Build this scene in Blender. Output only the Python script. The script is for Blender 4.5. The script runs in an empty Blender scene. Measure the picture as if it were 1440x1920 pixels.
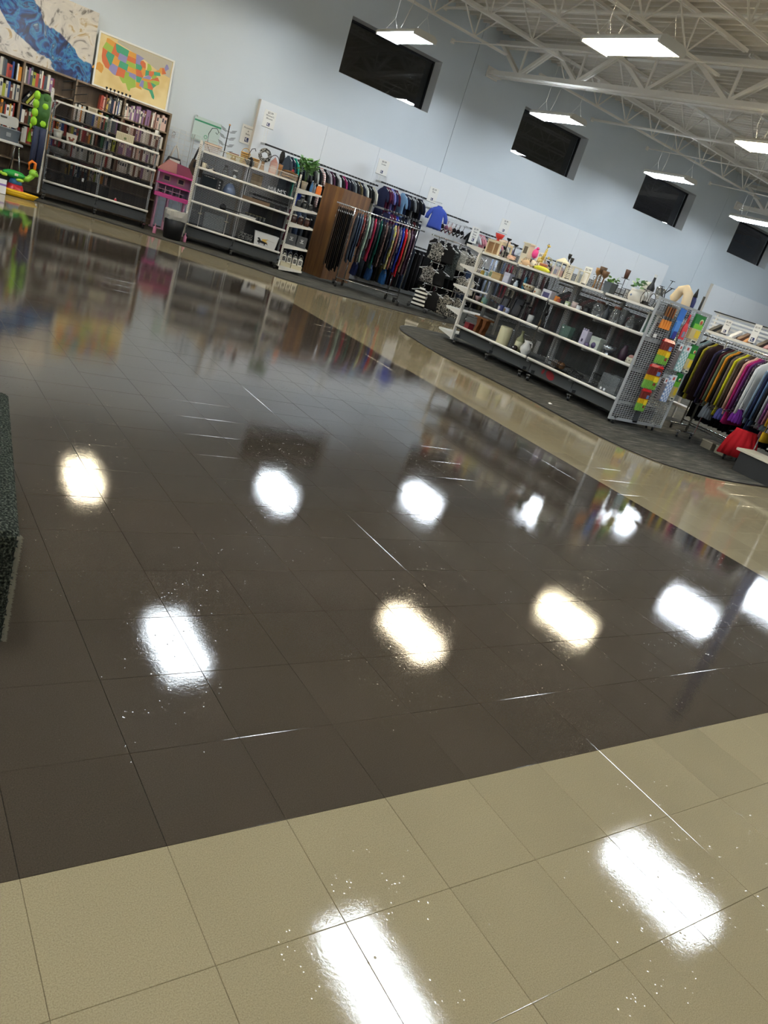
import bpy, math, random
from mathutils import Vector, Matrix
random.seed(7)
S = bpy.context.scene
C = S.collection
PI = math.pi
# ------------------------------------------------------------------ camera
F_PX = 1435.5
yaw, pitch, roll = 0.6868165, 0.3435658, 0.3254527
fw = Vector((math.sin(yaw)*math.cos(pitch), math.cos(yaw)*math.cos(pitch), -math.sin(pitch)))
r0 = Vector((math.cos(yaw), -math.sin(yaw), 0)); u0 = r0.cross(fw)
rr = r0*math.cos(roll) + u0*math.sin(roll); uu = -r0*math.sin(roll) + u0*math.cos(roll)
CAM = Vector((-0.3639, -1.1645, 1.3918))
cd = bpy.data.cameras.new('camera'); cam = bpy.data.objects.new('camera', cd); C.objects.link(cam)
cam.matrix_world = Matrix(((rr.x, uu.x, -fw.x, CAM.x), (rr.y, uu.y, -fw.y, CAM.y), (rr.z, uu.z, -fw.z, CAM.z), (0, 0, 0, 1)))
cd.sensor_fit = 'VERTICAL'; cd.sensor_height = 24.0; cd.lens = F_PX/1920*24.0
cd.clip_start = 0.05; cd.clip_end = 200
S.camera = cam
# ------------------------------------------------------------------ world, exposure
w = bpy.data.worlds.new('night'); S.world = w; w.use_nodes = True
w.node_tree.nodes['Background'].inputs[0].default_value = (0.012, 0.014, 0.02, 1)
w.node_tree.nodes['Background'].inputs[1].default_value = 0.3
S.view_settings.view_transform = 'Standard'; S.view_settings.look = 'None'
S.view_settings.exposure = 0.15; S.view_settings.gamma = 1.0; S.view_settings.use_curve_mapping = False
TUBE_POWER = 85.0
COOL = (0.82, 0.91, 1.0); WARM = (1.0, 0.86, 0.60)

# ------------------------------------------------------------------ helpers
def lin(h):
    h = h.lstrip('#'); o = []
    for i in (0, 2, 4):
        c = int(h[i:i+2], 16)/255; o.append(c/12.92 if c <= .04045 else ((c+.055)/1.055)**2.4)
    return tuple(o)
_m = {}
def mat(hexc, rough=.5, metal=0., spec=.5, name=None, trans=0., emit=None, estr=0., alpha=1., ior=1.5):
    key = (hexc, rough, metal, spec, trans, emit, estr, alpha, ior)
    if key in _m: return _m[key]
    m = bpy.data.materials.new(name or 'm_'+hexc.strip('#')); m.use_nodes = True
    b = m.node_tree.nodes['Principled BSDF']
    b.inputs['Base Color'].default_value = (*lin(hexc), 1); b.inputs['Roughness'].default_value = rough
    b.inputs['Metallic'].default_value = metal; b.inputs['Specular IOR Level'].default_value = spec
    b.inputs['Transmission Weight'].default_value = trans; b.inputs['IOR'].default_value = ior
    b.inputs['Alpha'].default_value = alpha
    if emit: b.inputs['Emission Color'].default_value = (*emit, 1); b.inputs['Emission Strength'].default_value = estr
    _m[key] = m; return m
class NT:
    """tiny node helper"""
    def __init__(s, name):
        s.m = bpy.data.materials.new(name); s.m.use_nodes = True; s.t = s.m.node_tree
        s.b = s.t.nodes['Principled BSDF']
    def n(s, typ, **kw):
        x = s.t.nodes.new(typ)
        for k, v in kw.items():
            if k in x.inputs.keys() if isinstance(k, str) else False: x.inputs[k].default_value = v
            else: setattr(x, k, v)
        return x
    def l(s, a, b): s.t.links.new(a, b)
    def ramp(s, fac, stops, interp='LINEAR'):
        r = s.n('ShaderNodeValToRGB'); r.color_ramp.interpolation = interp
        e = r.color_ramp.elements
        while len(e) < len(stops): e.new(.5)
        for i, (p, c) in enumerate(stops):
            e[i].position = p; e[i].color = (*(lin(c) if isinstance(c, str) else c), 1)
        s.l(fac, r.inputs[0]); return r.outputs[0]
    def mathn(s, op, a, b=None, c=None):
        x = s.n('ShaderNodeMath', operation=op)
        for i, v in enumerate((a, b, c)):
            if v is None: continue
            if isinstance(v, (int, float)): x.inputs[i].default_value = v
            else: s.l(v, x.inputs[i])
        return x.outputs[0]
    def mix(s, f, a, b):
        x = s.n('ShaderNodeMix', data_type='RGBA')
        for i, v in ((0, f), (6, a), (7, b)):
            if isinstance(v, (int, float)): x.inputs[i].default_value = v
            elif isinstance(v, str): x.inputs[i].default_value = (*lin(v), 1)
            elif isinstance(v, tuple): x.inputs[i].default_value = (*v, 1)
            else: s.l(v, x.inputs[i])
        return x.outputs[2]
    def bump(s, h, strength=.2, dist=.01):
        b = s.n('ShaderNodeBump'); b.inputs['Strength'].default_value = strength; b.inputs['Distance'].default_value = dist
        s.l(h, b.inputs['Height']); s.l(b.outputs[0], s.b.inputs['Normal'])

class MB:
    """collects polygons of one mesh"""
    def __init__(s): s.v = []; s.f = []; s.mi = []; s.k = 0
    def add(s, v, f):
        o = len(s.v); s.v += [tuple(x) for x in v]
        for q in f: s.f.append(tuple(i+o for i in q)); s.mi.append(s.k)
        return s
    def use(s, k): s.k = k; return s
    def box(s, x0, x1, y0, y1, z0, z1):
        v = [(x, y, z) for z in (z0, z1) for y in (y0, y1) for x in (x0, x1)]
        return s.add(v, [(0, 2, 3, 1), (4, 5, 7, 6), (0, 1, 5, 4), (2, 6, 7, 3), (0, 4, 6, 2), (1, 3, 7, 5)])
    def cbox(s, c, d, rz=0., ry=0., rx=0.):
        M = Matrix.Translation(c) @ Matrix.Rotation(rz, 4, 'Z') @ Matrix.Rotation(ry, 4, 'Y') @ Matrix.Rotation(rx, 4, 'X')
        a, b, e = d[0]/2, d[1]/2, d[2]/2
        v = [M @ Vector((x, y, z)) for z in (-e, e) for y in (-b, b) for x in (-a, a)]
        return s.add(v, [(0, 2, 3, 1), (4, 5, 7, 6), (0, 1, 5, 4), (2, 6, 7, 3), (0, 4, 6, 2), (1, 3, 7, 5)])
    def bbox(s, c, d, bv):
        """box with chamfered vertical and top edges"""
        a, b, e = d[0]/2, d[1]/2, d[2]/2
        def ring(a, b, r, z): return [(c[0]+x, c[1]+y, c[2]+z) for x, y in ((a-r, -b), (a, -b+r), (a, b-r), (a-r, b), (-a+r, b), (-a, b-r), (-a, -b+r), (-a+r, -b))]
        R = [ring(a, b, bv, -e), ring(a, b, bv, e-bv), ring(a-bv, b-bv, bv, e)]
        return s.loft(R)
    def loft(s, rings, caps=True, closed=True):
        n = len(rings[0]); v = [p for r in rings for p in r]; f = []
        for i in range(len(rings)-1):
            for j in range(n if closed else n-1):
                k = (j+1) % n; f.append((i*n+j, i*n+k, (i+1)*n+k, (i+1)*n+j))
        if caps: f.append(tuple(range(n-1, -1, -1))); f.append(tuple(range((len(rings)-1)*n, len(rings)*n)))
        return s.add(v, f)
    def tube(s, pts, r, n=6, closed=False, taper=None):
        pts = [Vector(p) for p in pts]; N = len(pts); rings = []
        up = Vector((0, 0, 1))
        for i, p in enumerate(pts):
            if closed: t = pts[(i+1) % N]-pts[i-1]
            else: t = pts[min(i+1, N-1)]-pts[max(i-1, 0)]
            if t.length < 1e-9: t = Vector((0, 0, 1))
            t.normalize()
            a = up.cross(t)
            if a.length < .05: a = Vector((1, 0, 0)).cross(t)
            a.normalize(); b = t.cross(a)
            q = r if taper is None else r*taper[i]
            rings.append([p+(a*math.cos(2*PI*j/n)+b*math.sin(2*PI*j/n))*q for j in range(n)])
        if closed: rings.append(rings[0])
        return s.loft(rings, caps=not closed)
    def lathe(s, prof, n=14, c=(0, 0, 0), sx=1., sy=1.):
        rings = [[(c[0]+r*sx*math.cos(2*PI*j/n), c[1]+r*sy*math.sin(2*PI*j/n), c[2]+z) for j in range(n)] for r, z in prof]
        return s.loft(rings)
    def sph(s, c, r, n=10, sx=1., sy=1., sz=1.):
        m = max(5, n//2+1)
        prof = [(max(1e-4, r*math.sin(PI*i/m)), -r*math.cos(PI*i/m)*sz) for i in range(m+1)]
        return s.lathe(prof, n, c, sx, sy)
    def prism(s, poly, y0, y1):
        """polygon in XZ extruded along Y"""
        return s.loft([[(x, y0, z) for x, z in poly], [(x, y1, z) for x, z in poly]])
    def prismz(s, poly, z0, z1):
        return s.loft([[(x, y, z0) for x, y in poly], [(x, y, z1) for x, y in poly]])
    def mesh(s, name, mats, smooth=False):
        me = bpy.data.meshes.new(name); me.from_pydata(s.v, [], s.f)
        for m in (mats if isinstance(mats, (list, tuple)) else [mats]): me.materials.append(m)
        if any(s.mi): me.polygons.foreach_set('material_index', s.mi)
        if smooth: me.polygons.foreach_set('use_smooth', [True]*len(s.f))
        me.update(); return me
def obj(name, mb, mats, parent=None, loc=(0, 0, 0), rz=0., smooth=False, rot=None):
    me = mb.mesh(name, mats, smooth) if isinstance(mb, MB) else mb
    o = bpy.data.objects.new(name, me); C.objects.link(o); o.location = loc
    o.rotation_euler = rot if rot else (0, 0, rz)
    if parent: o.parent = parent
    return o
def thing(name, label, cat, loc=(0, 0, 0), rz=0., group=None, rot=None):
    o = bpy.data.objects.new(name, None); C.objects.link(o); o.empty_display_size = .05
    o.location = loc; o.rotation_euler = rot if rot else (0, 0, rz)
    return tag(o, label, cat, group)
def tag(o, label, cat, group=None):
    o['label'] = label; o['category'] = cat
    if group: o['group'] = group
    return o
def struct(o): o['kind'] = 'structure'; return o
def stuff(o): o['kind'] = 'stuff'; return o
def copy_tree(o, parent=None):
    c = o.copy(); C.objects.link(c)
    if parent: c.parent = parent
    for ch in list(o.children): copy_tree(ch, c)
    return c
def text(body, size, m, parent, loc, rot, name='lettering', depth=.0008, align='CENTER', shear=0.):
    cu = bpy.data.curves.new(name, 'FONT'); cu.body = body; cu.size = size; cu.align_x = align; cu.align_y = 'CENTER'
    cu.extrude = depth; cu.resolution_u = 2; cu.shear = shear
    t = bpy.data.objects.new(name, cu); C.objects.link(t)
    bpy.context.view_layer.update()
    me = bpy.data.meshes.new_from_object(t.evaluated_get(bpy.context.evaluated_depsgraph_get()))
    bpy.data.objects.remove(t); me.materials.clear(); me.materials.append(m)
    o = bpy.data.objects.new(name, me); C.objects.link(o); o.location = loc; o.rotation_euler = rot; o.parent = parent
    return o
def smoothpoly(pts, k=5):
    out = []
    for i in range(len(pts)-1):
        p0, p1, p2, p3 = pts[max(i-1, 0)], pts[i], pts[i+1], pts[min(i+2, len(pts)-1)]
        for j in range(k):
            t = j/k
            out.append(tuple(.5*(2*p1[d]+(p2[d]-p0[d])*t+(2*p0[d]-5*p1[d]+4*p2[d]-p3[d])*t*t+(-p0[d]+3*p1[d]-3*p2[d]+p3[d])*t**3) for d in range(2)))
    return out+[tuple(pts[-1])]
def ordinal(n):
    w = ['first', 'second', 'third', 'fourth', 'fifth', 'sixth', 'seventh', 'eighth', 'ninth', 'tenth', 'eleventh', 'twelfth', 'thirteenth', 'fourteenth', 'fifteenth', 'sixteenth', 'seventeenth', 'eighteenth', 'nineteenth', 'twentieth']
    if n <= 20: return w[n-1]
    return ['twenty-', 'thirty-', 'forty-'][n//10-2]+w[n % 10-1] if n % 10 else ['twentieth', 'thirtieth', 'fortieth'][n//10-2]

# ------------------------------------------------------------------ setting: floor
YW = 14.6
def floor_mat():
    k = NT('vinyl_floor'); g = k.n('ShaderNodeNewGeometry'); sp = k.n('ShaderNodeSeparateXYZ'); k.l(g.outputs['Position'], sp.inputs[0])
    X, Y = sp.outputs[0], sp.outputs[1]
    # brown field 0<Y<10.95, X<4.91 with a rounded far corner
    a = k.mathn('LESS_THAN', X, 4.905); b = k.mathn('GREATER_THAN', Y, 0.0); c = k.mathn('LESS_THAN', Y, 10.95)
    fld = k.mathn('MULTIPLY', k.mathn('MULTIPLY', a, b), c)
    dx = k.mathn('MAXIMUM', k.mathn('SUBTRACT', X, 2.75), 0.); dy = k.mathn('MAXIMUM', k.mathn('SUBTRACT', Y, 8.8), 0.)
    d = k.mathn('SQRT', k.mathn('ADD', k.mathn('MULTIPLY', dx, dx), k.mathn('MULTIPLY', dy, dy)))
    fld = k.mathn('MULTIPLY', fld, k.mathn('LESS_THAN', d, 2.155))
    def noise(sc, det=3, rough=.6):
        n = k.n('ShaderNodeTexNoise'); n.inputs['Scale'].default_value = sc; n.inputs['Detail'].default_value = det; n.inputs['Roughness'].default_value = rough
        k.l(g.outputs['Position'], n.inputs['Vector']); return n.outputs[0]
    fine = noise(330, 3, .7); big = noise(1.3, 3); tileid = k.n('ShaderNodeObjectInfo')
    tan = k.ramp(fine, [(.30, '#7c7056'), (.5, '#8f8367'), (.72, '#9b9074')]); brown = k.ramp(fine, [(.30, '#342d26'), (.52, '#40382f'), (.75, '#4b4339')])
    flk = k.ramp(noise(260, 2), [(.70, (0, 0, 0)), (.76, (1, 1, 1))]); sc = noise(28, 2)
    tan = k.mix(k.mathn('MULTIPLY', flk, .35), tan, '#cdbb92'); brown = k.mix(k.mathn('MULTIPLY', flk, .22), brown, '#a79a86')
    col = k.mix(fld, tan, brown)
    var = k.mathn('MULTIPLY_ADD', big, .25, k.mathn('MULTIPLY_ADD', tileid.outputs['Random'], .10, .82))
    hsv = k.n('ShaderNodeHueSaturation'); k.l(col, hsv.inputs['Color']); k.l(var, hsv.inputs['Value']); k.l(hsv.outputs[0], k.b.inputs['Base Color'])
    k.l(k.ramp(noise(5, 4), [(.35, (.016,)*3), (.7, (.040,)*3)]), k.b.inputs['Roughness'])
    k.b.inputs['Specular IOR Level'].default_value = .55
    vo = k.n('ShaderNodeTexVoronoi'); vo.inputs['Scale'].default_value = 55; k.l(g.outputs['Position'], vo.inputs['Vector'])
    dots = k.mathn('MULTIPLY', k.ramp(vo.outputs['Distance'], [(.0, (1, 1, 1)), (.20, (0, 0, 0))]), k.ramp(noise(12, 2), [(.5, (0, 0, 0)), (.62, (1, 1, 1))]))
    h = k.mathn('ADD', k.mathn('ADD', k.mathn('MULTIPLY', noise(60, 5, .72), .38), k.mathn('MULTIPLY', noise(4.5, 2), .9)), k.mathn('MULTIPLY', dots, 1.1))
    k.bump(h, .4, .0008); return k.m
FLOOR = floor_mat()
fl = struct(obj('floor', MB().box(-10, 32, -14, YW, -.08, -.0045), mat('#3a332a', .6)))
T = .3048
def tile_mb(x0, y0, gap=.0003, mb=None):
    mb = mb or MB(); x1, y1 = x0+T-gap, y0+T-gap; x0 += gap; y0 += gap; b = .0010
    v = [(x0, y0, -.0045), (x1, y0, -.0045), (x1, y1, -.0045), (x0, y1, -.0045), (x0, y0, -.001), (x1, y0, -.001), (x1, y1, -.001), (x0, y1, -.001),
         (x0+b, y0+b, 0), (x1-b, y0+b, 0), (x1-b, y1-b, 0), (x0+b, y1-b, 0)]
    f = [(0, 1, 5, 4), (1, 2, 6, 5), (2, 3, 7, 6), (3, 0, 4, 7), (4, 5, 9, 8), (5, 6, 10, 9), (6, 7, 11, 10), (7, 4, 8, 11), (8, 9, 10, 11)]
    return mb.add(v, f)
cells = []
for i in range(-33, 105):
    for j in range(-46, 48):
        c = Vector(((i+.5)*T, (j+.5)*T, 0)); d = c-CAM; z = d.dot(fw); vis = False
        if z > .3:
            px, py = F_PX*d.dot(rr)/z, -F_PX*d.dot(uu)/z
            vis = abs(px) < 800 and abs(py) < 1040
        cells.append((0 if vis else 1, d.length, i, j))
cells.sort()
tile_me = tile_mb(0, 0).mesh('tile', FLOOR)
for _, _, i, j in cells[:300]:
    t = obj('tile', tile_me, None, fl, (i*T, j*T, 0), rot=(random.gauss(0, .0005), random.gauss(0, .0005), 0))
rest = MB()
for _, _, i, j in cells[300:]: tile_mb(i*T, j*T, mb=rest)
stuff(obj('tile', rest, FLOOR, fl))

# carpet islands
def carpet_mat():
    k = NT('carpet'); g = k.n('ShaderNodeNewGeometry')
    mp = k.n('ShaderNodeMapping'); mp.inputs['Scale'].default_value = (1.3, 7, 1); mp.inputs['Rotation'].default_value = (0, 0, .5); k.l(g.outputs['Position'], mp.inputs[0])
    n = k.n('ShaderNodeTexNoise'); n.inputs['Scale'].default_value = 2.2; n.inputs['Detail'].default_value = 6; n.inputs['Roughness'].default_value = .7; k.l(mp.outputs[0], n.inputs['Vector'])
    f = k.n('ShaderNodeTexNoise'); f.inputs['Scale'].default_value = 190; f.inputs['Detail'].default_value = 2; k.l(g.outputs['Position'], f.inputs['Vector'])
    c = k.ramp(n.outputs[0], [(.3, '#2c2c29'), (.5, '#4a4943'), (.62, '#66635a'), (.75, '#8a8577')])
    k.l(k.mix(k.mathn('MULTIPLY', f.outputs[0], .45), c, '#2c2c2b'), k.b.inputs['Base Color']); k.b.inputs['Roughness'].default_value = .95; k.b.inputs['Specular IOR Level'].default_value = .1
    k.bump(f.outputs[0], .5, .004); return k.m
CARPET = carpet_mat(); BLACKTRIM = mat('#15151a', .4)
e_main = smoothpoly([(-10, 13.5), (-3, 13.4), (1.2, 13.36), (1.8, 13.25), (2.6, 13.08), (3.3, 12.84), (4.2, 12.4), (4.9, 12.0), (5.5, 11.6), (6.0, 11.2), (6.6, 10.97), (7.4, 10.88), (8.5, 10.83), (9.8, 10.98), (11.5, 11.6), (14, 12.1), (32, 12.1)])
struct(obj('floor_carpet', MB().prismz(e_main+[(32, YW-.01), (-10, YW-.01)], .0005, .007), CARPET))
struct(obj('trim_1', MB().tube([(x, y, .006) for x, y in e_main], .008, 5), BLACKTRIM))
e_r = [(32, 9.25), (9, 9.22)]+smoothpoly([(8.6, 9.21), (8.1, 9.21), (7.5, 9.19), (7.1, 9.0), (6.86, 8.72), (6.66, 8.3), (6.5, 7.4), (6.47, 6.8), (6.55, 6.2), (6.59, 5.5), (6.55, 4.75), (6.56, 4.1), (6.65, 3.72), (6.85, 3.43), (7.2, 3.25), (7.7, 3.14), (8.5, 3.1), (10, 3.1)])+[(32, 3.1)]
struct(obj('floor_carpet', MB().prismz(e_r, .0005, .007), CARPET))
struct(obj('trim_2', MB().tube([(x, y, .006) for x, y in e_r], .008, 5), BLACKTRIM))
FZ = .007   # carpet top

# ------------------------------------------------------------------ setting: walls, windows
def wall_mat():
    k = NT('painted_wall'); g = k.n('ShaderNodeNewGeometry'); n = k.n('ShaderNodeTexNoise'); n.inputs['Scale'].default_value = .8; n.inputs['Detail'].default_value = 5; k.l(g.outputs['Position'], n.inputs['Vector'])
    k.l(k.ramp(n.outputs[0], [(.3, '#ced7de'), (.7, '#d4dce2')]), k.b.inputs['Base Color']); k.b.inputs['Roughness'].default_value = .42
    n2 = k.n('ShaderNodeTexNoise'); n2.inputs['Scale'].default_value = 2.5; n2.inputs['Detail'].default_value = 4; k.l(g.outputs['Position'], n2.inputs['Vector']); k.bump(n2.outputs[0], .05, .006); return k.m
WALL = wall_mat(); WHITE = mat('#dfe3e6', .45)
WINS = [(7.75, 10.1), (12.7, 15.03), (17.55, 19.95), (22.45, 24.85)]; WZ0, WZ1 = 3.84, 4.87
wb = MB(); ev = [-10, .4, 10.9, 21.4, 32]
for a, b in zip(ev[:-1], ev[1:]):
    a += .006; b -= .006
    wb.box(a, b, YW, YW+.4, 0, WZ0); wb.box(a, b, YW, YW+.4, WZ1, 6.6)
    xs = [a]
    for x0, x1 in WINS:
        if x0 > a and x1 < b: xs += [x0, x1]
    xs.append(b)
    for i in range(0, len(xs), 2): wb.box(xs[i], xs[i+1], YW, YW+.4, WZ0, WZ1)
for x in ev[1:-1]: wb.use(1).box(x-.006, x+.006, YW+.012, YW+.29, 0, 6.6)
struct(obj('wall_back', wb, [WALL, mat('#5d656b', .8)]))
for nm, bx in (('wall_left', (-10.3, -10, -14, YW+.3, 0, 6.6)), ('wall_right', (32, 32.3, -14, YW+.3, 0, 6.6)), ('wall_front', (-10.3, 32.3, -14.3, -14, 0, 6.6))):
    struct(obj(nm, MB().box(*bx), WALL))
REVEAL = mat('#c9ccce', .5); DARKFR = mat('#1b1c1f', .4, .3); GLASS = mat('#ffffff', .0, 0, .6, trans=1., ior=1.5, name='window_glass')
for i, (x0, x1) in enumerate(WINS):
    m = MB(); t = .04; y0, y1 = YW+.28, YW+.34
    m.box(x0, x1, y0, y1, WZ0, WZ0+t); m.box(x0, x1, y0, y1, WZ1-t, WZ1); m.box(x0, x0+t, y0, y1, WZ0+t, WZ1-t); m.box(x1-t, x1, y0, y1, WZ0+t, WZ1-t)
    wn = struct(obj('window_%d' % (i+1), m, DARKFR))
    obj('pane', MB().box(x0+t, x1-t, YW+.305, YW+.313, WZ0+t, WZ1-t), GLASS, wn)
    m = MB(); m.box(x1-.004, x1-.0005, YW-.002, y0, WZ0, WZ1); m.box(x0+.0005, x0+.004, YW-.002, y0, WZ0, WZ1); m.box(x0, x1, YW-.002, y0, WZ1-.004, WZ1-.0005); m.box(x0, x1, YW-.012, y0, WZ0+.0005, WZ0+.006)
    obj('reveal', m, REVEAL, wn)
# night outside: dark ground and far dark wall behind the panes
struct(obj('wall_outside', MB().box(-10, 32, 30, 30.2, -.1, 14), mat('#0c0d10', .9)))

# ------------------------------------------------------------------ setting: ceiling deck, girders, joists
SL = .042
def rz_(y): return SL*(y-YW)
DECK = mat('#d6d0c5', .6); STEEL = mat('#ece8e0', .5); DARKGAP = mat('#302e2c', .9)
m = MB(); x = -10.
while x < 32:
    y0, y1 = -14, YW; P = [(0, .0), (.05, .0), (.062, .052), (.188, .052), (.2, 0)]
    v = []; 
    for (dx, dz) in P: v += [(x+dx, y0, 5.93+rz_(y0)+dz), (x+dx, y1, 5.93+dz)]
    m.add(v, [(2*i, 2*i+2, 2*i+3, 2*i+1) for i in range(4)]); x += .2
ceil_ = struct(obj('ceiling', m, DECK))
struct(obj('ceiling_slab', MB().add([(-10, -14, 5.99+rz_(-14)), (32, -14, 5.99+rz_(-14)), (32, YW, 5.99), (-10, YW, 5.99), (-10, -14, 6.2+rz_(-14)), (32, -14, 6.2+rz_(-14)), (32, YW, 6.2), (-10, YW, 6.2)], [(0, 3, 2, 1), (4, 5, 6, 7), (0, 1, 5, 4), (1, 2, 6, 5), (2, 3, 7, 6), (3, 0, 4, 7)]), DARKGAP))
JY = [13.65-1.83*i for i in range(13)]; GX = [.9, 11.45, 22.0]
def angle_bar(mb, p0, p1, w, h):
    p0, p1 = Vector(p0), Vector(p1); t = (p1-p0).normalized(); a = Vector((0, 0, 1)).cross(t)
    if a.length < .05: a = Vector((1, 0, 0))
    a.normalize(); b = t.cross(a)
    mb.loft([[p+a*x*w/2+b*y*h/2 for x, y in ((-1, -1), (1, -1), (1, 1), (-1, 1))] for p in (p0, p1)])
nj = 0
for jy in JY:
    dz = rz_(jy); zt, zb = 5.88+dz, 5.37+dz; vis = jy > 2
    for a, b in ((-10, .9), (.9, 11.45), (11.45, 22.), (22., 32.)):
        nj += 1
        j = thing('roof_joist', '%s open-web steel roof joist from the window wall, %s' % (ordinal(JY.index(jy)+1), {-10: 'at the far left of the hall', .9: 'left of the middle girder', 11.45: 'right of the middle girder', 22.: 'at the far right of the hall'}[a]), 'roof joist', ((a+b)/2, jy, zb), group='white open-web roof joists')
        o = Vector(((a+b)/2, jy, zb)); L = (b-a)/2; h = zt-zb
        t = MB(); t.box(-L+.08, L-.08, -.045, -.012, h, h+.045); t.box(-L+.08, L-.08, .012, .045, h, h+.045); obj('top_chord', t, STEEL, j)
        bL = MB()
        bL.box(-L+.55, L-.5, -.038, -.012, 0, .035); bL.box(-L+.55, L-.5, .012, .038, 0, .035); obj('bottom_chord', bL, STEEL, j)
        if vis:
            n = int((2*L-1.2)/1.1); x = -(n-1)*1.1/2
            for q in range(n):
                for ddx in (-.5, 0, .5):
                    wbm = MB(); angle_bar(wbm, (x, 0, .02), (x+ddx, 0, h+.01), .022, .022); obj('web_bar', wbm, STEEL, j)
                x += 1.1
for gi, gx in enumerate(GX):
    g = thing('roof_girder', ['left steel roof girder over the pictures and bookcase', 'heavy white steel roof girder meeting the wall between the first two windows', 'right steel roof girder near the last window'][gi], 'girder', (gx, YW, 5.0), group='white roof girders')
    y0, y1 = -13.9, YW-.03
    def P(x, y, z): return (x, y-YW, z+rz_(y)-5.0)
    for sx, nm, z, hh in ((0, 'top_chord', 5.74, .10), (0, 'bottom_chord', 5.13, .11)):
        t = MB()
        for s_ in (-1, 1):
            angle_bar(t, P(s_*.055, y0 if nm[0] == 't' else y0+.3, z), P(s_*.055, y1, z), .05, hh); angle_bar(t, P(s_*.11, y0, z-.045), P(s_*.11, y1, z-.045), .1, .012)
        obj(nm, t, STEEL, g)
    t = MB(); t.cbox(P(0, y1, 5.13), (.34, .03, .22)); t.cbox(P(0, y1-.12, 5.06), (.26, .2, .02)); obj('wall_bracket', t, STEEL, g)
    for k, jy in enumerate(JY[:9]):
        for ddy, wd in ((-.915, .07), (0, .05), (.915, .07)):
            if jy+ddy > YW-.05: ddy = YW-.1-jy
            wm = MB(); angle_bar(wm, P(-.03 if ddy else 0, jy, 5.15), P(-.03 if ddy else 0, jy+ddy, 5.72), wd*.7, wd)
            if ddy: angle_bar(wm, P(.03, jy, 5.15), P(.03, jy+ddy, 5.72), wd*.7, wd)
            obj('web_bar', wm, STEEL, g)
for q, (x, z, r) in enumerate([(9.76, 5.80, .028), (10.18, 5.32, .012), (14.89, 5.29, .03), (17.19, 5.32, .012), (20.3, 5.31, .014), (22.9, 5.3, .03), (7.2, 5.32, .012), (4.6, 5.32, .012)]):
    b = MB(); b.tube([(0, 0, 0), (0, -26, -26*SL)], r, 8); b.cbox((0, -.015, 0), (.09, .03, .09))
    p = obj('ceiling_pipe', b, STEEL, None, (x, YW, z)); tag(p, ('thick white pipe' if r > .02 else 'thin white rod')+' running from the wall under the roof, %s from the left' % ordinal([9.76, 10.18, 14.89, 17.19, 20.3, 22.9, 7.2, 4.6].index(x)+1 if False else sorted([9.76, 10.18, 14.89, 17.19, 20.3, 22.9, 7.2, 4.6]).index(x)+1), 'pipe', 'pipes and rods below the roof')

# ------------------------------------------------------------------ hanging lights
HOUS = mat('#d9d8d2', .4, .2)
def tube_mat(col, nm): return mat('#ffffff', .4, name=nm, emit=col, estr=TUBE_POWER)
TC = tube_mat(COOL, 'tube_cool'); TW = tube_mat(WARM, 'tube_warm')
def make_light(tm):
    t = thing('hanging_light', '', 'light', (0, 0, 0), 0, 'six-tube hanging hall lights')
    h = MB(); W, L, H = .24, .62, .075
    h.loft([[(-W, -L, .0), (W, -L, 0), (W, L, 0), (-W, L, 0)], [(-W, -L, .035), (W, -L, .035), (W, L, .035), (-W, L, .035)], [(-W*.7, -L, H), (W*.7, -L, H), (W*.7, L, H), (-W*.7, L, H)]], caps=False)
    for xa, xb in ((-.168, -.105), (-.085, .085), (.105, .168)): h.box(xa, xb, -L, L, H-.006, H)  # gaps between the top strips are added so light reaches the ceiling
    obj('housing', h, HOUS, t)
    for i in range(6):
        b = MB(); x = -.2+.08*i; b.tube([(x, -.58, -.014), (x, .58, -.014)], .0125, 8); obj('tube', b, tm, t)
    e = MB(); e.box(-W, W, -.62, -.585, -.03, 0); obj('socket_rail', e, HOUS, t)
    e = MB(); e.box(-W, W, .585, .62, -.03, 0); obj('socket_rail', e, HOUS, t)
    for s_ in (-.5, .5):
        e = MB(); e.tube([(-.15, s_, .07), (0, s_, .3), (.15, s_, .07)], .003, 4); e.tube([(0, s_, .3), (0, s_, 1.462+SL*s_)], .003, 4); obj('hanging_wire', e, STEEL, t)
    e = MB(); e.tube([(0, .3, .07), (.1, .35, .3), (.28, .5, .7), (.38, .62, 1.462+SL*.62)], .006, 5); obj('power_cord', e, mat('#d8d6cf', .5), t)
    return t
LP = [(3.5, 11.9, 'w'), (7.43, 11.9, 'c'), (11.4, 11.95, 'c'), (15.35, 11.95, 'c'), (19.1, 11.9, 'c'), (23.1, 11.9, 'c'), (-.5, 11.9, 'c'), (-4.5, 11.9, 'c'),
      (3.35, 6.4, 'c'), (7.1, 6.35, 'w'), (10.85, 6.5, 'w'), (14.85, 6.5, 'c'), (18.7, 6.7, 'c'), (22.7, 6.6, 'c'), (-.6, 6.4, 'c'), (-4.6, 6.4, 'w'),
      (3.3, 1.55, 'c'), (6.85, 1.4, 'c'), (10.8, 1.4, 'c'), (14.8, 1.4, 'w'), (-.6, 1.5, 'c'), (-4.6, 1.5, 'c'), (18.8, 1.4, 'c'),
      (3.3, -3.6, 'c'), (7.1, -3.6, 'c'), (-.6, -3.6, 'w'), (11, -3.6, 'c'), (3.3, -8.8, 'c'), (8.5, -8.8, 'c'), (-2, -8.8, 'c')]
protoC = make_light(TC); protoW = make_light(TW); used = set()
rows = {11: 'row by the windows', 6: 'second row from the windows', 1: 'third row from the windows', -4: 'fourth row from the windows', -9: 'fifth row from the windows'}
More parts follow.
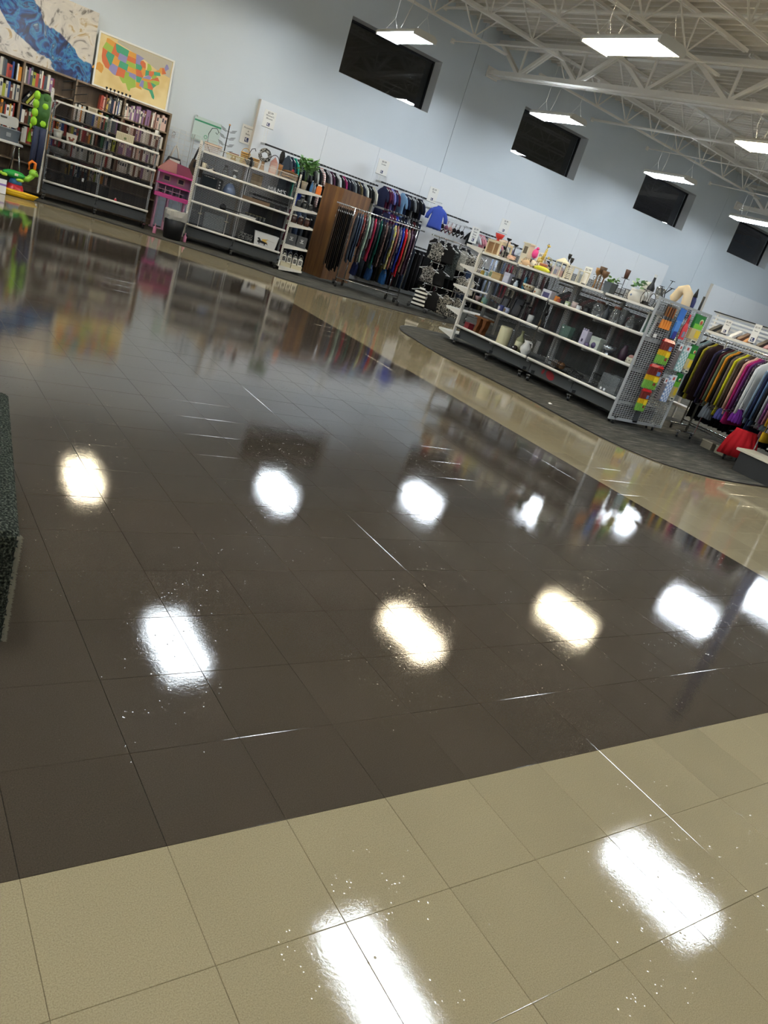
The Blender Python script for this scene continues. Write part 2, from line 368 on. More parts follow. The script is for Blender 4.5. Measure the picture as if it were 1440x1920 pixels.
for x, y, kd in LP:
    pr = protoW if kd == 'w' else protoC
    o = pr if kd not in used else copy_tree(pr); used.add(kd)
    o.location = (x, y, 4.33+SL*(y-11.9)+.02)
    row = [q[0] for q in LP if abs(q[1]-y) < 1]; k = sorted(row).index(x)+1
    o['label'] = '%s hanging light, %s from the left in the %s' % ('warm' if kd == 'w' else 'cool white', ordinal(k), rows[math.floor(y)])

col_ = thing('steel_column', 'round blue-grey steel column under the heavy roof girder, right of the shoe display', 'column', (11.45, 4.15, FZ))
b = MB(); b.lathe([(.10, .02), (.10, 4.56)], 20); obj('shaft', b, mat('#5f6b8c', .35), col_, smooth=False)
obj('base_plate', MB().bbox((0, 0, .01), (.34, .34, .02), .004), mat('#4d5672', .5), col_); obj('cap_plate', MB().box(-.16, .16, -.16, .16, 4.56, 4.585), STEEL, col_)

# ------------------------------------------------------------------ shelving gondolas
RAIL = mat('#e4e0d6', .35); GREY = mat('#7d8183', .5, .3); KICK = mat('#4b4d4c', .5, .2); LGREY = mat('#a9abab', .45, .2); DKG = mat('#3f4244', .6); CHROME = mat('#d5d5d5', .18, 1.); BLK = mat('#121214', .45); SLOT = mat('#0d0d0e', .9)
WIREDK = mat('#2b2c2e', .45, .4); WIRELT = mat('#464847', .5, .3); CREAM = mat('#d9d2c0', .5); WHT = mat('#ecebe6', .45); WHITEMETAL = mat('#dcd9d0', .4)
def caster(t, x, y, z=None):
    b = MB(); b.cbox((0, 0, .085), (.06, .06, .012)); b.cbox((-.017, .01, .055), (.004, .04, .06)); b.cbox((.017, .01, .055), (.004, .04, .06)); c = obj('caster', b, CHROME, t, (x, y, 0 if z == 0 else FZ), rz=.4)
    wh = MB(); wh.tube([(-.012, .015, .034), (.012, .015, .034)], .034, 12); obj('wheel', wh, BLK, c)
def gridpanel(x0, x1, z0, z1, y, ph, pv, th, m, hz=True, bh=None):
    b = MB(); z = z0
    while z <= z1: b.box(x0, x1, y-th, y+th, z, z+(bh or th*1.6)); z += ph
    x = x0
    while x <= x1: b.box(x-th*.6, x+th*.6, y-th, y+th, z0, z1); x += pv
    return b
class Gond: pass
def gondola(label, loc, rz, L, nb, levels, ptop, ph, pv, wire, units=1, kick=(.12, .27), depth=.40, back=True, topfence=None, double=True, cover=.6):
    g = Gond(); g.loc = Vector((loc[0], loc[1], 0)); g.rz = rz; g.lv = levels; g.L = L
    t = g.t = thing('shelving_gondola', label, 'shelving unit', loc, rz)
    bw = L/nb; yb = depth+.025; ye = 2*yb if double else yb+.03
    for i in range(nb+1):
        xs = [i*bw]
        if units == 2 and i == nb//2: xs = [i*bw-.035, i*bw+.035]
        for x in xs:
            u = MB(); u.cbox((x, yb, (ptop+.1)/2), (.032, .055, ptop-.1)); up = obj('upright', u, LGREY, t)
            s_ = MB(); z = .2
            while z < ptop-.05: s_.box(x-.005, x+.005, yb-.0285, yb-.027, z, z+.016); z += .028
            stuff(obj('slots', s_, SLOT, up))
    for i in range(nb):
        x0, x1 = i*bw+.025, (i+1)*bw-.025
        stuff(obj('back_panel', gridpanel(x0, x1, kick[1]+.02, ptop-.02, yb, ph, pv, .0016, wire, bh=ph*cover), wire, t))
        k = MB(); k.box(x0-.02, x1+.02, .09, .105, kick[0], kick[1]); k.box(x0-.02, x1+.02, ye-.035, ye-.02, kick[0], kick[1]); k.box(x0-.02, x1+.02, .105, ye-.035, kick[1]-.02, kick[1]-.005)
        obj('kick_plate', k, KICK, t)
        for li, z in enumerate(levels):
            top = li == len(levels)-1
            d = MB(); d.box(x0, x1, .0, depth-.01, z-.016, z-.003)
            if top: d.box(x0, x1, -.006, .0, z-.022, z+.006)
            sh = obj('shelf', d, (RAIL if top else DKG), t)
            if double and (top or li == 0):
                d = MB(); d.box(x0, x1, yb+.035, 2*yb, z-.016, z-.003); obj('shelf', d, RAIL if top else DKG, t)
            br = MB()
            for xx in (x0-.012, x1+.012): br.prismz([(xx-.003, 0), (xx+.003, 0), (xx+.003, depth-.004), (xx-.003, depth-.004)], z-.045, z-.004)
            stuff(obj('bracket', br, LGREY, sh))
    for z in levels[:-1]:
        segs = [(0, L)] if units == 1 else [(0, L/2-.035), (L/2+.01, L)]
        for a, b in segs:
            r = MB(); r.tube([(a, -.02, z+.004), (b, -.02, z+.004)], .0195, 10); obj('price_rail', r, RAIL, t, smooth=True)
    for x in ([.03, L/2, L-.03] if units == 1 else [.03, L*.25, L/2-.08, L/2+.1, L*.77, L-.03]):
        for y in (.03, ye-.03): caster(t, x, y)
        f = MB(); f.box(x-.025, x+.025, .02, ye-.02, kick[0]+.006, kick[0]+.05); obj('foot', f, DKG, t)
    return g
def at(g, s, d, z): return tuple(g.loc + Matrix.Rotation(g.rz, 3, 'Z') @ Vector((s, d, z)))
G1 = gondola('wheeled wire-backed gondola of nearly empty shelves in front of the bookcase', (2.46, 13.60, 0), math.radians(-13), 1.71, 2, [.31, .71, 1.0, 1.28, 1.57], 1.56, .016, .05, WIREDK, double=False, cover=.5)
G2 = gondola('wheeled white gondola beside the wooden cabinet, potted vine at its top corner', (4.75, 12.95, 0), math.radians(-21), 1.71, 2, [.31, .71, 1.0, 1.28, 1.57], 1.56, .018, .045, WIREDK, cover=.75)
G3 = gondola('long wheeled silver gondola of glassware and candles on the carpet island', (7.62, 8.34, 0), math.radians(-90), 3.43, 4, [.30, .73, 1.12, 1.45], 1.58, .014, .06, WIRELT, units=2, cover=.65)
G3.lv = [.30, .73, 1.12, 1.45]
# red paint marks on the base of the long gondola
b = MB(); b.lathe([(.001, 0), (.075, .0005), (.001, .001)], 14, sx=1.2, sy=.75); o = obj('red_mark', b, mat('#8f1a22', .5), G3.t, (2.14, .0885, .20), rot=(PI/2, .3, 0))
b = MB(); b.lathe([(.001, 0), (.05, .0005), (.001, .001)], 12, sx=.5, sy=.8); o = obj('red_mark', b, mat('#8f1a22', .5), G3.t, (1.99, .0885, .21), rot=(PI/2, .3, 0))
# end frames
def endframe(g, x, y0, y1, z0, z1, m, r=.014, grid=None, name='end_frame'):
    b = MB(); b.tube([(x, y0, z0), (x, y0, z1)], r, 4); b.tube([(x, y1, z0), (x, y1, z1)], r, 4); b.box(x-.01, x+.01, y0, y1, z1-.03, z1); b.box(x-.01, x+.01, y0, y1, z0, z0+.03)
    o = obj(name, b, m, g.t)
    if grid:
        q = MB(); z = z0+.03
        while z < z1-.03: q.box(x-.002, x+.002, y0, y1, z, z+.007); z += grid[0]
        y = y0+.03; 
        while y < y1: q.box(x-.002, x+.002, y-.003, y+.003, z0, z1); y += grid[1]
        stuff(obj('grid', q, grid[2], o))
    return o
endframe(G1, -.05, .0, .43, .09, 1.73, WHITEMETAL, .016, (.05, .05, WIREDK))
def endposts(g, x, z1, ys=(.01, .82)):
    for y in ys:
        u = MB(); u.cbox((x, y, z1/2+.04), (.03, .05, z1-.08)); o = obj('end_post', u, RAIL, g.t)
        s_ = MB(); z = .2
        while z < z1-.05: s_.box(x-.005, x+.005, y-.0262, y-.025, z, z+.014); z += .03
        stuff(obj('slots', s_, SLOT, o))
endposts(G2, -.035, 1.72); endposts(G2, 1.745, 1.72)
for a, b in ((.02, .83), (.88, 1.69)):   # wire fences round the upper edge of the middle gondola
    f = gridpanel(a, b, 1.575, 1.665, .012, .018, .02, .0012, RAIL); f.box(a, b, .008, .016, 1.663, 1.672); f.box(a, b, .008, .016, 1.572, 1.578); stuff(obj('wire_fence', f, RAIL, G2.t))
# side shelves on the right end of the middle gondola
SIDE2 = [1.49, 1.18, .89, .50, .10]
for z in SIDE2:
    d = MB(); d.box(1.77, 2.20, .06, .78, z-.012, z); d.box(2.195, 2.203, .06, .78, z-.03, z)
    for y in (.055, .785): d.prism([(1.765, z-.085), (2.19, z-.03), (2.20, z), (1.765, z)], y-.004, y+.004)
    obj('side_shelf', d, RAIL, G2.t)
# left end of the long gondola: white post and empty angled side shelves
for y in (.01, .80):
    u = MB(); u.cbox((-.03, y, .75), (.03, .045, 1.36)); obj('end_post', u, RAIL, G3.t)
for z in (1.50, 1.19, .87, .52, .16):
    d = MB(); d.box(-.46, -.05, .05, .76, z-.012, z); d.box(-.468, -.46, .05, .76, z-.03, z)
    for y in (.046, .764): d.prism([(-.05, z-.09), (-.05, z), (-.465, z), (-.46, z-.03)], y-.004, y+.004)
    obj('side_shelf', d, RAIL, G3.t)
ef = endframe(G3, 3.475, -.09, 1.0, .06, 1.60, LGREY, .02, (.024, .05, LGREY), 'end_panel')
b = MB(); b.cbox((3.475, .42, .8), (.02, .1, 1.46)); obj('end_panel_spine', b, DKG, G3.t)
b = MB(); b.cbox((3.49, .0, .02), (.1, .05, .06)); b.cbox((3.49, .8, .02), (.1, .05, .06)); 
for y in (.02, .86): caster(G3.t, 3.47, y)

# ------------------------------------------------------------------ bookcase, books, pictures
WOOD = None
def wood_mat(name, a, b_, c, scale=1.6, axis='Z', rough=.45):
    k = NT(name); g = k.n('ShaderNodeTexCoord'); mp = k.n('ShaderNodeMapping'); mp.inputs['Scale'].default_value = {'Z': (9, 9, .5), 'X': (.5, 9, 9)}[axis]
    k.l(g.outputs['Object'], mp.inputs[0]); n = k.n('ShaderNodeTexNoise'); n.inputs['Scale'].default_value = scale; n.inputs['Detail'].default_value = 6; n.inputs['Roughness'].default_value = .6; k.l(mp.outputs[0], n.inputs['Vector'])
    k.l(k.ramp(n.outputs[0], [(.3, a), (.5, b_), (.7, c)]), k.b.inputs['Base Color']); k.b.inputs['Roughness'].default_value = rough; return k.m
OAK = wood_mat('taupe_wood', '#6b5a47', '#7f6d58', '#8f7d66')
bc = thing('bookcase', 'long taupe wooden bookcase along the back wall under the map and painting', 'bookcase', (2.0, 14.28, FZ))
BX0, BX1, BZ = -1.5, 2.56, 1.995   # local x range
def bcp(name, x0, x1, y0, y1, z0, z1): return obj(name, MB().box(x0, x1, y0, y1, z0, z1), OAK, bc)
bcp('top_panel', BX0, BX1, 0, .30, BZ-.03, BZ); bcp('back_panel', BX0, BX1, .285, .30, .06, BZ-.03); bcp('plinth', BX0, BX1, .02, .28, 0, .08)
divs = [BX0+.015, -.72, .08, .90, 1.72, BX1-.015]
for x in divs: bcp('side_panel', x-.016, x+.016, 0, .285, .08, BZ-.03)
shz = [.08, .44, .74, 1.04, 1.34, 1.64]
for a, b in zip(divs[:-1], divs[1:]):
    for z in shz: bcp('shelf_board', a+.016, b-.016, .005, .285, z, z+.022)
BOOKC = ['#1b1d22', '#e9e4d6', '#9b2f26', '#2c4a86', '#d8d2c2', '#6b3c2a', '#44505a', '#d68a2a', '#c9c3b4', '#7a1f2c', '#efece4', '#2f5a3d', '#c8a44a', '#8c6a8f', '#1e2c4c', '#b04a3a', '#f2f0ea', '#5d5f62', '#a3a83a', '#d9b7a8']
CN = {'#1b1d22': 'black', '#e9e4d6': 'cream', '#9b2f26': 'red', '#2c4a86': 'blue', '#d8d2c2': 'pale beige', '#6b3c2a': 'brown', '#44505a': 'slate', '#d68a2a': 'orange', '#c9c3b4': 'grey-beige', '#7a1f2c': 'maroon', '#efece4': 'off-white', '#2f5a3d': 'green', '#c8a44a': 'mustard', '#8c6a8f': 'mauve', '#1e2c4c': 'navy', '#b04a3a': 'brick red', '#f2f0ea': 'white', '#5d5f62': 'grey', '#a3a83a': 'olive', '#d9b7a8': 'pink'}
PAPER = mat('#e6dfcc', .8); rb = random.Random(3)
rowname = ['bottom', 'second', 'third', 'fourth', 'fifth', 'top']
bayname = {0: 'far left bay', 1: 'first bay', 2: 'second bay', 3: 'third bay', 4: 'last bay'}
def book(x, z, w, d, h, col, label, lean=0.):
    b = MB(); b.box(0, w, 0, .004, 0, h); b.box(0, .003, .004, d, 0, h); b.box(w-.003, w, .004, d, 0, h); b.use(1).box(.003, w-.003, .004, d-.008, .004, h-.004)
    b.use(2)
    if w > .03 and rb.random() < .5: b.box(w*.2, w*.8, -.0006, 0, h*.55, h*.8)
    o = obj('book', b, [mat(col, .45), PAPER, mat('#d9d3c0' if lin(col)[0] < .3 else '#3a3f4a', .5)], None, (2.0+x, 14.30, FZ+z), rot=(0, lean, 0)); tag(o, label, 'book', 'books in the bookcase')
nb_ = 0
for bi, (a, b) in enumerate(zip(divs[:-1], divs[1:])):
    if bi == 0: continue
    if bi == 0: pass
    for si in range(5, 1 if bi != 3 else 0, -1):
        z = shz[si]+.0225; x = a+.022; k = 0; last = None
        full = b-.02 if not (bi == 2 and si == 5) else a+.52
        if bi == 3 and si == 5: x = a+.42
        lean_row = (bi == 2 and si == 4)
        while x < full-.05:
            wv = rb.uniform(.019, .05); h = rb.uniform(.19, .27); col = rb.choice(BOOKC)
            if (bi, si) == (3, 2) : col = rb.choice(['#e9e4d6', '#d8d2c2', '#c9c3b4', '#9b2f26', '#efece4'])
            if bi == 4: col = rb.choice(['#e9e4d6', '#d8d2c2', '#efece4', '#d9b7a8', '#f2f0ea', '#c9c3b4', '#6b3c2a', '#8c6a8f']); 
            k += 1; ln = 0.
            if lean_row: ln = .55; h = .22
            book(x, z+math.sin(ln)*wv+.0005, wv, .17, h, col, '%s book, %s from the left on the %s shelf of the bookcase %s' % (CN[col], ordinal(k), rowname[si], bayname[bi]), ln)
            x += (wv+.0012) if not ln else wv/math.cos(ln)+.016
            if lean_row and x > a+.5: break
            if rb.random() < .05: x += rb.uniform(.02, .06)
            nb_ += 1
# abstract painting
def paint_mat():
    k = NT('ink_painting'); g = k.n('ShaderNodeTexCoord'); mp = k.n('ShaderNodeMapping'); mp.inputs['Rotation'].default_value = (0, .6, 0); k.l(g.outputs['Object'], mp.inputs[0])
    n1 = k.n('ShaderNodeTexNoise'); n1.inputs['Scale'].default_value = 1.6; n1.inputs['Detail'].default_value = 7; n1.inputs['Distortion'].default_value = 1.2; k.l(mp.outputs[0], n1.inputs['Vector'])
    n2 = k.n('ShaderNodeTexNoise'); n2.inputs['Scale'].default_value = 3.5; n2.inputs['Detail'].default_value = 8; n2.inputs['Distortion'].default_value = 2.5; k.l(mp.outputs[0], n2.inputs['Vector'])
    sp = k.n('ShaderNodeSeparateXYZ'); k.l(g.outputs['Object'], sp.inputs[0])
    # diagonal distance of the blue river running down to the right
    d = k.mathn('ADD', sp.outputs[2], k.mathn('MULTIPLY', sp.outputs[0], .5)); d = k.mathn('ADD', d, k.mathn('MULTIPLY_ADD', n1.outputs[0], .7, -.35))
    base = k.ramp(n2.outputs[0], [(.27, '#3b3430'), (.36, '#8d867e'), (.43, '#cfc8bd'), (.60, '#dcd5c8'), (.70, '#b59a6a')])
    river = k.ramp(n2.outputs[0], [(.34, '#171a33'), (.44, '#1f2f62'), (.5, '#2a5a98'), (.56, '#3a80aa'), (.63, '#232a5c'), (.75, '#8fb0bc')])
    f = k.ramp(k.mathn('ABSOLUTE', k.mathn('SUBTRACT', d, .50)), [(.25, (1, 1, 1)), (.275, (0, 0, 0))])
    k.l(k.mix(f, base, river), k.b.inputs['Base Color']); k.b.inputs['Roughness'].default_value = .22; return k.m
pt = thing('painting', 'large abstract ink painting in blue, white and gold standing on the bookcase', 'painting', (2.16, 14.46, 1.995+FZ+.001), rot=(-.06, 0, 0))
obj('canvas', MB().box(-1.0, .97, -.02, .02, 0, 1.10), paint_mat(), pt); 
b = MB()
for x in (-.9, 0, .87): b.box(x-.02, x+.02, .02, .04, .02, 1.08)
obj('stretcher', b, OAK, pt)
# map of the united states
mp_ = thing('map_board', 'white framed political map of the states standing on the bookcase', 'map', (3.83, 14.45, 1.995+FZ+.001), rot=(-.05, 0, 0))
MW, MH = 1.33, .86
b = MB(); f = .028
b.box(-MW/2, MW/2, -.018, .012, 0, f); b.box(-MW/2, MW/2, -.018, .012, MH-f, MH); b.box(-MW/2, -MW/2+f, -.018, .012, f, MH-f); b.box(MW/2-f, MW/2, -.018, .012, f, MH-f); obj('frame', b, WHT, mp_)
ocean = NT('map_paper'); g = ocean.n('ShaderNodeTexCoord'); sp = ocean.n('ShaderNodeSeparateXYZ'); ocean.l(g.outputs['Object'], sp.inputs[0])
nz = ocean.n('ShaderNodeTexNoise'); nz.inputs['Scale'].default_value = 3; ocean.l(g.outputs['Object'], nz.inputs['Vector'])
ocean.l(ocean.ramp(nz.outputs[0], [(.35, '#d9bd7e'), (.6, '#e8d39a')]), ocean.b.inputs['Base Color']); ocean.b.inputs['Roughness'].default_value = .3
obj('board', MB().box(-MW/2+f, MW/2-f, -.006, .008, f, MH-f), ocean.m, mp_)
ST = {  # rough lon/lat outlines
'WA': ([(-124.7, 48.4), (-123, 49), (-117, 49), (-117, 46), (-119, 46), (-124, 46.2)], 0), 'OR': ([(-124, 46.2), (-119, 46), (-117, 46), (-117, 42), (-124.4, 42)], 2), 'CA': ([(-124.4, 42), (-120, 42), (-120, 39), (-114.6, 35), (-114.7, 32.6), (-117.1, 32.5), (-120.6, 34.6), (-122.4, 37.2)], 1),
'NV': ([(-120, 42), (-114, 42), (-114, 36), (-114.6, 35), (-120, 39)], 3), 'ID': ([(-117, 49), (-116, 49), (-116, 48), (-114.5, 45.6), (-113, 44.5), (-111, 44.5), (-111, 42), (-117, 42)], 1), 'MT': ([(-116, 49), (-104, 49), (-104, 45), (-111, 45), (-111, 44.5), (-113, 44.5), (-114.5, 45.6), (-116, 48)], 3),
'WY': ([(-111, 45), (-104, 45), (-104, 41), (-111, 41)], 4), 'UT': ([(-114, 42), (-111, 42), (-111, 41), (-109, 41), (-109, 37), (-114, 37)], 0), 'AZ': ([(-114, 37), (-109, 37), (-109, 31.3), (-111, 31.3), (-114.8, 32.5), (-114.6, 35)], 4), 'CO': ([(-109, 41), (-102, 41), (-102, 37), (-109, 37)], 3),
'NM': ([(-109, 37), (-103, 37), (-103, 32), (-106.6, 31.9), (-109, 31.3)], 1), 'ND': ([(-104, 49), (-97.2, 49), (-96.6, 46), (-104, 46)], 0), 'SD': ([(-104, 46), (-96.6, 46), (-96.5, 43), (-104, 43)], 1), 'NE': ([(-104, 43), (-97, 43), (-95.5, 40), (-102, 40), (-102, 41), (-104, 41)], 2), 'KS': ([(-102, 40), (-95, 40), (-94.6, 37), (-102, 37)], 0),
'OK': ([(-103, 37), (-94.6, 37), (-94.5, 33.7), (-100, 34.6), (-100, 36.5), (-103, 36.5)], 4), 'TX': ([(-103, 36.5), (-100, 36.5), (-100, 34.6), (-94.5, 33.7), (-94, 31), (-93.8, 29.7), (-97.2, 27.8), (-97.4, 25.9), (-99, 26.4), (-101, 29.7), (-103, 29), (-104.5, 30), (-106.6, 31.9), (-103, 32)], 2),
'MN': ([(-97.2, 49), (-95, 49), (-89.6, 48), (-92.5, 46), (-92.8, 44.5), (-91.3, 43.5), (-96.5, 43.5)], 4), 'IA': ([(-96.5, 43.5), (-91.3, 43.5), (-90.2, 41.8), (-91.4, 40.4), (-95.7, 40.5)], 3), 'MO': ([(-95.7, 40.5), (-91.4, 40.4), (-89.2, 37), (-89.6, 36.5), (-94.6, 36.5)], 1), 'AR': ([(-94.6, 36.5), (-89.8, 36.5), (-91.2, 33), (-94, 33)], 3), 'LA': ([(-94, 33), (-91.2, 33), (-91.5, 31), (-89.8, 31), (-89.3, 29.2), (-93.8, 29.7)], 0),
'WI': ([(-92.5, 46), (-90.4, 46.6), (-88, 45.5), (-87.7, 43), (-87.8, 42.5), (-90.7, 42.5), (-92.8, 44.5)], 1), 'IL': ([(-90.7, 42.5), (-87.8, 42.5), (-87.6, 39), (-89.2, 37), (-91.4, 40.4)], 0), 'MI': ([(-86.5, 46), (-84.5, 45.7), (-83.3, 45), (-82.5, 43), (-83.4, 41.7), (-86.8, 41.8), (-86.3, 43.8)], 2), 'IN': ([(-87.6, 41.7), (-84.8, 41.7), (-84.8, 39.1), (-88, 37.9), (-87.6, 39)], 3), 'OH': ([(-84.8, 41.7), (-80.5, 42), (-80.6, 40.5), (-82.5, 38.5), (-84.8, 39.1)], 1),
'KY': ([(-89.2, 37), (-84.8, 39.1), (-82.5, 38.4), (-83.6, 36.6), (-89.4, 36.5)], 4), 'TN': ([(-89.6, 36.5), (-81.7, 36.6), (-84.3, 35), (-90.2, 35)], 0), 'MS': ([(-91, 33), (-90.2, 35), (-88.2, 35), (-88.4, 30.3), (-89.8, 31), (-91.5, 31)], 4), 'AL': ([(-88.2, 35), (-85.6, 35), (-85, 32), (-85, 31), (-87.5, 30.4), (-88.4, 30.3)], 2), 'GA': ([(-85.6, 35), (-83.1, 35), (-81, 32), (-81.5, 30.7), (-85, 31)], 1), 'FL': ([(-87.5, 30.9), (-85, 30.9), (-81.5, 30.7), (-80, 27), (-80.4, 25.2), (-81.8, 26), (-82.7, 28), (-84, 30), (-87.4, 30.3)], 3),
'SC': ([(-83.1, 35), (-80.8, 34.8), (-78.6, 33.9), (-81, 32)], 3), 'NC': ([(-84.3, 35), (-81.7, 36.6), (-75.9, 36.5), (-76.5, 34.7), (-78.6, 33.9), (-80.8, 34.8)], 2), 'VA': ([(-83.6, 36.6), (-79.5, 38.6), (-77.3, 38.9), (-75.9, 36.6)], 1), 'WV': ([(-82.5, 38.4), (-80.6, 40.5), (-77.9, 39.4), (-80.3, 37.5), (-82, 37.5)], 2), 'PA': ([(-80.5, 42), (-75.3, 42), (-75, 40), (-80.5, 39.7)], 3), 'NY': ([(-79.8, 42.3), (-76.3, 43.5), (-75, 45), (-73.4, 45), (-73.7, 41), (-75.3, 42)], 0), 'ME': ([(-71, 45.3), (-69.2, 47.4), (-67.8, 47), (-67, 44.8), (-70.7, 43.1)], 4), 'NE2': ([(-73.4, 45), (-71.5, 45), (-70.7, 43), (-70, 41.7), (-73.6, 41.1)], 1),
'AK': ([(-124, 31), (-122, 33.4), (-119, 32.8), (-117.8, 31), (-118, 28), (-121, 28.5), (-125, 27.5)], 0)}
MC = [mat(c, .35) for c in ('#d99a3f', '#cf6a3c', '#9bb84a', '#3f9a76', '#8d88b8')]
def proj_us(lo, la):
    th = math.radians((lo+96)*.60); R = (90-la)*.0265+.65
    return (math.sin(th)*R*1.04+.01, MH*.52-(math.cos(th)*R-(.65+.0265*51.5)))
b = MB()
for pl, ci in ST.values():
    b.use(ci); q = [proj_us(*c) for c in pl]; b.add([(x, -.0075, z) for x, z in q], [tuple(range(len(q)))])
b.use(4)
pm = obj('printed_states', b, MC, mp_)
b = MB(); b.add([(x, -.0068, z) for x, z in [(-.35, MH-.035), (MW/2-.04, MH-.035), (MW/2-.04, MH-.30), (.42, MH-.27), (.12, MH-.17), (-.35, MH-.075)]], [tuple(range(6))]); obj('printed_north', b, mat('#b9b2a0', .35), mp_)

# ------------------------------------------------------------------ builders for the small goods
GLS = mat('#f4f8f8', .03, 0, .5, trans=.92, ior=1.45, name='clear_glass'); SMOKE = mat('#8f9a98', .05, 0, .5, trans=.85, ior=1.45, name='grey_glass'); GRNGLS = mat('#7d9a8c', .06, 0, .5, trans=.6, ior=1.45, name='green_glass')
IRON = mat('#141414', .5, .3)
def col(c, r=.5): return mat(c, r) if isinstance(c, str) else c
def P_(t, name, mb, m, smooth=True): return obj(name, mb, col(m), t, smooth=smooth)
def put(g, s, d, z, name, label, cat, rz=0., group=None):
    return thing(name, label, cat, at(g, s, d, z+.0006-.003), g.rz+rz, group)
def jar(t, w, h, glass, lid, fill=None):
    r = w/2
    P_(t, 'body', MB().lathe([(r*.9, 0), (r, h*.06), (r, h*.7), (r*.72, h*.82), (r*.72, h*.86)], 14), glass)
    if fill: P_(t, 'filling', MB().lathe([(r*.86, h*.03), (r*.93, h*.08), (r*.93, h*.6)], 12), fill)
    P_(t, 'lid', MB().lathe([(r*.8, h*.86), (r*.8, h*.96), (r*.72, h)], 14), lid, False)
def mug(t, w, h, c):
    r = w*.4
    P_(t, 'cup', MB().lathe([(r*.85, 0), (r, h*.1), (r, h), (r*.9, h), (r*.88, h*.15)], 14), c)
    P_(t, 'handle', MB().tube([(r*.95, 0, h*.8), (r*1.45, 0, h*.75), (r*1.6, 0, h*.5), (r*1.4, 0, h*.25), (r*.95, 0, h*.2)], w*.05, 6), c)
def bowl(t, w, h, c, foot=True):
    r = w/2
    P_(t, 'bowl', MB().lathe([(r*.45, h*.3), (r*.75, h*.5), (r, h), (r*.94, h), (r*.65, h*.56), (r*.3, h*.42)], 18), c)
    P_(t, 'foot', MB().lathe([(r*.55, 0), (r*.5, h*.06), (r*.3, h*.18), (r*.42, h*.32)], 14), c)
def vase(t, w, h, c, prof=None):
    r = w/2
    P_(t, 'body', MB().lathe([(r*a, h*b) for a, b in (prof or [(.6, 0), (.9, .15), (1, .4), (.75, .7), (.42, .85), (.55, 1), (.48, 1), (.36, .85)])], 16), c)
def candlestick(t, w, h, c):
    r = w/2
    P_(t, 'base', MB().lathe([(r, 0), (r*.9, h*.04), (r*.3, h*.1)], 12), c)
    P_(t, 'stem', MB().lathe([(r*.3, h*.09), (r*.14, h*.2), (r*.3, h*.3), (r*.14, h*.45), (r*.22, h*.6), (r*.13, h*.88)], 10), c)
    P_(t, 'cup', MB().lathe([(r*.2, h*.86), (r*.85, h*.94), (r*.95, h), (r*.7, h)], 12), c)
def carton(t, w, d, h, c, panel=None, lid=None):
    P_(t, 'box', MB().bbox((0, 0, h*.5), (w, d, h), min(w, d)*.03), c, False)
    if lid: P_(t, 'lid', MB().bbox((0, 0, h*.86), (w*1.03, d*1.03, h*.24), .003), lid, False)
    if panel: P_(t, 'label_panel', MB().box(-w*.35, w*.35, -d/2-.0012, -d/2, h*.2, h*.72), panel, False)
def lantern(t, w, h, c, slat=True, roof=True):
    hw = w/2; hb = h*(.74 if roof else 1); p = w*.08
    P_(t, 'base', MB().bbox((0, 0, .006), (w*1.08, w*1.08, .012), .002), c, False)
    for x in (-1, 1):
        for y in (-1, 1): P_(t, 'post', MB().cbox((x*(hw-p/2), y*(hw-p/2), hb/2+.006), (p, p, hb-.012)), c, False)
    P_(t, 'top_plate', MB().bbox((0, 0, hb), (w*1.08, w*1.08, .012), .002), c, False)
    if roof: P_(t, 'roof', MB().loft([[(a*w*.54, b*w*.54, hb+.006) for a, b in ((-1, -1), (1, -1), (1, 1), (-1, 1))], [(a*w*.06, b*w*.06, h*.97) for a, b in ((-1, -1), (1, -1), (1, 1), (-1, 1))]]), c, False)
    if slat:
        n = 7
        for k in range(n): P_(t, 'slat', MB().cbox((0, -hw+p*.5, .02+(hb-.035)*(k+.5)/n), (w-2*p, .003, (hb-.04)/n*.62), rx=.5), c, False)
    else: P_(t, 'pane', MB().box(-hw+p, hw-p, -hw+p*.45, -hw+p*.55, .014, hb-.008), GLS, False)
def pot(t, w, h, c, rim=True):
    r = w/2
    P_(t, 'pot', MB().lathe([(r*.68, 0), (r*.9, h*.75), (r*.88, h*.75), (r, h*.78), (r, h), (r*.86, h), (r*.8, h*.8)], 16), c)
    P_(t, 'soil', MB().lathe([(r*.82, h*.85), (r*.5, h*.9)], 12), '#3a2a1e')
def leaves(t, n, rad, zc, c, seed=1, size=.03, name='leaf', up=.5):
    rg = random.Random(seed); lm = None
    for i in range(n):
        if lm is None:
            lm = MB().add([(0, 0, 0), (size*.45, size*.4, .004), (size*.1, size, 0), (-size*.25, size*.9, .002), (-size*.45, size*.35, .004)], [(0, 1, 2, 3, 4)]).mesh(name, col(c, .4))
        a = rg.uniform(0, 2*PI); q = rad*math.sqrt(rg.random()); z = zc+rg.uniform(-1, 1)*rad*up
        obj(name, lm, None, t, (q*math.cos(a), q*math.sin(a), z), rot=(rg.uniform(-.6, 1.0), rg.uniform(-.5, .5), a-PI/2))
def basket(t, w, d, h, c, n=5, handle=False):
    for k in range(n+1):
        z = h/n*.43+(h-h/n*.45)*k/n; f = .82+.18*k/n
        b = MB(); b.tube([(w/2*f*math.cos(a)*1.0, d/2*f*math.sin(a), z) for a in [2*PI*i/16 for i in range(16)]], h/n*.42, 5, closed=True); P_(t, 'wicker_ring', b, c)
    P_(t, 'bottom', MB().lathe([(w*.4, .001), (w*.4, .006)], 14, sy=d/w), c)
    if handle: P_(t, 'handle', MB().tube([(w*.5*math.cos(a), 0, h+w*.55*math.sin(a)) for a in [PI*i/10 for i in range(11)]], .006, 6), c)
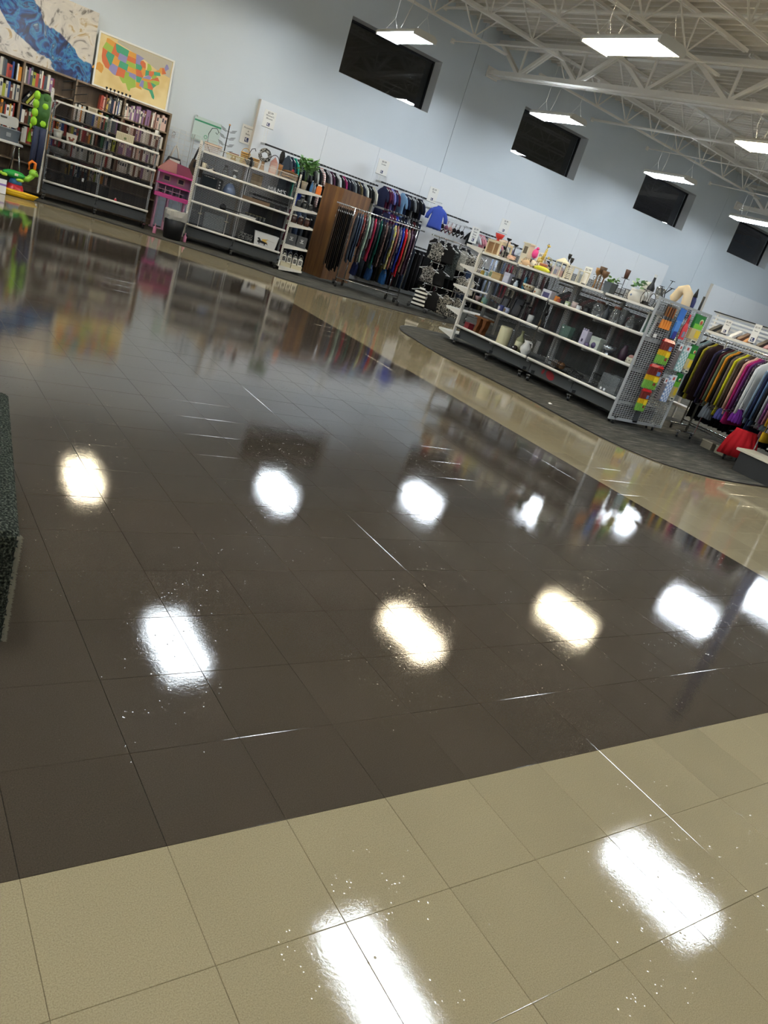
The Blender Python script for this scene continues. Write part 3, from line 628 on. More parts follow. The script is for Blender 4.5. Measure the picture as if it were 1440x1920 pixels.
def frame(t, w, h, c, inner, th=.02, tilt=-.2):
    b = MB(); f = w*.16
    for x0, x1, z0, z1 in ((-w/2, w/2, 0, f), (-w/2, w/2, h-f, h), (-w/2, -w/2+f, f, h-f), (w/2-f, w/2, f, h-f)): b.box(x0, x1, -th/2, th/2, z0, z1)
    o = P_(t, 'frame', b, c, False); o.rotation_euler = (tilt, 0, 0); o.location = (0, 0, .004); q = P_(t, 'picture', MB().box(-w/2+f, w/2-f, 0, .003, f, h-f), inner, False); q.rotation_euler = (tilt, 0, 0); q.location = (0, 0, .004)
def scroll(r0_, r1, turns, n=22, c=(0, 0), z0=0., flip=1):
    return [(c[0]+flip*(r0_+(r1-r0_)*i/n)*math.cos(turns*2*PI*i/n), 0, z0+(r0_+(r1-r0_)*i/n)*math.sin(turns*2*PI*i/n)) for i in range(n+1)]
def card(t, w, h, words, m=WHT, stand=True, logo=True, ts=None):
    z0 = .03 if stand else 0
    P_(t, 'card', MB().box(-w/2, w/2, -.002, .002, z0, z0+h), m, False)
    if stand: P_(t, 'base', MB().bbox((0, 0, .008), (w*.6, .05, .016), .003), GLS, False); P_(t, 'stem', MB().box(-.006, .006, -.002, .002, .012, z0), GLS, False)
    n = len(words); ts = ts or h*.13
    for i, wd in enumerate(words): text(wd, ts*(1.15 if i == 0 else .8), INK, t, (0, -.0026, z0+h*(.82-.19*i)), (PI/2, 0, 0))
    if logo: logo_mark(t, h*.22, (0, -.0026, z0+h*.16))
INK = mat('#22252e', .6); BLUEINK = mat('#1d2a5e', .5)
def logo_mark(t, s, loc):
    """small navy square with a rounded white half-face shape and a dot"""
    b = MB(); b.box(-s/2, s/2, -.0004, 0, -s/2, s/2); b.use(1)
    arc = [(s*.30*math.cos(a)-s*.05, s*.30*math.sin(a)+s*.12) for a in [PI*.5+PI*i/8 for i in range(9)]]
    b.prism([(x, z) for x, z in arc]+[(-s*.05, s*.12)], -.0008, -.0005); b.prism([(-s*.38, -s*.3), (s*.28, -s*.3), (s*.34, -s*.2), (-s*.2, -s*.2)], -.0008, -.0005)
    o = obj('emblem', b, [BLUEINK, WHT], t, loc); return o
def bottle(t, w, h, c, lab=None, cap='#1b1b1b'):
    r = w/2
    P_(t, 'body', MB().lathe([(r*.95, 0), (r, h*.03), (r, h*.58), (r*.4, h*.74), (r*.32, h*.9), (r*.36, h*.92)], 14), c)
    P_(t, 'cap', MB().lathe([(r*.4, h*.91), (r*.4, h)], 10), cap, False)
    if lab: P_(t, 'paper_label', MB().lathe([(r*1.01, h*.14), (r*1.01, h*.48)], 14), lab)

g3, D = G3, .2
def Y3(y): return 8.34-y     # world Y -> distance along the long gondola
def p3(y, z, name, label, cat, d=D, rz=0., grp='goods on the long gondola'): return put(g3, Y3(y), d, z, name, label, cat, rz, grp)
Z1, Z2, Z3, Z4 = 1.45, 1.12, .73, .30
# ---- upper shelf
t = p3(8.22, Z1, 'slatted_crate', 'pale wooden crate with louvred brown sides at the left end of the long gondola', 'crate')
w, d, h = .31, .26, .21; LW = '#d9c9a6'
for x in (-1, 1):
    for y in (-1, 1): P_(t, 'corner_post', MB().cbox((x*(w/2-.012), y*(d/2-.012), h/2), (.024, .024, h)), LW, False)
for z in (.012, h-.012):
    b = MB(); b.box(-w/2+.024, w/2-.024, -d/2, -d/2+.02, z-.012, z+.012); b.box(-w/2+.024, w/2-.024, d/2-.02, d/2, z-.012, z+.012); b.box(-w/2, -w/2+.02, -d/2+.024, d/2-.024, z-.012, z+.012); b.box(w/2-.02, w/2, -d/2+.024, d/2-.024, z-.012, z+.012); stuff(P_(t, 'rail', b, LW, False))
P_(t, 'middle_post', MB().cbox((0.02, -d/2+.008, h/2), (.012, .012, h-.05)), LW, False)
for k in range(9):
    z = .035+(h-.07)*k/8
    P_(t, 'slat', MB().cbox((0, -d/2+.012, z), (w-.05, .003, .016), rx=.6), '#b08a62', False); P_(t, 'slat', MB().cbox((-w/2+.012, 0, z), (.003, d-.05, .016), ry=.6), '#b08a62', False)
P_(t, 'lid', MB().box(-w/2, w/2, -d/2, d/2, h, h+.008), LW, False)
t = p3(8.30, Z1+.2235, 'red_bowl', 'red flared footed bowl on top of the louvred crate', 'bowl'); bowl(t, .15, .105, '#b3221d')
t = p3(8.14, Z1+.2235, 'folded_cloth', 'folded cream napkin beside the red bowl on the crate', 'cloth'); P_(t, 'cloth', MB().bbox((0, 0, .012), (.12, .15, .024), .006), '#e2d3c0', False); P_(t, 'fold', MB().bbox((.01, .01, .03), (.09, .12, .012), .004), '#d9b9a8', False)
for y, h, dd, w_ in ((8.0, .30, .14, 'taller'), (7.90, .25, .22, 'shorter')):
    t = p3(y, Z1, 'candle_holder', w_+' of two black flat-topped candle holders by the louvred crate', 'candle holder', dd); candlestick(t, .085, h, IRON)
t = p3(7.97, Z1, 'open_booklet', 'white open booklet lying at the gondola edge below black candle holders', 'booklet', .06); b = MB(); b.cbox((-.045, 0, .012), (.09, .1, .003), ry=.15); b.cbox((.045, 0, .012), (.09, .1, .003), ry=-.15); P_(t, 'pages', b, '#e9e9ea', False); P_(t, 'cover', MB().box(-.09, .09, -.052, .052, 0.0, .003), '#cfcfd2', False)
t = p3(7.74, Z1, 'cream_clock_case', 'cream box-shaped mantel case with dark square opening behind the shell flower', 'ornament', .33); carton(t, .14, .1, .31, '#d8d2bd'); P_(t, 'opening', MB().box(-.04, .04, -.0525, -.0505, .17, .27), '#5c564a', False); P_(t, 'cornice', MB().bbox((0, 0, .315), (.165, .125, .02), .004), '#cbc4ae', False)
t = p3(7.80, Z1, 'fabric_flower', 'pale peach fabric flower on the long gondola', 'flower', .12)
for k in range(9):
    a = k*2*PI/9; b = MB(); b.sph((.035*math.cos(a), .035*math.sin(a), .045+.02*(k % 2)), .035, 8, sz=.55); P_(t, 'petal', b, ['#e8c6b2', '#dcb096'][k % 2])
P_(t, 'centre', MB().sph((0, 0, .06), .03, 8), '#c98f77')
t = p3(7.60, Z1, 'pink_lantern', 'hot pink bird-shaped lantern standing on a thin wire leg', 'lantern', .36); P_(t, 'body', MB().sph((0, 0, .21), .052, 12, sx=.9, sz=1.35), '#e0458f'); P_(t, 'head', MB().sph((.02, 0, .285), .024, 8), '#e0458f'); P_(t, 'beak', MB().tube([(.035, 0, .287), (.065, 0, .28)], .008, 6, taper=[1, .1]), '#d9a43f'); P_(t, 'leg', MB().tube([(0, 0, 0.004), (.01, 0, .15)], .004, 5), IRON); P_(t, 'base', MB().lathe([(.04, 0), (.035, .008)], 12), IRON)
t = p3(7.43, Z1, 'price_card', 'white price card in a clear stand between pink lantern and giraffe', 'sign', .34); card(t, .17, .22, ['$4.99', 'Home', 'Decor'], stand=True, logo=False, ts=.045)
LEO = NT('leopard'); g_ = LEO.n('ShaderNodeTexCoord'); v_ = LEO.n('ShaderNodeTexVoronoi'); v_.inputs['Scale'].default_value = 45; LEO.l(g_.outputs['Object'], v_.inputs['Vector']); LEO.l(LEO.ramp(v_.outputs['Distance'], [(.25, '#c9ac86'), (.4, '#2c211a'), (.6, '#d8c2a2')]), LEO.b.inputs['Base Color']); LEO.b.inputs['Roughness'].default_value = .8
t = p3(7.55, Z1, 'leopard_bag', 'leopard print soft pouch slumped behind the plush dog', 'bag', .22); b = MB(); b.loft([[(.13*s1*math.cos(a), .05*s1*math.sin(a), z) for a in [2*PI*i/14 for i in range(14)]] for s1, z in ((.8, 0), (1, .03), (.95, .07), (.6, .115))]); P_(t, 'pouch', b, LEO.m); P_(t, 'zip', MB().box(-.08, .08, -.005, .005, .113, .118), '#2a211b', False)
t = p3(7.40, Z1, 'plush_dog', 'tan and white plush dog lying at the gondola edge', 'plush toy', .08)
b = MB(); b.sph((0, 0, .045), .055, 12, sx=1.8, sy=.8, sz=.8); P_(t, 'body', b, '#d9b58c'); P_(t, 'head', MB().sph((.115, 0, .075), .042, 12, sx=1.1), '#e6dcc8'); P_(t, 'muzzle', MB().sph((.155, -.005, .062), .02, 8), '#efe8da'); P_(t, 'nose', MB().sph((.172, -.005, .066), .008, 6), '#1b1714')
for s_ in (-1, 1): P_(t, 'ear', MB().sph((.1, s_*.035, .09), .02, 8, sx=.6, sz=1.3), '#4b3424'); P_(t, 'paw', MB().sph((.08, s_*.03, .014), .018, 8, sx=1.6, sz=.75), '#e6dcc8'); P_(t, 'paw', MB().sph((-.09, s_*.035, .014), .018, 8, sx=1.5, sz=.75), '#d9b58c')
P_(t, 'tail', MB().tube([(-.095, 0, .05), (-.13, .01, .06), (-.15, .015, .085)], .01, 6, taper=[1, .9, .5]), '#d9b58c')
GIR = NT('giraffe_hide'); g_ = GIR.n('ShaderNodeTexCoord'); v_ = GIR.n('ShaderNodeTexVoronoi', feature='DISTANCE_TO_EDGE'); v_.inputs['Scale'].default_value = 38; GIR.l(g_.outputs['Object'], v_.inputs['Vector']); GIR.l(GIR.ramp(v_.outputs['Distance'], [(.06, '#f0e6a0'), (.1, '#cfa92e')]), GIR.b.inputs['Base Color'])
t = p3(7.29, Z1, 'giraffe_figure', 'tall yellow giraffe figurine with a long neck', 'figurine', .2)
b = MB(); b.sph((0, 0, .15), .04, 10, sx=1.4, sy=.7, sz=.9); P_(t, 'body', b, GIR.m); P_(t, 'neck', MB().tube([(.03, 0, .16), (.05, 0, .22), (.06, 0, .30), (.062, 0, .345)], .022, 8, taper=[1.2, .9, .7, .6]), GIR.m); P_(t, 'head', MB().sph((.078, 0, .352), .02, 8, sx=1.6, sy=.8, sz=.8), GIR.m)
for s_ in (-1, 1): P_(t, 'horn', MB().tube([(.062, s_*.008, .362), (.06, s_*.009, .385)], .0035, 5), '#8a6a24'); P_(t, 'ear', MB().sph((.058, s_*.02, .358), .008, 6), '#e5d98c')
for x in (-.035, .035):
    for y in (-.014, .014): P_(t, 'leg', MB().tube([(x, y, .13), (x*1.15, y*1.2, .07), (x*1.1, y*1.2, 0.003)], .0085, 6, taper=[1.2, .9, .8]), GIR.m)
P_(t, 'tail', MB().tube([(-.05, 0, .16), (-.065, 0, .11)], .003, 5), '#8a6a24')
t = p3(7.16, Z1, 'terracotta_pot', 'small terracotta pot beside the yellow plush', 'pot', .17); pot(t, .12, .11, '#b87452')
t = p3(7.22, Z1, 'wire_wreath', 'round silver wire wreath with metal flowers', 'wreath', .3); b = MB(); b.tube([(.085*math.cos(a), 0, .13+.085*math.sin(a)) for a in [2*PI*i/18 for i in range(18)]], .006, 6, closed=True); P_(t, 'ring', b, LGREY)
for k in range(7): a = k*2*PI/7; P_(t, 'flower', MB().sph((.075*math.cos(a), -.01, .13+.075*math.sin(a)), .022, 7, sy=.5), ['#b8b49a', '#8d927c', '#c8b76a'][k % 3])
P_(t, 'stand', MB().tube([(-.05, .03, .003), (0, 0, .05), (.05, .03, .003)], .004, 5), LGREY)
t = p3(6.99, Z1, 'floral_box', 'small pink and blue floral keepsake box', 'box', .3); carton(t, .13, .1, .13, '#c9a9a6', '#5a5f86', '#b7b0c0')
t = p3(6.87, Z1, 'twin_goblet', 'pair of black goblet candle holders joined on one tall stand', 'candle holder', .34)
for x, h in ((-.03, .34), (.035, .30)): P_(t, 'stem', MB().lathe([(.028, 0), (.024, .008), (.006, .03), (.006, h-.07)], 10, (x, 0, 0)), IRON); P_(t, 'goblet', MB().lathe([(.008, h-.075), (.022, h-.05), (.026, h), (.022, h)], 10, (x, 0, 0)), IRON)
t = p3(7.03, Z1, 'yellow_plush', 'long bright yellow plush lying along the front edge', 'plush toy', .04)
b = MB(); b.tube([(-.15, 0, .035), (-.08, .01, .04), (0, .012, .038), (.08, .006, .035), (.15, -.005, .028)], .033, 10, taper=[.5, .95, 1, .9, .5]); P_(t, 'body', b, '#d8d63a'); P_(t, 'tip', MB().sph((.158, -.005, .028), .015, 8), '#b8b62c'); P_(t, 'tip', MB().sph((-.16, 0, .033), .014, 8), '#b8b62c')
LC = '#dcd6bf'
t = p3(6.80, Z1, 'shutter_lantern', 'cream lantern with pyramid roof, leftmost of three on the long gondola', 'lantern', .15); lantern(t, .13, .27, LC, slat=False)
t = p3(6.585, Z1, 'louvred_lantern', 'cream louvred lantern with flat top, middle of three', 'lantern', .17); lantern(t, .15, .19, LC, roof=False)
t = p3(6.36, Z1, 'glazed_lantern', 'small cream glazed lantern, rightmost of three', 'lantern', .15); lantern(t, .11, .17, LC, slat=False, roof=False)
t = p3(6.50, Z1, 'price_card', 'white price card rising behind the cream lanterns', 'sign', .36); card(t, .13, .22, ['$3.99'], logo=False, ts=.04)
t = p3(6.18, Z1, 'wooden_tulips', 'three dark wooden tulip cups on stems in a cluster', 'ornament', .28)
for x, h, c in ((-.06, .27, '#7a5526'), (.0, .30, '#4a3219'), (.065, .26, '#5c3d1e')): P_(t, 'stem', MB().lathe([(.03, 0), (.012, .02), (.01, h-.09)], 10, (x, 0, 0)), c); P_(t, 'cup', MB().lathe([(.012, h-.095), (.042, h-.06), (.05, h), (.042, h)], 10, (x, 0, 0)), c)
t = p3(6.08, Z1, 'scrollwork_ornament', 'grey scrolled iron ornament leaning behind the slate planter', 'ornament', .12)
for cx, f_, z in ((-.06, 1, .06), (.06, -1, .06), (-.05, 1, .14), (.05, -1, .14)): P_(t, 'scroll', MB().tube(scroll(.005, .045, 1.4, 20, (cx, 0), z, f_), .004, 5), '#5e605c')
P_(t, 'upright_bar', MB().tube([(0, 0, .003), (0, 0, .19)], .004, 5), '#5e605c'); P_(t, 'foot_bar', MB().box(-.1, .1, -.02, .02, 0, .006), '#5e605c', False)
t = p3(5.84, Z1, 'slate_planter', 'slate-blue square planter with a small green plant', 'planter', .14); b = MB(); b.loft([[(a*s_, c_*s_, z) for a, c_ in ((-1, -1), (1, -1), (1, 1), (-1, 1))] for s_, z in ((.05, 0), (.068, .14), (.06, .14), (.055, .12))]); P_(t, 'planter', b, '#4f585e', False); leaves(t, 22, .06, .165, '#5f8a3a', 5, .05)
t = p3(5.66, Z1, 'iron_stand', 'black iron tiered candle stand with square plates', 'candle stand', .12)
for x, h in ((-.06, .16), (.02, .235), (.09, .12)): P_(t, 'leg', MB().tube([(x, 0, 0.003), (x, 0, h)], .005, 5), IRON); P_(t, 'plate', MB().cbox((x, 0, h), (.08, .07, .006)), IRON, False)
P_(t, 'cross_bar', MB().tube([(-.06, 0, .04), (.09, 0, .04)], .004, 5), IRON)
t = p3(5.64, Z1+.24, 'brown_candle', 'tapered dark brown candle on the black iron stand', 'candle', .12); P_(t, 'wax', MB().lathe([(.026, 0), (.034, .1), (.03, .105), (.01, .1)], 12), '#4e2f22'); P_(t, 'wick', MB().tube([(0, 0, .1), (0, 0, .112)], .0015, 4), '#1c1512')
t = p3(5.50, Z1, 'price_card', 'tall white sign card with navy emblem behind the succulent', 'sign', .37); card(t, .14, .26, ['$2.99', 'Home', 'Decor'], stand=True, ts=.03); t['label'] = 'tall white sign card with navy emblem behind the succulent'
t = p3(5.50, Z1, 'potted_succulent', 'green pointed succulent in a white pot behind the round crock', 'plant', .24); pot(t, .13, .16, '#e5e2d8'); leaves(t, 30, .05, .22, '#6f9a6a', 9, .06, up=1.)
t = p3(5.36, Z1, 'patterned_bottle', 'black wine bottle with white patterned body and black base', 'bottle', .31); bottle(t, .095, .39, '#16181a', '#c9cdd0', '#d9d9d6')
t = p3(5.38, Z1, 'stoneware_crock', 'round white stoneware crock with a small blue mark', 'crock', .12); P_(t, 'crock', MB().lathe([(.065, 0), (.09, .03), (.098, .075), (.085, .12), (.075, .135), (.085, .15), (.075, .15), (.065, .13)], 20), '#d8d3c6'); P_(t, 'painted_mark', MB().cbox((0, -.0985, .075), (.022, .003, .022), ry=.78), '#6c7f9c', False)
t = p3(5.16, Z1, 'wire_candle_holder', 'low black wire loop candle holder near the silver end panel', 'candle holder', .08)
for x in (-.06, .06): P_(t, 'loop', MB().tube([(x+.045*math.cos(a), 0, .085+.08*math.sin(a)) for a in [2*PI*i/16 for i in range(16)]], .004, 5, closed=True), IRON)
P_(t, 'foot', MB().tube([(-.11, 0, .005), (0, .0, .02), (.11, 0, .005)], .004, 5), IRON); P_(t, 'dish', MB().lathe([(.03, .17), (.045, .178)], 12, (-.06, 0, 0)), IRON)
t = p3(5.21, Z1, 'stemmed_glass', 'clear footed glass dish behind the wire loops', 'glass', .31); P_(t, 'glass', MB().lathe([(.04, 0), (.035, .006), (.008, .02), (.008, .12), (.05, .17), (.06, .26), (.055, .26), (.045, .175)], 14), GLS)
t = p3(5.02, Z1, 'branch_candelabra', 'tall black branch-shaped candelabra with flat dishes at the gondola end', 'candle holder', .17)
for pts, pl in (([(0, 0, .005), (.02, 0, .12), (-.01, 0, .22), (.03, 0, .36)], 1), ([(.02, 0, .12), (-.06, .01, .2), (-.09, .01, .27)], 1), ([(-.01, 0, .2), (.05, -.02, .25), (.08, -.02, .28)], 1), ([(0, 0, .06), (.06, .02, .09), (.07, .02, .009)], 0), ([(0, 0, .06), (-.06, .0, .08), (-.08, .0, .009)], 0)):
    P_(t, 'branch', MB().tube(pts, .006, 6), IRON)
    if pl: P_(t, 'dish', MB().lathe([(.03, 0), (.035, .006)], 12, pts[-1]), IRON)
t = p3(5.11, Z1, 'plush_arch', 'cream fleecy arched pet cushion at the end of the long gondola', 'cushion', .62); b = MB(); b.tube([(-.10, 0, .06), (-.10, 0, .2), (-.05, 0, .31), (.02, 0, .34), (.08, 0, .29), (.10, 0, .16), (.11, 0, .05)], .06, 10, taper=[1, 1, 1, 1, 1, 1, .9]); P_(t, 'arch', b, mat('#dcc9a8', .95)); P_(t, 'pad', MB().sph((0, 0, .04), .07, 12, sx=1.9, sz=.55), mat('#d3c0a0', .95))
# ---- second shelf
def pz(y, z, name, label, cat, d=.14, rz=0.): return p3(y, z, name, label, cat, d, rz)
t = pz(8.33, Z2, 'spice_jar', 'small mustard yellow jar at the left of the second shelf', 'jar'); jar(t, .06, .09, '#c9a945', '#e0d7b8')
t = pz(8.24, Z2, 'blue_jar', 'small pale blue jar next to the mustard jar', 'jar'); jar(t, .06, .08, '#a9c4c8', '#8fb0b8')
t = pz(8.13, Z2, 'greeting_card', 'upright greeting card with green picture by the kraft box', 'card'); P_(t, 'front', MB().cbox((0, -.012, .064), (.085, .002, .125), rx=-.12), '#d8d4c2', False); P_(t, 'back', MB().cbox((0, .012, .064), (.085, .002, .125), rx=.12), '#d8d4c2', False); P_(t, 'picture', MB().cbox((0, -.0135, .07), (.06, .001, .07), rx=-.12), '#7d8f62', False)
t = pz(7.95, Z2, 'kraft_box', 'open kraft cardboard gift box on the second shelf', 'box', .16); carton(t, .2, .15, .12, '#c8ab78', None, '#b99a68')
t = pz(7.73, Z2, 'lilac_box', 'tall pale lilac carton beside the kraft box', 'box'); carton(t, .13, .1, .17, '#c5c6d6', '#d8d8e4')
t = pz(7.55, Z2, 'black_box', 'black carton with white sticker on the second shelf', 'box'); carton(t, .11, .1, .14, '#17171c'); P_(t, 'sticker', MB().box(-.04, -.01, -.0515, -.0502, .09, .11), '#e8e8e8', False)
t = pz(7.43, Z2, 'teal_figurine', 'tall teal glass figurine', 'figurine', .2); vase(t, .075, .2, '#2f7f98', [(.7, 0), (.5, .1), (.85, .35), (.4, .6), (.6, .75), (.35, .9), (.1, 1)])
t = pz(7.47, Z2, 'white_vase', 'pale blue-white bulb vase in front of the teal figurine', 'vase', .08); vase(t, .075, .11, '#c3d0d6')
t = pz(7.26, Z2, 'flower_bowl', 'cream bowl painted with brown flowers', 'bowl', .14); bowl(t, .19, .11, '#ddd3b8'); 
for k in range(5): P_(t, 'painted_flower', MB().sph((.086*math.cos(-PI/2+(k-2)*.5), .086*math.sin(-PI/2+(k-2)*.5), .08), .014, 7), '#8a6a34')
t = pz(7.06, Z2, 'cream_mug', 'wide cream mug with orange spot', 'mug'); mug(t, .13, .10, '#e0d9c6'); P_(t, 'spot', MB().sph((0, -.051, .05), .014, 7, sy=.3), '#c9763c')
t = pz(6.83, Z2, 'purple_box', 'white and purple patterned carton', 'box'); carton(t, .18, .1, .13, '#dad8dd', '#4d4a72')
t = pz(6.65, Z2, 'orange_cup', 'orange cup with a darker brown base', 'cup'); mug(t, .09, .09, '#c9782a')
t = pz(6.56, Z2, 'red_cup', 'small brick red cup beside the orange cup', 'cup', .1); mug(t, .07, .07, '#a44a35')
t = pz(6.49, Z2, 'grey_votive', 'small grey-blue glass votive near the paired uprights', 'glass', .1); P_(t, 'votive', MB().lathe([(.025, 0), (.034, .06), (.03, .06), (.022, .01)], 12), SMOKE)
t = pz(6.39, Z2, 'green_card', 'small white and green card box', 'box', .1); carton(t, .075, .04, .075, '#b9c79a', '#e8ebdf')
t = pz(6.28, Z2, 'pink_tumbler', 'pale pink ceramic tumbler', 'cup', .12); P_(t, 'tumbler', MB().lathe([(.036, 0), (.046, .1), (.04, .1), (.032, .01)], 14), '#d8bfb8'); P_(t, 'rim', MB().lathe([(.047, .092), (.047, .1)], 14), '#e8d9d0')
t = pz(6.18, Z2, 'white_mug', 'small white mug between pink tumbler and black cup', 'mug', .1); mug(t, .085, .075, '#dcdde0')
t = pz(6.05, Z2, 'black_cup', 'shiny black cup with two handles', 'cup', .12); mug(t, .11, .09, '#101014'); P_(t, 'handle', MB().tube([(-.042, 0, .07), (-.066, 0, .06), (-.066, 0, .03), (-.042, 0, .02)], .005, 6), '#101014')
t = pz(5.88, Z2, 'glass_canister', 'round clear glass canister with a dark brown lid', 'jar'); jar(t, .15, .22, GLS, '#4b2c20')
t = pz(5.73, Z2, 'slate_flask', 'slate grey flask bottle with loop handle', 'bottle'); bottle(t, .09, .2, '#2e3438', None, '#1d2225'); P_(t, 'loop', MB().tube([(-.03, 0, .17), (-.035, 0, .21), (0, 0, .23), (.035, 0, .21), (.03, 0, .17)], .005, 6), '#1d2225')
t = pz(5.58, Z2, 'lidded_jar', 'tall ribbed glass jar with wooden lid', 'jar'); jar(t, .12, .22, GLS, '#6a3b27')
t = pz(5.45, Z2, 'glass_vase', 'tall clear glass cylinder vase', 'vase'); vase(t, .09, .22, GLS, [(.8, 0), (.9, .02), (1, 1), (.92, 1), (.8, .05)])
t = pz(5.31, Z2, 'glass_decanter', 'clear cut-glass decanter with stopper', 'decanter'); vase(t, .11, .16, GLS); P_(t, 'stopper', MB().sph((0, 0, .175), .02, 8), GLS)
t = pz(5.10, Z2, 'photo_stand', 'white upright frame with dark green panels at the shelf end', 'frame', .22); frame(t, .16, .29, '#dfe0da', '#3f5a4c', .02, -.08)
# ---- third shelf
t = pz(8.24, Z3, 'pink_dish', 'pale pink glass footed dish', 'dish'); bowl(t, .1, .09, mat('#d8b2b0', .1, trans=.5))
t = pz(8.07, Z3, 'frog_pot', 'green ceramic frog pot with yellow belly', 'pot'); P_(t, 'body', MB().lathe([(.03, 0), (.05, .04), (.045, .08), (.05, .095), (.04, .095)], 14), '#7fa596'); P_(t, 'belly', MB().sph((0, -.035, .035), .025, 8, sy=.6), '#c9b95a')
for s_ in (-1, 1): P_(t, 'eye', MB().sph((s_*.022, -.02, .105), .012, 8), '#6d9384')
t = pz(7.72, Z3, 'ornate_frame', 'black ornate picture frame with dark print, left of a pair', 'frame', .2); frame(t, .17, .23, '#19181a', '#3f4146', .025)
t = pz(7.44, Z3, 'ornate_frame', 'large black ornate picture frame, right of a pair', 'frame', .2); frame(t, .21, .29, '#121214', '#2b2d33', .025)
t = pz(7.60, Z3, 'blue_mug', 'dark blue mug with pale pattern in front of the frames', 'mug', .08); mug(t, .1, .1, '#4b4f86'); P_(t, 'pattern', MB().box(-.02, .02, -.0425, -.040, .03, .08), '#c7c3c8', False)
t = pz(7.46, Z3, 'picture_mug', 'white and blue picture mug beside the dark blue mug', 'mug', .07); mug(t, .1, .095, '#a9adc4'); P_(t, 'picture', MB().box(-.02, .02, -.0425, -.040, .03, .08), '#6a5a48', False)
for y, h, q in ((7.26, .2, 'left of a trio'), (7.17, .27, 'tallest of a trio'), (7.09, .23, 'right of a trio')):
    t = pz(y, Z3, 'pillar_holder', 'black wooden pillar candle holder, '+q, 'candle holder'); candlestick(t, .085, h, '#101012')
t = pz(6.96, Z3, 'white_candle', 'short white pillar candle on a small black foot', 'candle', .1); P_(t, 'wax', MB().lathe([(.042, .02), (.044, .12), (.036, .125), (.01, .118)], 14), '#d5d5d0'); P_(t, 'foot', MB().lathe([(.05, 0), (.046, .02)], 14), IRON)
t = pz(6.74, Z3, 'lamp_post_ornament', 'black iron lamp post ornament with little figures', 'ornament', .14)
P_(t, 'base', MB().lathe([(.07, 0), (.06, .015), (.02, .03)], 12), IRON); P_(t, 'post', MB().lathe([(.012, .03), (.008, .18)], 8), IRON); P_(t, 'lamp', MB().lathe([(.012, .18), (.028, .2), (.02, .25), (.004, .29)], 8), IRON); P_(t, 'figure', MB().lathe([(.02, .02), (.016, .08), (.006, .1), (.013, .115), (.003, .13)], 8, (.04, -.02, 0)), '#2a2622'); P_(t, 'figure', MB().lathe([(.02, .02), (.016, .07), (.006, .09), (.013, .1), (.003, .115)], 8, (-.04, -.015, 0)), '#6d5a40')
t = pz(6.25, Z3, 'glass_block_vase', 'square greenish glass vase with price sticker', 'vase'); b = MB(); s_ = .085; b.box(-s_, s_, -.05, .05, 0, .17); P_(t, 'block', b, GRNGLS, False); P_(t, 'sticker', MB().box(-.06, -.035, -.0515, -.0505, .125, .14), '#eeeeee', False)
t = pz(6.03, Z3, 'wire_caddy', 'small black wire caddy', 'rack'); 
for x in (-.055, .055): P_(t, 'side_loop', MB().tube([(x, -.05, .003), (x, -.05, .14), (x, .05, .14), (x, .05, .003)], .004, 5), IRON)
for z in (.004, .06): P_(t, 'tray_wire', MB().tube([(-.055, -.05, z), (.055, -.05, z), (.055, .05, z), (-.055, .05, z)], .003, 5, closed=True), IRON)
t = pz(5.89, Z3, 'tower_box', 'lilac toy castle tower with battlements and a little door', 'toy tower', .12); P_(t, 'tower', MB().bbox((0, 0, .1), (.1, .1, .2), .006), '#c3bdd0', False); P_(t, 'door', MB().box(-.014, .014, -.0515, -.0502, .05, .09), '#3b3550', False)
for x in (-.035, 0, .035): P_(t, 'battlement', MB().cbox((x, -.038, .212), (.02, .02, .024)), '#b6b0c6', False)
t = pz(5.70, Z3, 'gift_box', 'white and sage carton with purple round motif', 'box', .16); carton(t, .16, .12, .17, '#ccd4c6', None, '#b9c2b8'); o = P_(t, 'motif', MB().lathe([(.04, -.0015), (.04, .0)], 14), '#5a4f72')
o.location = (0, -.061, .06); o.rotation_euler = (PI/2, 0, 0)
t = pz(5.77, Z3, 'purple_ball', 'purple ball ornament resting in front of the sage carton', 'ornament', .055); P_(t, 'ball', MB().sph((0, 0, .036), .036, 12), '#5e5172'); P_(t, 'cap', MB().lathe([(.009, .07), (.009, .08)], 8), LGREY)
t = pz(5.45, Z3, 'silver_bowl', 'faceted silver glass bowl', 'bowl', .12); bowl(t, .19, .13, mat('#a9adb4', .12, .8))
t = pz(5.33, Z3, 'dark_vase', 'dark plum squat vase behind the silver bowl', 'vase', .27); vase(t, .12, .2, '#3a2432')
t = pz(5.08, Z3, 'face_planter', 'cream planter with painted face and dried topping at the end panel', 'planter', .14); P_(t, 'pot', MB().lathe([(.04, 0), (.062, .03), (.06, .08), (.05, .09), (.045, .08)], 14), '#d8d2b8'); P_(t, 'topping', MB().sph((0, 0, .095), .045, 10, sz=.7), '#b98a80')
for s_ in (-1, 1): P_(t, 'painted_eye', MB().sph((s_*.02, -.055, .055), .007, 6), '#3a3026')
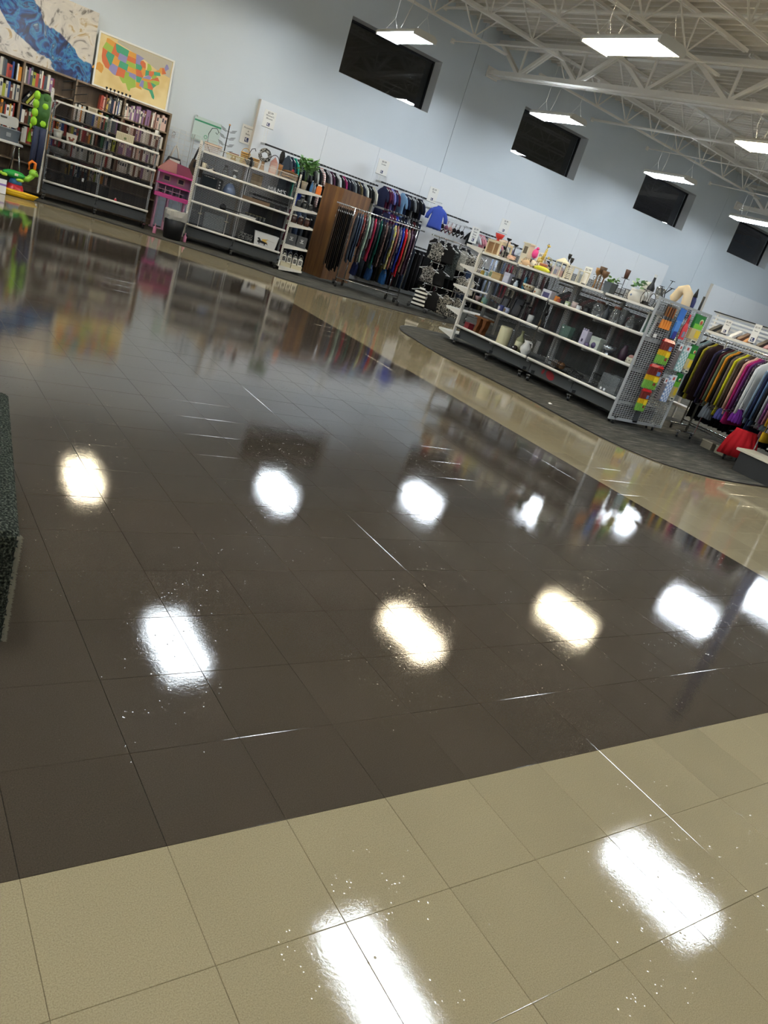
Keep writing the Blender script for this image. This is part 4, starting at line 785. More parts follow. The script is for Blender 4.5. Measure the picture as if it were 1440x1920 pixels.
# ---- bottom shelf
t = pz(8.22, Z4, 'red_tin', 'dark red square tin at the left of the bottom shelf', 'tin'); carton(t, .11, .11, .1, '#7e1f28', None, '#6d1a22')
t = pz(7.93, Z4, 'corbel_stand', 'brown carved wooden corbel shelf with two curved brackets', 'wall shelf', .14)
P_(t, 'top_board', MB().cbox((0, 0, .245), (.33, .13, .022)), mat('#7a4a22', .4), False)
for x in (-.07, .07): b = MB(); b.prism([(x-.05, 0), (x+.015, 0), (x+.01, .06), (x+.035, .13), (x+.045, .232), (x-.045, .232), (x-.02, .13), (x-.04, .06)], -.045, .045); P_(t, 'bracket', b, mat('#6a3d1b', .4), False)
t = pz(7.39, Z4, 'large_candle', 'large ivory pillar candle, tallest on the bottom shelf', 'candle', .14); P_(t, 'wax', MB().lathe([(.09, 0), (.095, .02), (.094, .26), (.085, .27), (.08, .255), (.02, .25)], 20), '#d3cba3'); P_(t, 'wick', MB().tube([(0, 0, .25), (.003, 0, .268)], .002, 4), '#2a241d')
t = pz(7.10, Z4, 'olive_bottle', 'olive and cream glass bottle vase', 'bottle', .2); bottle(t, .12, .3, '#8f9068', '#cfcba6', '#8a8a60')
t = pz(7.03, Z4, 'brown_ball', 'small dark brown ball with white price tag', 'ornament', .08); P_(t, 'ball', MB().sph((0, 0, .042), .042, 12), '#2b1d18'); P_(t, 'tag', MB().cbox((0, -.042, .055), (.022, .002, .018)), '#ececec', False)
t = pz(6.84, Z4, 'white_pitcher', 'white ceramic pitcher with curved handle', 'pitcher', .1)
P_(t, 'body', MB().lathe([(.05, 0), (.045, .02), (.075, .06), (.08, .1), (.055, .15), (.042, .175), (.058, .21), (.05, .21), (.036, .175)], 18), '#dcd9d2'); P_(t, 'handle', MB().tube([(.05, 0, .19), (.09, 0, .195), (.105, 0, .15), (.095, 0, .1), (.07, 0, .08)], .009, 8), '#dcd9d2'); P_(t, 'spout', MB().loft([[(-.05, -.02, .2), (-.05, .02, .2), (-.04, 0, .16)], [(-.078, -.004, .215), (-.078, .004, .215), (-.074, 0, .205)]]), '#dcd9d2')
t = pz(6.17, Z4, 'dish_rack', 'black wire dish rack holding cutlery and brown bowls', 'rack', .14)
for z in (.006, .09): P_(t, 'rim_wire', MB().tube([(-.13, -.1, z), (.13, -.1, z), (.13, .1, z), (-.13, .1, z)], .0045, 5, closed=True), IRON)
b = MB()
for k in range(9): b.tube([(-.12+.03*k, -.1, .09), (-.12+.03*k, -.1, .006), (-.12+.03*k, .1, .006), (-.12+.03*k, .1, .09)], .0025, 4)
stuff(P_(t, 'rack_wires', b, IRON)); P_(t, 'rim_wire', MB().tube([(-.14, -.11, .0), (-.14, -.11, .12), (-.12, -.11, .135)], .005, 6), CHROME)
for x, c, dx in ((-.06, '#5b3d24', 0), (.03, '#4a3220', .02), (.085, '#6b4a2c', 0)):
    t2 = thing('wooden_bowl', 'brown bowl standing in the black dish rack, %s' % {-.06: 'left one', .03: 'middle one', .085: 'right one'}[x], 'bowl', at(g3, Y3(6.17)+x, .14, Z4+.012), g3.rz, 'bowls in the dish rack', rot=None); b = MB(); b.lathe([(.02, 0), (.045, .015), (.055, .04), (.05, .04), (.035, .015)], 12); o = P_(t2, 'bowl', b, c); o.rotation_euler = (0, -PI/2+.2, 0); o.location = (0.01, 0, .055)
for k in range(4): t2 = obj('fork', MB().box(-.004, .004, -.001, .001, 0, .08).box(-.009, .009, -.001, .001, .08, .095).box(-.009, -.006, -.001, .001, .095, .125).box(-.002, .002, -.001, .001, .095, .125).box(.006, .009, -.001, .001, .095, .125), CHROME, None, at(g3, Y3(6.26)+.022*k, .09, Z4+.01), rot=(0, .1*k-.1, g3.rz)); tag(t2, 'steel fork upright in the dish rack, %s from the left' % ordinal(k+1), 'fork', 'forks in the dish rack')
t = pz(5.80, Z4, 'iron_scroll_hook', 'tangle of black iron scroll hooks at the shelf front', 'ironwork', .1)
for cx, f_, z, tt in ((-.1, 1, .05, 1.3), (-.02, -1, .07, 1.6), (.06, 1, .045, 1.2), (.11, -1, .05, 1.5)): P_(t, 'scroll', MB().tube(scroll(.006, .045, tt, 20, (cx, 0), z, f_), .006, 5), IRON)
P_(t, 'bar', MB().tube([(-.15, .02, .012), (.15, -.01, .012)], .007, 6), IRON); P_(t, 'bar', MB().tube([(-.12, .04, .1), (.13, .03, .06)], .006, 6), IRON)
t = pz(5.50, Z4, 'scroll_rack', 'black metal scroll rack with curled feet beside the acrylic box', 'rack', .2)
for cx, f_ in ((-.05, 1), (.05, -1)): P_(t, 'scroll', MB().tube(scroll(.004, .04, 1.5, 20, (cx, 0), .05, f_), .004, 5), IRON); P_(t, 'scroll', MB().tube(scroll(.004, .035, 1.4, 20, (cx, 0), .125, -f_), .004, 5), IRON)
P_(t, 'frame', MB().tube([(-.1, 0, .004), (-.1, 0, .165), (.1, 0, .165), (.1, 0, .004)], .005, 6), IRON)
t = pz(5.20, Z4, 'acrylic_box', 'clear acrylic display box with two white tags', 'box', .18); w = .29
for c_, dd in (((0, -.11, .12), (w, .004, .24)), ((0, .11, .12), (w, .004, .24)), ((-w/2, 0, .12), (.004, .224, .24)), ((w/2, 0, .12), (.004, .224, .24)), ((0, 0, .002), (w-.006, .214, .004))): P_(t, 'panel', MB().cbox(c_, dd), GLS, False)
for x in (-.09, -.03): P_(t, 'tag', MB().cbox((x, -.1135, .04), (.028, .002, .032)), '#ececec', False)
# ---- packs hanging on the silver end panel
YP = 4.842
PEG = mat('#b9bbbb', .3, .8)
def plaid(name, a, b_, c, s=60):
    k = NT(name); g = k.n('ShaderNodeTexCoord'); mp = k.n('ShaderNodeMapping'); mp.inputs['Rotation'].default_value = (0, .785, 0); k.l(g.outputs['Object'], mp.inputs[0]); sp = k.n('ShaderNodeSeparateXYZ'); k.l(mp.outputs[0], sp.inputs[0])
    def st(o): return k.mathn('GREATER_THAN', k.mathn('SINE', k.mathn('MULTIPLY', o, s*2.6)), .1)
    f = k.mathn('MULTIPLY', k.mathn('ADD', st(sp.outputs[0]), st(sp.outputs[2])), .5); k.l(k.ramp(f, [(.2, a), (.5, b_), (.8, c)]), k.b.inputs['Base Color']); k.b.inputs['Roughness'].default_value = .8; return k.m
PL_AQ = plaid('aqua_check', '#e9efee', '#b5d2d0', '#7fb4b2'); PL_BL = plaid('blue_check', '#e9edf4', '#b4c2dc', '#7f97c4'); PL_DK = plaid('dark_check', '#a59a98', '#5b5352', '#2d2a2b', 120)
def pack(x, z0, z1, w, name, label, cat, grp=None, ys=0.):
    t = thing(name, label, cat, (x, YP-ys, z0), 0, grp); P_(t, 'peg_hook', MB().tube([(0, -.10, z1-z0+.008), (0, -.095, z1-z0-.002), (0, .003+ys, z1-z0-.002)], .003, 5), PEG); return t
def fold(b, w, h, d0, z0=0, y=-.0): return b.box(-w/2, w/2, y-d0, y, z0, z0+h)
t = pack(7.77, 1.265, 1.545, .2, 'basting_brush_pack', 'carded pack of brushes with orange bristles at the upper left of the end panel', 'brush pack')
for k in range(4): x = -.075+.05*k; P_(t, 'handle', MB().cbox((x, -.02, .2), (.02, .012, .12)), ['#8a5a2e', '#a5622c', '#7c4a28', '#9a5a30'][k], False); P_(t, 'ferrule', MB().cbox((x, -.02, .125), (.03, .014, .04)), CHROME, False); P_(t, 'bristles', MB().loft([[(x-.014, -.027, .108), (x+.014, -.027, .108), (x+.014, -.013, .108), (x-.014, -.013, .108)], [(x-.024, -.03, .0), (x+.024, -.03, .0), (x+.024, -.01, .0), (x-.024, -.01, .0)]]), '#e0862a', False)
P_(t, 'card', MB().box(-.095, .095, -.008, -.006, .1, .28), mat('#4a4038', .5), False)
t = pack(7.99, 1.19, 1.555, .1, 'blue_glove_pack', 'blue pack of rubber gloves on the end panel', 'glove pack'); P_(t, 'header', MB().box(-.06, .06, -.03, -.02, .22, .37), '#2f6fc4', False); P_(t, 'glove', MB().loft([[(-.05, -.035, .22), (.05, -.035, .22), (.05, -.015, .22), (-.05, -.015, .22)], [(-.05, -.04, .1), (.045, -.04, .1), (.045, -.012, .1), (-.05, -.012, .1)], [(-.03, -.03, 0), (.03, -.03, 0), (.03, -.015, 0), (-.03, -.015, 0)]]), '#4a86d0', False); P_(t, 'cuff', MB().box(-.035, .035, -.042, -.04, .0, .09), '#2a2f8a', False); P_(t, 'band', MB().box(-.06, .06, -.034, -.0305, .2, .215), '#d6dde6', False)
t = pack(8.14, 1.21, 1.52, .1, 'red_scoop_pack', 'coral red plastic scoop hanging by the blue gloves', 'scoop'); P_(t, 'blade', MB().loft([[(-.045, -.05, 0), (.045, -.05, 0), (.045, -.03, 0), (-.045, -.03, 0)], [(-.05, -.045, .14), (.05, -.045, .14), (.05, -.03, .14), (-.05, -.03, .14)], [(-.015, -.04, .22), (.015, -.04, .22), (.015, -.03, .22), (-.015, -.03, .22)]]), '#e0444a', False); P_(t, 'handle', MB().tube([(0, -.035, .2), (0, -.035, .31)], .013, 8), '#e0444a'); P_(t, 'insert', MB().box(-.025, .025, -.0535, -.0505, .03, .1), '#8d94a6', False)
t = pack(8.16, 1.215, 1.47, .06, 'dark_red_brush', 'dusty red brush hanging behind the coral scoop', 'brush', ys=-.016); P_(t, 'body', MB().box(.02, .075, -.012, -.002, 0, .25), '#b0585c', False)
def sponge(x, z0, z1, w, label):
    t = pack(x, z0, z1, w, 'scrub_pack', label, 'scrub pack', 'green header scrub packs'); h = z1-z0
    P_(t, 'header', MB().box(-w/2, w/2, -.045, -.015, h*.5, h), '#1f7a35', False); P_(t, 'light_band', MB().box(-w*.4, w/2+.0005, -.0465, -.0455, h*.5, h*.68), '#7cc63a', False); o = P_(t, 'round_badge', MB().lathe([(w*.2, 0), (w*.2, .002)], 14), '#d8e4a0')
    o.location = (w*.18, -.0465, h*.76); o.rotation_euler = (PI/2, 0, 0)
    o = P_(t, 'badge_centre', MB().lathe([(w*.12, 0), (w*.12, .002)], 12), '#d9543f'); o.location = (w*.18, -.0485, h*.76); o.rotation_euler = (PI/2, 0, 0)
    P_(t, 'sponge', MB().box(-w/2, w/2, -.05, -.01, h*.12, h*.495), '#cdbb86', False); P_(t, 'printed_panel', MB().box(0, w/2, -.0515, -.0505, h*.2, h*.46), '#e8c838', False); P_(t, 'bar_label', MB().box(-w*.1, w/2, -.052, -.01, 0, h*.115), '#e6e2d0', False); P_(t, 'bar_print', MB().box(0, w*.4, -.053, -.0522, h*.03, h*.09), '#2f3a2f', False)
sponge(8.36, 1.21, 1.555, .2, 'wide green and cream scrub pack at the upper right of the end panel'); sponge(8.50, .84, 1.20, .13, 'narrow green scrub pack with orange print in the middle row'); sponge(8.46, .46, .82, .12, 'narrow green scrub pack with yellow print in the lowest row')
def pens(x, z0, z1, n, label):
    t = pack(x, z0, z1, .2, 'marker_pack', label, 'marker pack', 'marker packs with red tops'); h = z1-z0; w = .022
    for k in range(n):
        xx = (k-(n-1)/2)*w*1.35
        P_(t, 'marker', MB().box(xx-w/2, xx+w/2, -.045, -.02, h*.0, h*.34).use(1).box(xx-w/2, xx+w/2, -.045, -.02, h*.34, h*.55).use(2).box(xx-w/2, xx+w/2, -.045, -.02, h*.55, h*.9), [mat('#79b04a', .35), mat('#e0b41e', .35), mat('#7a2f28', .35)], False)
    W = n*w*1.35
    P_(t, 'wrapper_top', MB().loft([[(-W/2, -.048, h*.88), (W/2, -.048, h*.88), (W/2, -.016, h*.88), (-W/2, -.016, h*.88)], [(-W*.42, -.034, h), (W*.42, -.034, h), (W*.42, -.03, h), (-W*.42, -.03, h)]]), mat('#c4242a', .2), False)
    P_(t, 'front_label', MB().box(W*.12, W*.42, -.047, -.046, h*.3, h*.5), '#efd02c', False); P_(t, 'label_print', MB().box(W*.17, W*.36, -.047, -.0462, h*.16, h*.27), '#8a2a24', False); P_(t, 'label_blue', MB().box(W*.14, W*.4, -.047, -.046, h*.58, h*.74), '#5d7fae', False)
pens(7.96, .86, 1.172, 8, 'pack of red, yellow and green markers in the upper marker row'); pens(7.94, .535, .845, 9, 'pack of red, yellow and green markers in the middle marker row'); pens(7.95, .24, .53, 6, 'pack of red, yellow and green markers hanging lowest')
def towel(x, z0, z1, w, m, label):
    t = pack(x, z0, z1, w, 'dish_towel_pack', label, 'towel', 'checked towel packs'); h = z1-z0; P_(t, 'towel', MB().bbox((0, -.04, h*.46), (w, .05, h*.9), .01), m, False); P_(t, 'header', MB().box(-w*.4, w*.4, -.068, -.066, h*.72, h*.95), '#e4e8ea', False); P_(t, 'badge', MB().box(-w*.15, w*.15, -.0695, -.0685, h*.78, h*.88), '#b5483f', False)
towel(8.19, .83, 1.18, .09, PL_DK, 'dark checked towel pack in the middle row'); towel(8.34, .83, 1.19, .14, PL_AQ, 'aqua checked towel pack in the middle row'); towel(8.19, .43, .74, .085, PL_DK, 'dark checked towel pack in the lowest row'); towel(8.32, .42, .80, .13, PL_BL, 'blue checked towel pack in the lowest row')
t = pack(7.68, 1.14, 1.19, .07, 'peg_label', 'small white price label clipped to the end panel', 'label'); P_(t, 'card', MB().box(-.03, .03, -.012, -.009, 0, .045), WHT, False)
t = put(G3, 3.33, .74, Z1, 'umbrella', 'navy folded umbrella with black tip rising behind the end panel', 'umbrella'); P_(t, 'canopy', MB().lathe([(.012, .0), (.032, .04), (.036, .24), (.022, .29)], 10), '#232c66'); P_(t, 'tip', MB().lathe([(.03, .285), (.018, .34), (.005, .39)], 10), '#14151a')
t = put(G3, 3.36, .88, Z1, 'black_baton', 'slim black handled rod standing beside the umbrella', 'rod'); P_(t, 'grip', MB().lathe([(.014, .12), (.016, .14), (.015, .33)], 8), '#121214'); P_(t, 'shaft', MB().lathe([(.012, 0), (.006, .01), (.006, .13)], 8), LGREY)

# ------------------------------------------------------------------ white wall panelling, rails, signs
PANEL = mat('#e6e9ec', .4)
for x0, x1 in ((6.25, 19.93), (22.4, 31.5)):
    wp = struct(obj('wall_panelling', MB().box(x0+.02, x1-.02, YW-.085, YW-.002, .02, 2.78), PANEL)); x = x0
    cuts = [x0]+[q for q in [6.445+1.335*k for k in range(20)] if x0+.3 < q < x1-.2]+[x1]
    for a, b_ in zip(cuts[:-1], cuts[1:]): obj('panel_board', MB().box(a+.003, b_-.003, YW-.105, YW-.086, .01, 2.82), PANEL, wp)
    obj('edge_trim', MB().box(x0-.004, x0+.019, YW-.104, YW-.001, .01, 2.82), mat('#cfc6b8', .5), wp)
RAILDK = mat('#26272b', .4, .5)
def hang_rail(x0, x1, y, z, label):
    t = thing('hang_rail', label, 'clothes rail', ((x0+x1)/2, y, z)); L = (x1-x0)/2
    obj('bar', MB().box(-L, L, -.006, .006, -.016, .016), RAILDK, t)
    for x in (-L+.04, 0, L-.04):
        obj('wall_arm', MB().box(x-.006, x+.006, .007, YW-.106-y, -.02, .02), LGREY, t)
    return t
RY = 14.2
hang_rail(6.40, 9.15, RY, 2.07, 'black clothes rail on the white panels behind the wooden cabinet'); _t = hang_rail(9.2, 10.6, RY, 2.17, 'highest black clothes rail on the white panels, full of dark scrubs'); obj('face_out_arm', MB().tube([(10.57-9.9, -.006, 0), (10.57-9.9, -.50, 0)], .005, 6), CHROME, _t); hang_rail(10.7, 11.85, RY, 2.01, 'black clothes rail holding bras on the white panels'); hang_rail(11.95, 13.5, RY, 1.90, 'black clothes rail of small garments above the crate end of gondola'); hang_rail(13.7, 15.6, RY, 1.85, 'black clothes rail farthest right behind the long gondola')
def sign(x, z0, w, h, words, label, pole=None, y=None, rail=1.9):
    y = y or RY-.02
    t = thing('price_sign', label, 'sign', (x, y, z0), 0, 'price signs along the wall')
    P_(t, 'board', MB().box(-w/2, w/2, -.004, .004, 0, h), WHT, False); P_(t, 'holder_strip', MB().box(-w/2, w/2, -.007, .007, -.008, .0), mat('#55585c', .4), False)
    for i, wd in enumerate(words): text(wd, h*.155*(1.1 if i == 0 else .95), INK, t, (0, -.0048, h*(.86-.165*i)), (PI/2, 0, 0))
    logo_mark(t, h*.2, (0, -.0048, h*.19))
    if y < RY-.1: P_(t, 'hanging_arm', MB().tube([(0, .005, h*.5), (0, .06, rail-z0), (0, RY-.007-y, rail-z0)], .004, 5), LGREY)
    if pole: P_(t, 'pole', MB().box(-.03, -.022, .0, .008, -pole, -.008).box(.022, .03, .0, .008, -pole, -.008), WHT, False)
sign(6.36, 2.36, .25, .30, ['$3.99', "Women's", 'Blouses'], "price sign on a double pole at the left edge of the white panels", .275)
sign(9.12, 2.30, .28, .30, ['$4.99', 'Scrubs'], 'price sign above the rail end between cabinet garments and scrubs', .12)
sign(10.6, 2.14, .26, .31, ['$2.99', 'Bras'], 'price sign right of the royal blue scrub top', .12, )
sign(12.95, 2.05, .30, .32, ['$1.99', 'Kids'], 'price sign above the red bowl on the white panels', .14)
sign(10.72, 1.62, .2, .32, ['$2.99', 'Bras'], 'narrow price sign hanging left of the black bras', None, RY-.26, 2.01); sign(11.93, 1.6, .24, .36, ['$3.99', 'Swim', 'Sleep', 'Wear'], 'wide price sign hanging right of the black bras', None, RY-.26)
t = thing('wall_notice', 'white wall notice left of the panelling behind the kettle basket', 'sign', (6.17, YW-.012, 1.96), 0); P_(t, 'sheet', MB().box(-.14, .14, -.003, .003, 0, .34), WHT, False); text('Accessories', .045, INK, t, (0, -.0036, .29), (PI/2, 0, 0)); text('&', .04, INK, t, (0, -.0036, .235), (PI/2, 0, 0)); text('Belts', .045, INK, t, (0, -.0036, .18), (PI/2, 0, 0)); logo_mark(t, .08, (0, -.0036, .08))
t = thing('green_poster', 'pale green poster with a dark green band leaning on the wall', 'poster', (5.35, YW-.03, 1.72), 0); P_(t, 'sheet', MB().box(-.27, .27, -.004, .004, 0, .42), mat('#c2d2cc', .15), False); P_(t, 'band', MB().box(-.27, .27, -.0052, -.0042, .335, .365), '#2f8a63', False); P_(t, 'clip', MB().box(-.25, -.22, -.006, .02, .40, .43), LGREY, False)
P_(t, 'ring', MB().tube([(.03*math.cos(a), -.006, .11+.03*math.sin(a)) for a in [2*PI*i/14 for i in range(14)]], .005, 5, closed=True), '#2fa86a')

# ------------------------------------------------------------------ garments
HANG = mat('#e6eaec', .15, 0, .5); HANGBLK = mat('#1a1a1c', .4)
def fabric(c, pat=None, c2='#e8e4dc', c3='#1c1c1f', s=30.):
    if not pat: return mat(c, .85, 0, .25)
    key = ('fab', c, pat, c2, c3, s)
    if key in _m: return _m[key]
    k = NT('fabric_'+pat); g = k.n('ShaderNodeTexCoord')
    if pat == 'plaid':
        sp = k.n('ShaderNodeSeparateXYZ'); k.l(g.outputs['Object'], sp.inputs[0]); st = lambda o, m: k.mathn('GREATER_THAN', k.mathn('SINE', k.mathn('MULTIPLY', o, m)), .2)
        f = k.mathn('MULTIPLY', k.mathn('ADD', st(sp.outputs[0], 160.), st(sp.outputs[2], 160.)), .5); k.l(k.ramp(f, [(.2, c), (.5, c2), (.8, c3)]), k.b.inputs['Base Color'])
    elif pat == 'stripe':
        sp = k.n('ShaderNodeSeparateXYZ'); k.l(g.outputs['Object'], sp.inputs[0]); f = k.mathn('GREATER_THAN', k.mathn('SINE', k.mathn('MULTIPLY', sp.outputs[2], s*6.)), 0.); k.l(k.mix(f, c, c2), k.b.inputs['Base Color'])
    elif pat == 'dots':
        v = k.n('ShaderNodeTexVoronoi'); v.inputs['Scale'].default_value = s; v.inputs['Randomness'].default_value = .2; k.l(g.outputs['Object'], v.inputs['Vector']); k.l(k.ramp(v.outputs['Distance'], [(.2, c2), (.24, c)]), k.b.inputs['Base Color'])
    else:
        v = k.n('ShaderNodeTexNoise'); v.inputs['Scale'].default_value = s; v.inputs['Detail'].default_value = 3; v.inputs['Distortion'].default_value = 1.; k.l(g.outputs['Object'], v.inputs['Vector']); k.l(k.ramp(v.outputs[0], [(.4, c), (.485, c2), (.53, c3), (.58, c)], 'CONSTANT' if pat == 'print' else 'LINEAR'), k.b.inputs['Base Color'])
    k.b.inputs['Roughness'].default_value = .85; k.b.inputs['Specular IOR Level'].default_value = .25; _m[key] = k.m; return k.m
rg = random.Random(11)
def body_mb(w, L, t, seed, flare=1.08, kind='top', neck=.1):
    r = random.Random(seed); b = MB(); n = 18; rings = []; ph = r.uniform(0, 6)
    if kind == 'pants': prof = [(-.055, .9, .6), (-.09, 1, 1), (-.5*L, 1.0, 1.0), (-L, 1.02, .9)]
    elif kind == 'skirt': prof = [(-.05, .7, .5), (-.08, .72, .7), (-.5*L, 1., 1.), (-L, 1.2, 1.1)]
    else: prof = [(-.045, .28, .55), (-.075, .45, .8), (-.115, .93, .95), (-.16, 1., 1.), (-.32*L-.08, .86, 1.), (-.6*L-.06, .9*flare, 1.05), (-.85*L-.05, flare, 1.1), (-L-.02, flare*1.02, .95)]
    if kind == 'skirt': n = 48
    for k, (z, hw, ht) in enumerate(prof):
        amp = .22*min(1, k/4) if kind != 'skirt' else .35*min(1, k/2); sway = r.uniform(-.15, .15)*t*k/3
        rings.append([(w/2*hw*math.cos(a), (t*ht*(1+amp*math.sin((5 if kind != 'skirt' else 13)*a+ph+k*.5*(kind != 'skirt'))))*math.sin(a)+sway, z+(r.uniform(-.012, .012) if k == len(prof)-1 else 0)) for a in [2*PI*i/n for i in range(n)]])
    return b.loft(rings)
def sleeve_mb(w, L, t, sl, s_, seed):
    r = random.Random(seed); x = s_*w/2; dx = s_*(.03 if sl > .3 else .07)
    pts = [(x*.86, 0, -.13), (x*1.0, r.uniform(-.2, .2)*t, -.17), (x+dx*.7, r.uniform(-.3, .3)*t, -.17-sl*.5), (x+dx, r.uniform(-.4, .4)*t, -.17-sl)]
    b = MB(); rings = []
    for (px, py, pz), q in zip(pts, (.7, 1., .95, .85)): rings.append([(px+.048*q*math.cos(a)*(1.1 if sl < .3 else .9), py+t*.8*q*math.sin(a), pz) for a in [2*PI*i/8 for i in range(8)]])
    return b.loft(rings)
hk = MB(); hk.tube([(0, 0, -.05), (0, 0, -.012), (.012, 0, .0), (.010, 0, .012), (0, 0, .0175), (-.0115, 0, .0105)], .0022, 5); HOOK = {}
def hanger_me(m):
    if m.name in HOOK: return HOOK[m.name]
    b = MB(); b.tube([(0, 0, -.05), (0, 0, -.022), (.021, 0, -.014), (.022, 0, .012), (.012, 0, .026), (0, 0, .030), (-.012, 0, .026), (-.021, 0, .012)], .0025, 5); b.tube([(-.20, 0, -.125), (-.19, 0, -.115), (0, 0, -.05), (.19, 0, -.115), (.20, 0, -.125)], .005, 5); b.tube([(-.19, 0, -.12), (.19, 0, -.12)], .004, 5)
    HOOK[m.name] = b.mesh('hanger', m, True); return HOOK[m.name]
def garment(name, label, cat, pos, rz, w, L, t, m, sl=.0, kind='top', group=None, hang=None, flare=1.06, tagc=True):
    g = thing(name, label, cat, pos, rz, group); sd = rg.randint(0, 9999)
    obj('body', body_mb(w, L, t, sd, flare, kind), m, g, smooth=True)
    if kind == 'top':
        if sl:
            for s_ in (-1, 1): obj('sleeve', sleeve_mb(w, L, t, sl, s_, sd+s_), m, g, smooth=True)
        obj('collar', MB().tube([(.055*math.cos(a), t*.6*math.sin(a), -.05) for a in [2*PI*i/12 for i in range(12)]], .007, 5, closed=True), m, g, smooth=True)
    elif kind == 'pants': obj('waistband', MB().loft([[(w/2*.93*math.cos(a), t*.75*math.sin(a), z) for a in [2*PI*i/12 for i in range(12)]] for z in (-.085, -.045)]), m, g)
    obj('hanger', hanger_me(hang or HANG), None, g)
    if tagc and rg.random() < .35: obj('price_tag', MB().cbox((-w*.3, -t*1.25, -.22), (.03, .002, .05)), WHT, g)
    return g
CNAME = {}
def rackrow(items, origin, th, z, tname, place, first_pitch, group, rz_off=0., w=.43, legs=(), arms=()):
    """items: (s, colour name, material, kind word, length, sleeve, shape)"""
    d = Vector((math.cos(th), math.sin(th)))
    def clear(i):
        g = min([abs(items[j][0]-items[i][0]) for j in (i-1, i+1) if 0 <= j < len(items)] or [.08])
        return all(abs(items[i][0]-q) > min(.034, g*.295)*1.55+.02 for q in legs)
    items = [it for i, it in enumerate(items) if clear(i)]
    items = [(it[0]+(.022 if any(abs(it[0]-q) < .016 for q in arms) else 0), *it[1:]) for it in items]
    for i, (s_, cn, m, word, L, sl, kind) in enumerate(items):
        gap = min(abs(items[i+1][0]-s_) if i+1 < len(items) else .08, abs(s_-items[i-1][0]) if i else .08)
        nb = items[i-1][1]+' '+items[i-1][3] if i else None; na = items[i+1][1]+' '+items[i+1][3] if i+1 < len(items) else None
        lab = '%s %s, %s from the left %s' % (cn, word, ordinal(i+1), place)
        garment(word.replace(' ', '_').replace('-', '_'), lab, word.split()[-1], (origin[0]+d.x*s_, origin[1]+d.y*s_, z), th-PI/2+rz_off, w if kind != 'pants' else .3, L, max(.006, min(.036, gap*.295)), m, sl, kind, group, flare=rg.uniform(1., 1.12))
F = fabric
# wall rail behind the cabinet
cs = [('slate', '#3f4a57'), ('navy', '#23304a'), ('teal', '#239a84'), ('grey', '#4f5357'), ('navy', '#1e2636'), ('charcoal', '#45484c'), ('dark grey', '#4c5054'), ('black', '#17181b'), ('pale grey', '#b9bdbb'), ('black', '#15161a'), ('pink striped', None), ('black', '#17171a'), ('lilac grey', '#a49fa8'), ('plum', '#4a2b40'), ('black', '#1a1a1d'), ('white', '#d5d9db'), ('black', '#141417'), ('magenta', '#8f2a5c'), ('navy', '#1f2334'), ('dark navy', '#1a1d2b'), ('grey', '#6d7478'), ('black', '#1b1b22'), ('olive', '#5a533c'), ('navy', '#1d2436'), ('white', '#cfd3cd'), ('black', '#17181a'), ('black', '#1a1b1c'), ('cream', '#d8d4c4')]
rackrow([(.0+.078*i, n, F(c) if c else F('#d8a5a2', 'stripe', '#efe6e2', s=25), 'blouse', .78, .2, 'top') for i, (n, c) in enumerate(cs)], (6.95, RY), 0, 2.061, '', 'on the rail behind the wooden cabinet', 0, 'tops on the rail behind the cabinet', w=.38, arms=(.825, 2.16))
sc = [('charcoal', '#3a393d', 'jacket'), ('navy', '#232847', 'scrub shirt'), ('burgundy', '#5a1f3c', 'scrub shirt'), ('plum', '#4f2142', 'scrub shirt'), ('lavender', '#8a8cd8', 'scrub shirt'), ('dark navy', '#252a52', 'scrub shirt'), ('maroon', '#54203a', 'scrub shirt'), ('blue grey', '#5e7487', 'scrub shirt'), ('navy', '#1c2a4d', 'scrub shirt'), ('sky blue', '#7ba3c9', 'scrub shirt'), ('navy', '#1a2440', 'scrub shirt'), ('black', '#16171d', 'scrub shirt'), ('black', '#191b24', 'scrub shirt'), ('grey', '#8a8f92', 'scrub shirt'), ('black', '#1b1b1e', 'scrub shirt'), ('maroon', '#4a1f28', 'scrub shirt'), ('black', '#191a20', 'scrub shirt'), ('navy', '#20263f', 'scrub shirt')]
rackrow([(.0+.064*i, n, F(c), wd, .72, .18, 'top') for i, (n, c, wd) in enumerate(sc)], (9.26, RY), 0, 2.161, '', 'on the highest wall rail', 0, 'tops on the highest wall rail', w=.38, legs=(-.02, .465, .95), arms=(.64,))
garment('scrub_shirt', 'royal blue scrub shirt facing forward at the right end of highest wall rail', 'shirt', (10.57, RY-.46, 2.1515), -.38, .32, .52, .045, F('#3a50a8'), .2)
lo = [('navy', '#22264a'), ('plum', '#5a2348'), ('burgundy', '#5c2036'), ('royal blue', '#2b3aa0'), ('dark navy', '#1a2038'), ('black', '#17181d'), ('navy', '#1d2340'), ('grey', '#70757a'), ('black', '#1a191c'), ('maroon', '#4b1c22'), ('black', '#151519'), ('navy', '#1d2238')]
hang_rail(9.2, 10.25, RY-.42, 1.66, 'lower clothes rail under the highest wall rail')
rackrow([(.0+.078*i, n, F(c), 'scrub trousers', .8, 0, 'pants') for i, (n, c) in enumerate(lo)], (9.3, RY-.42), 0, 1.651, '', 'on the lower wall rail', 0, 'trousers on the lower wall rail', w=.3)
br = [('black and white', F('#17161a', 'print', '#e6ded8', '#1d1b1f', 22)), ('black', F('#141316')), ('black', F('#17151a')), ('mauve', F('#8a5a74')), ('blush pink', F('#c49a92')), ('black', F('#131215')), ('black', F('#18161b')), ('black', F('#141317'))]
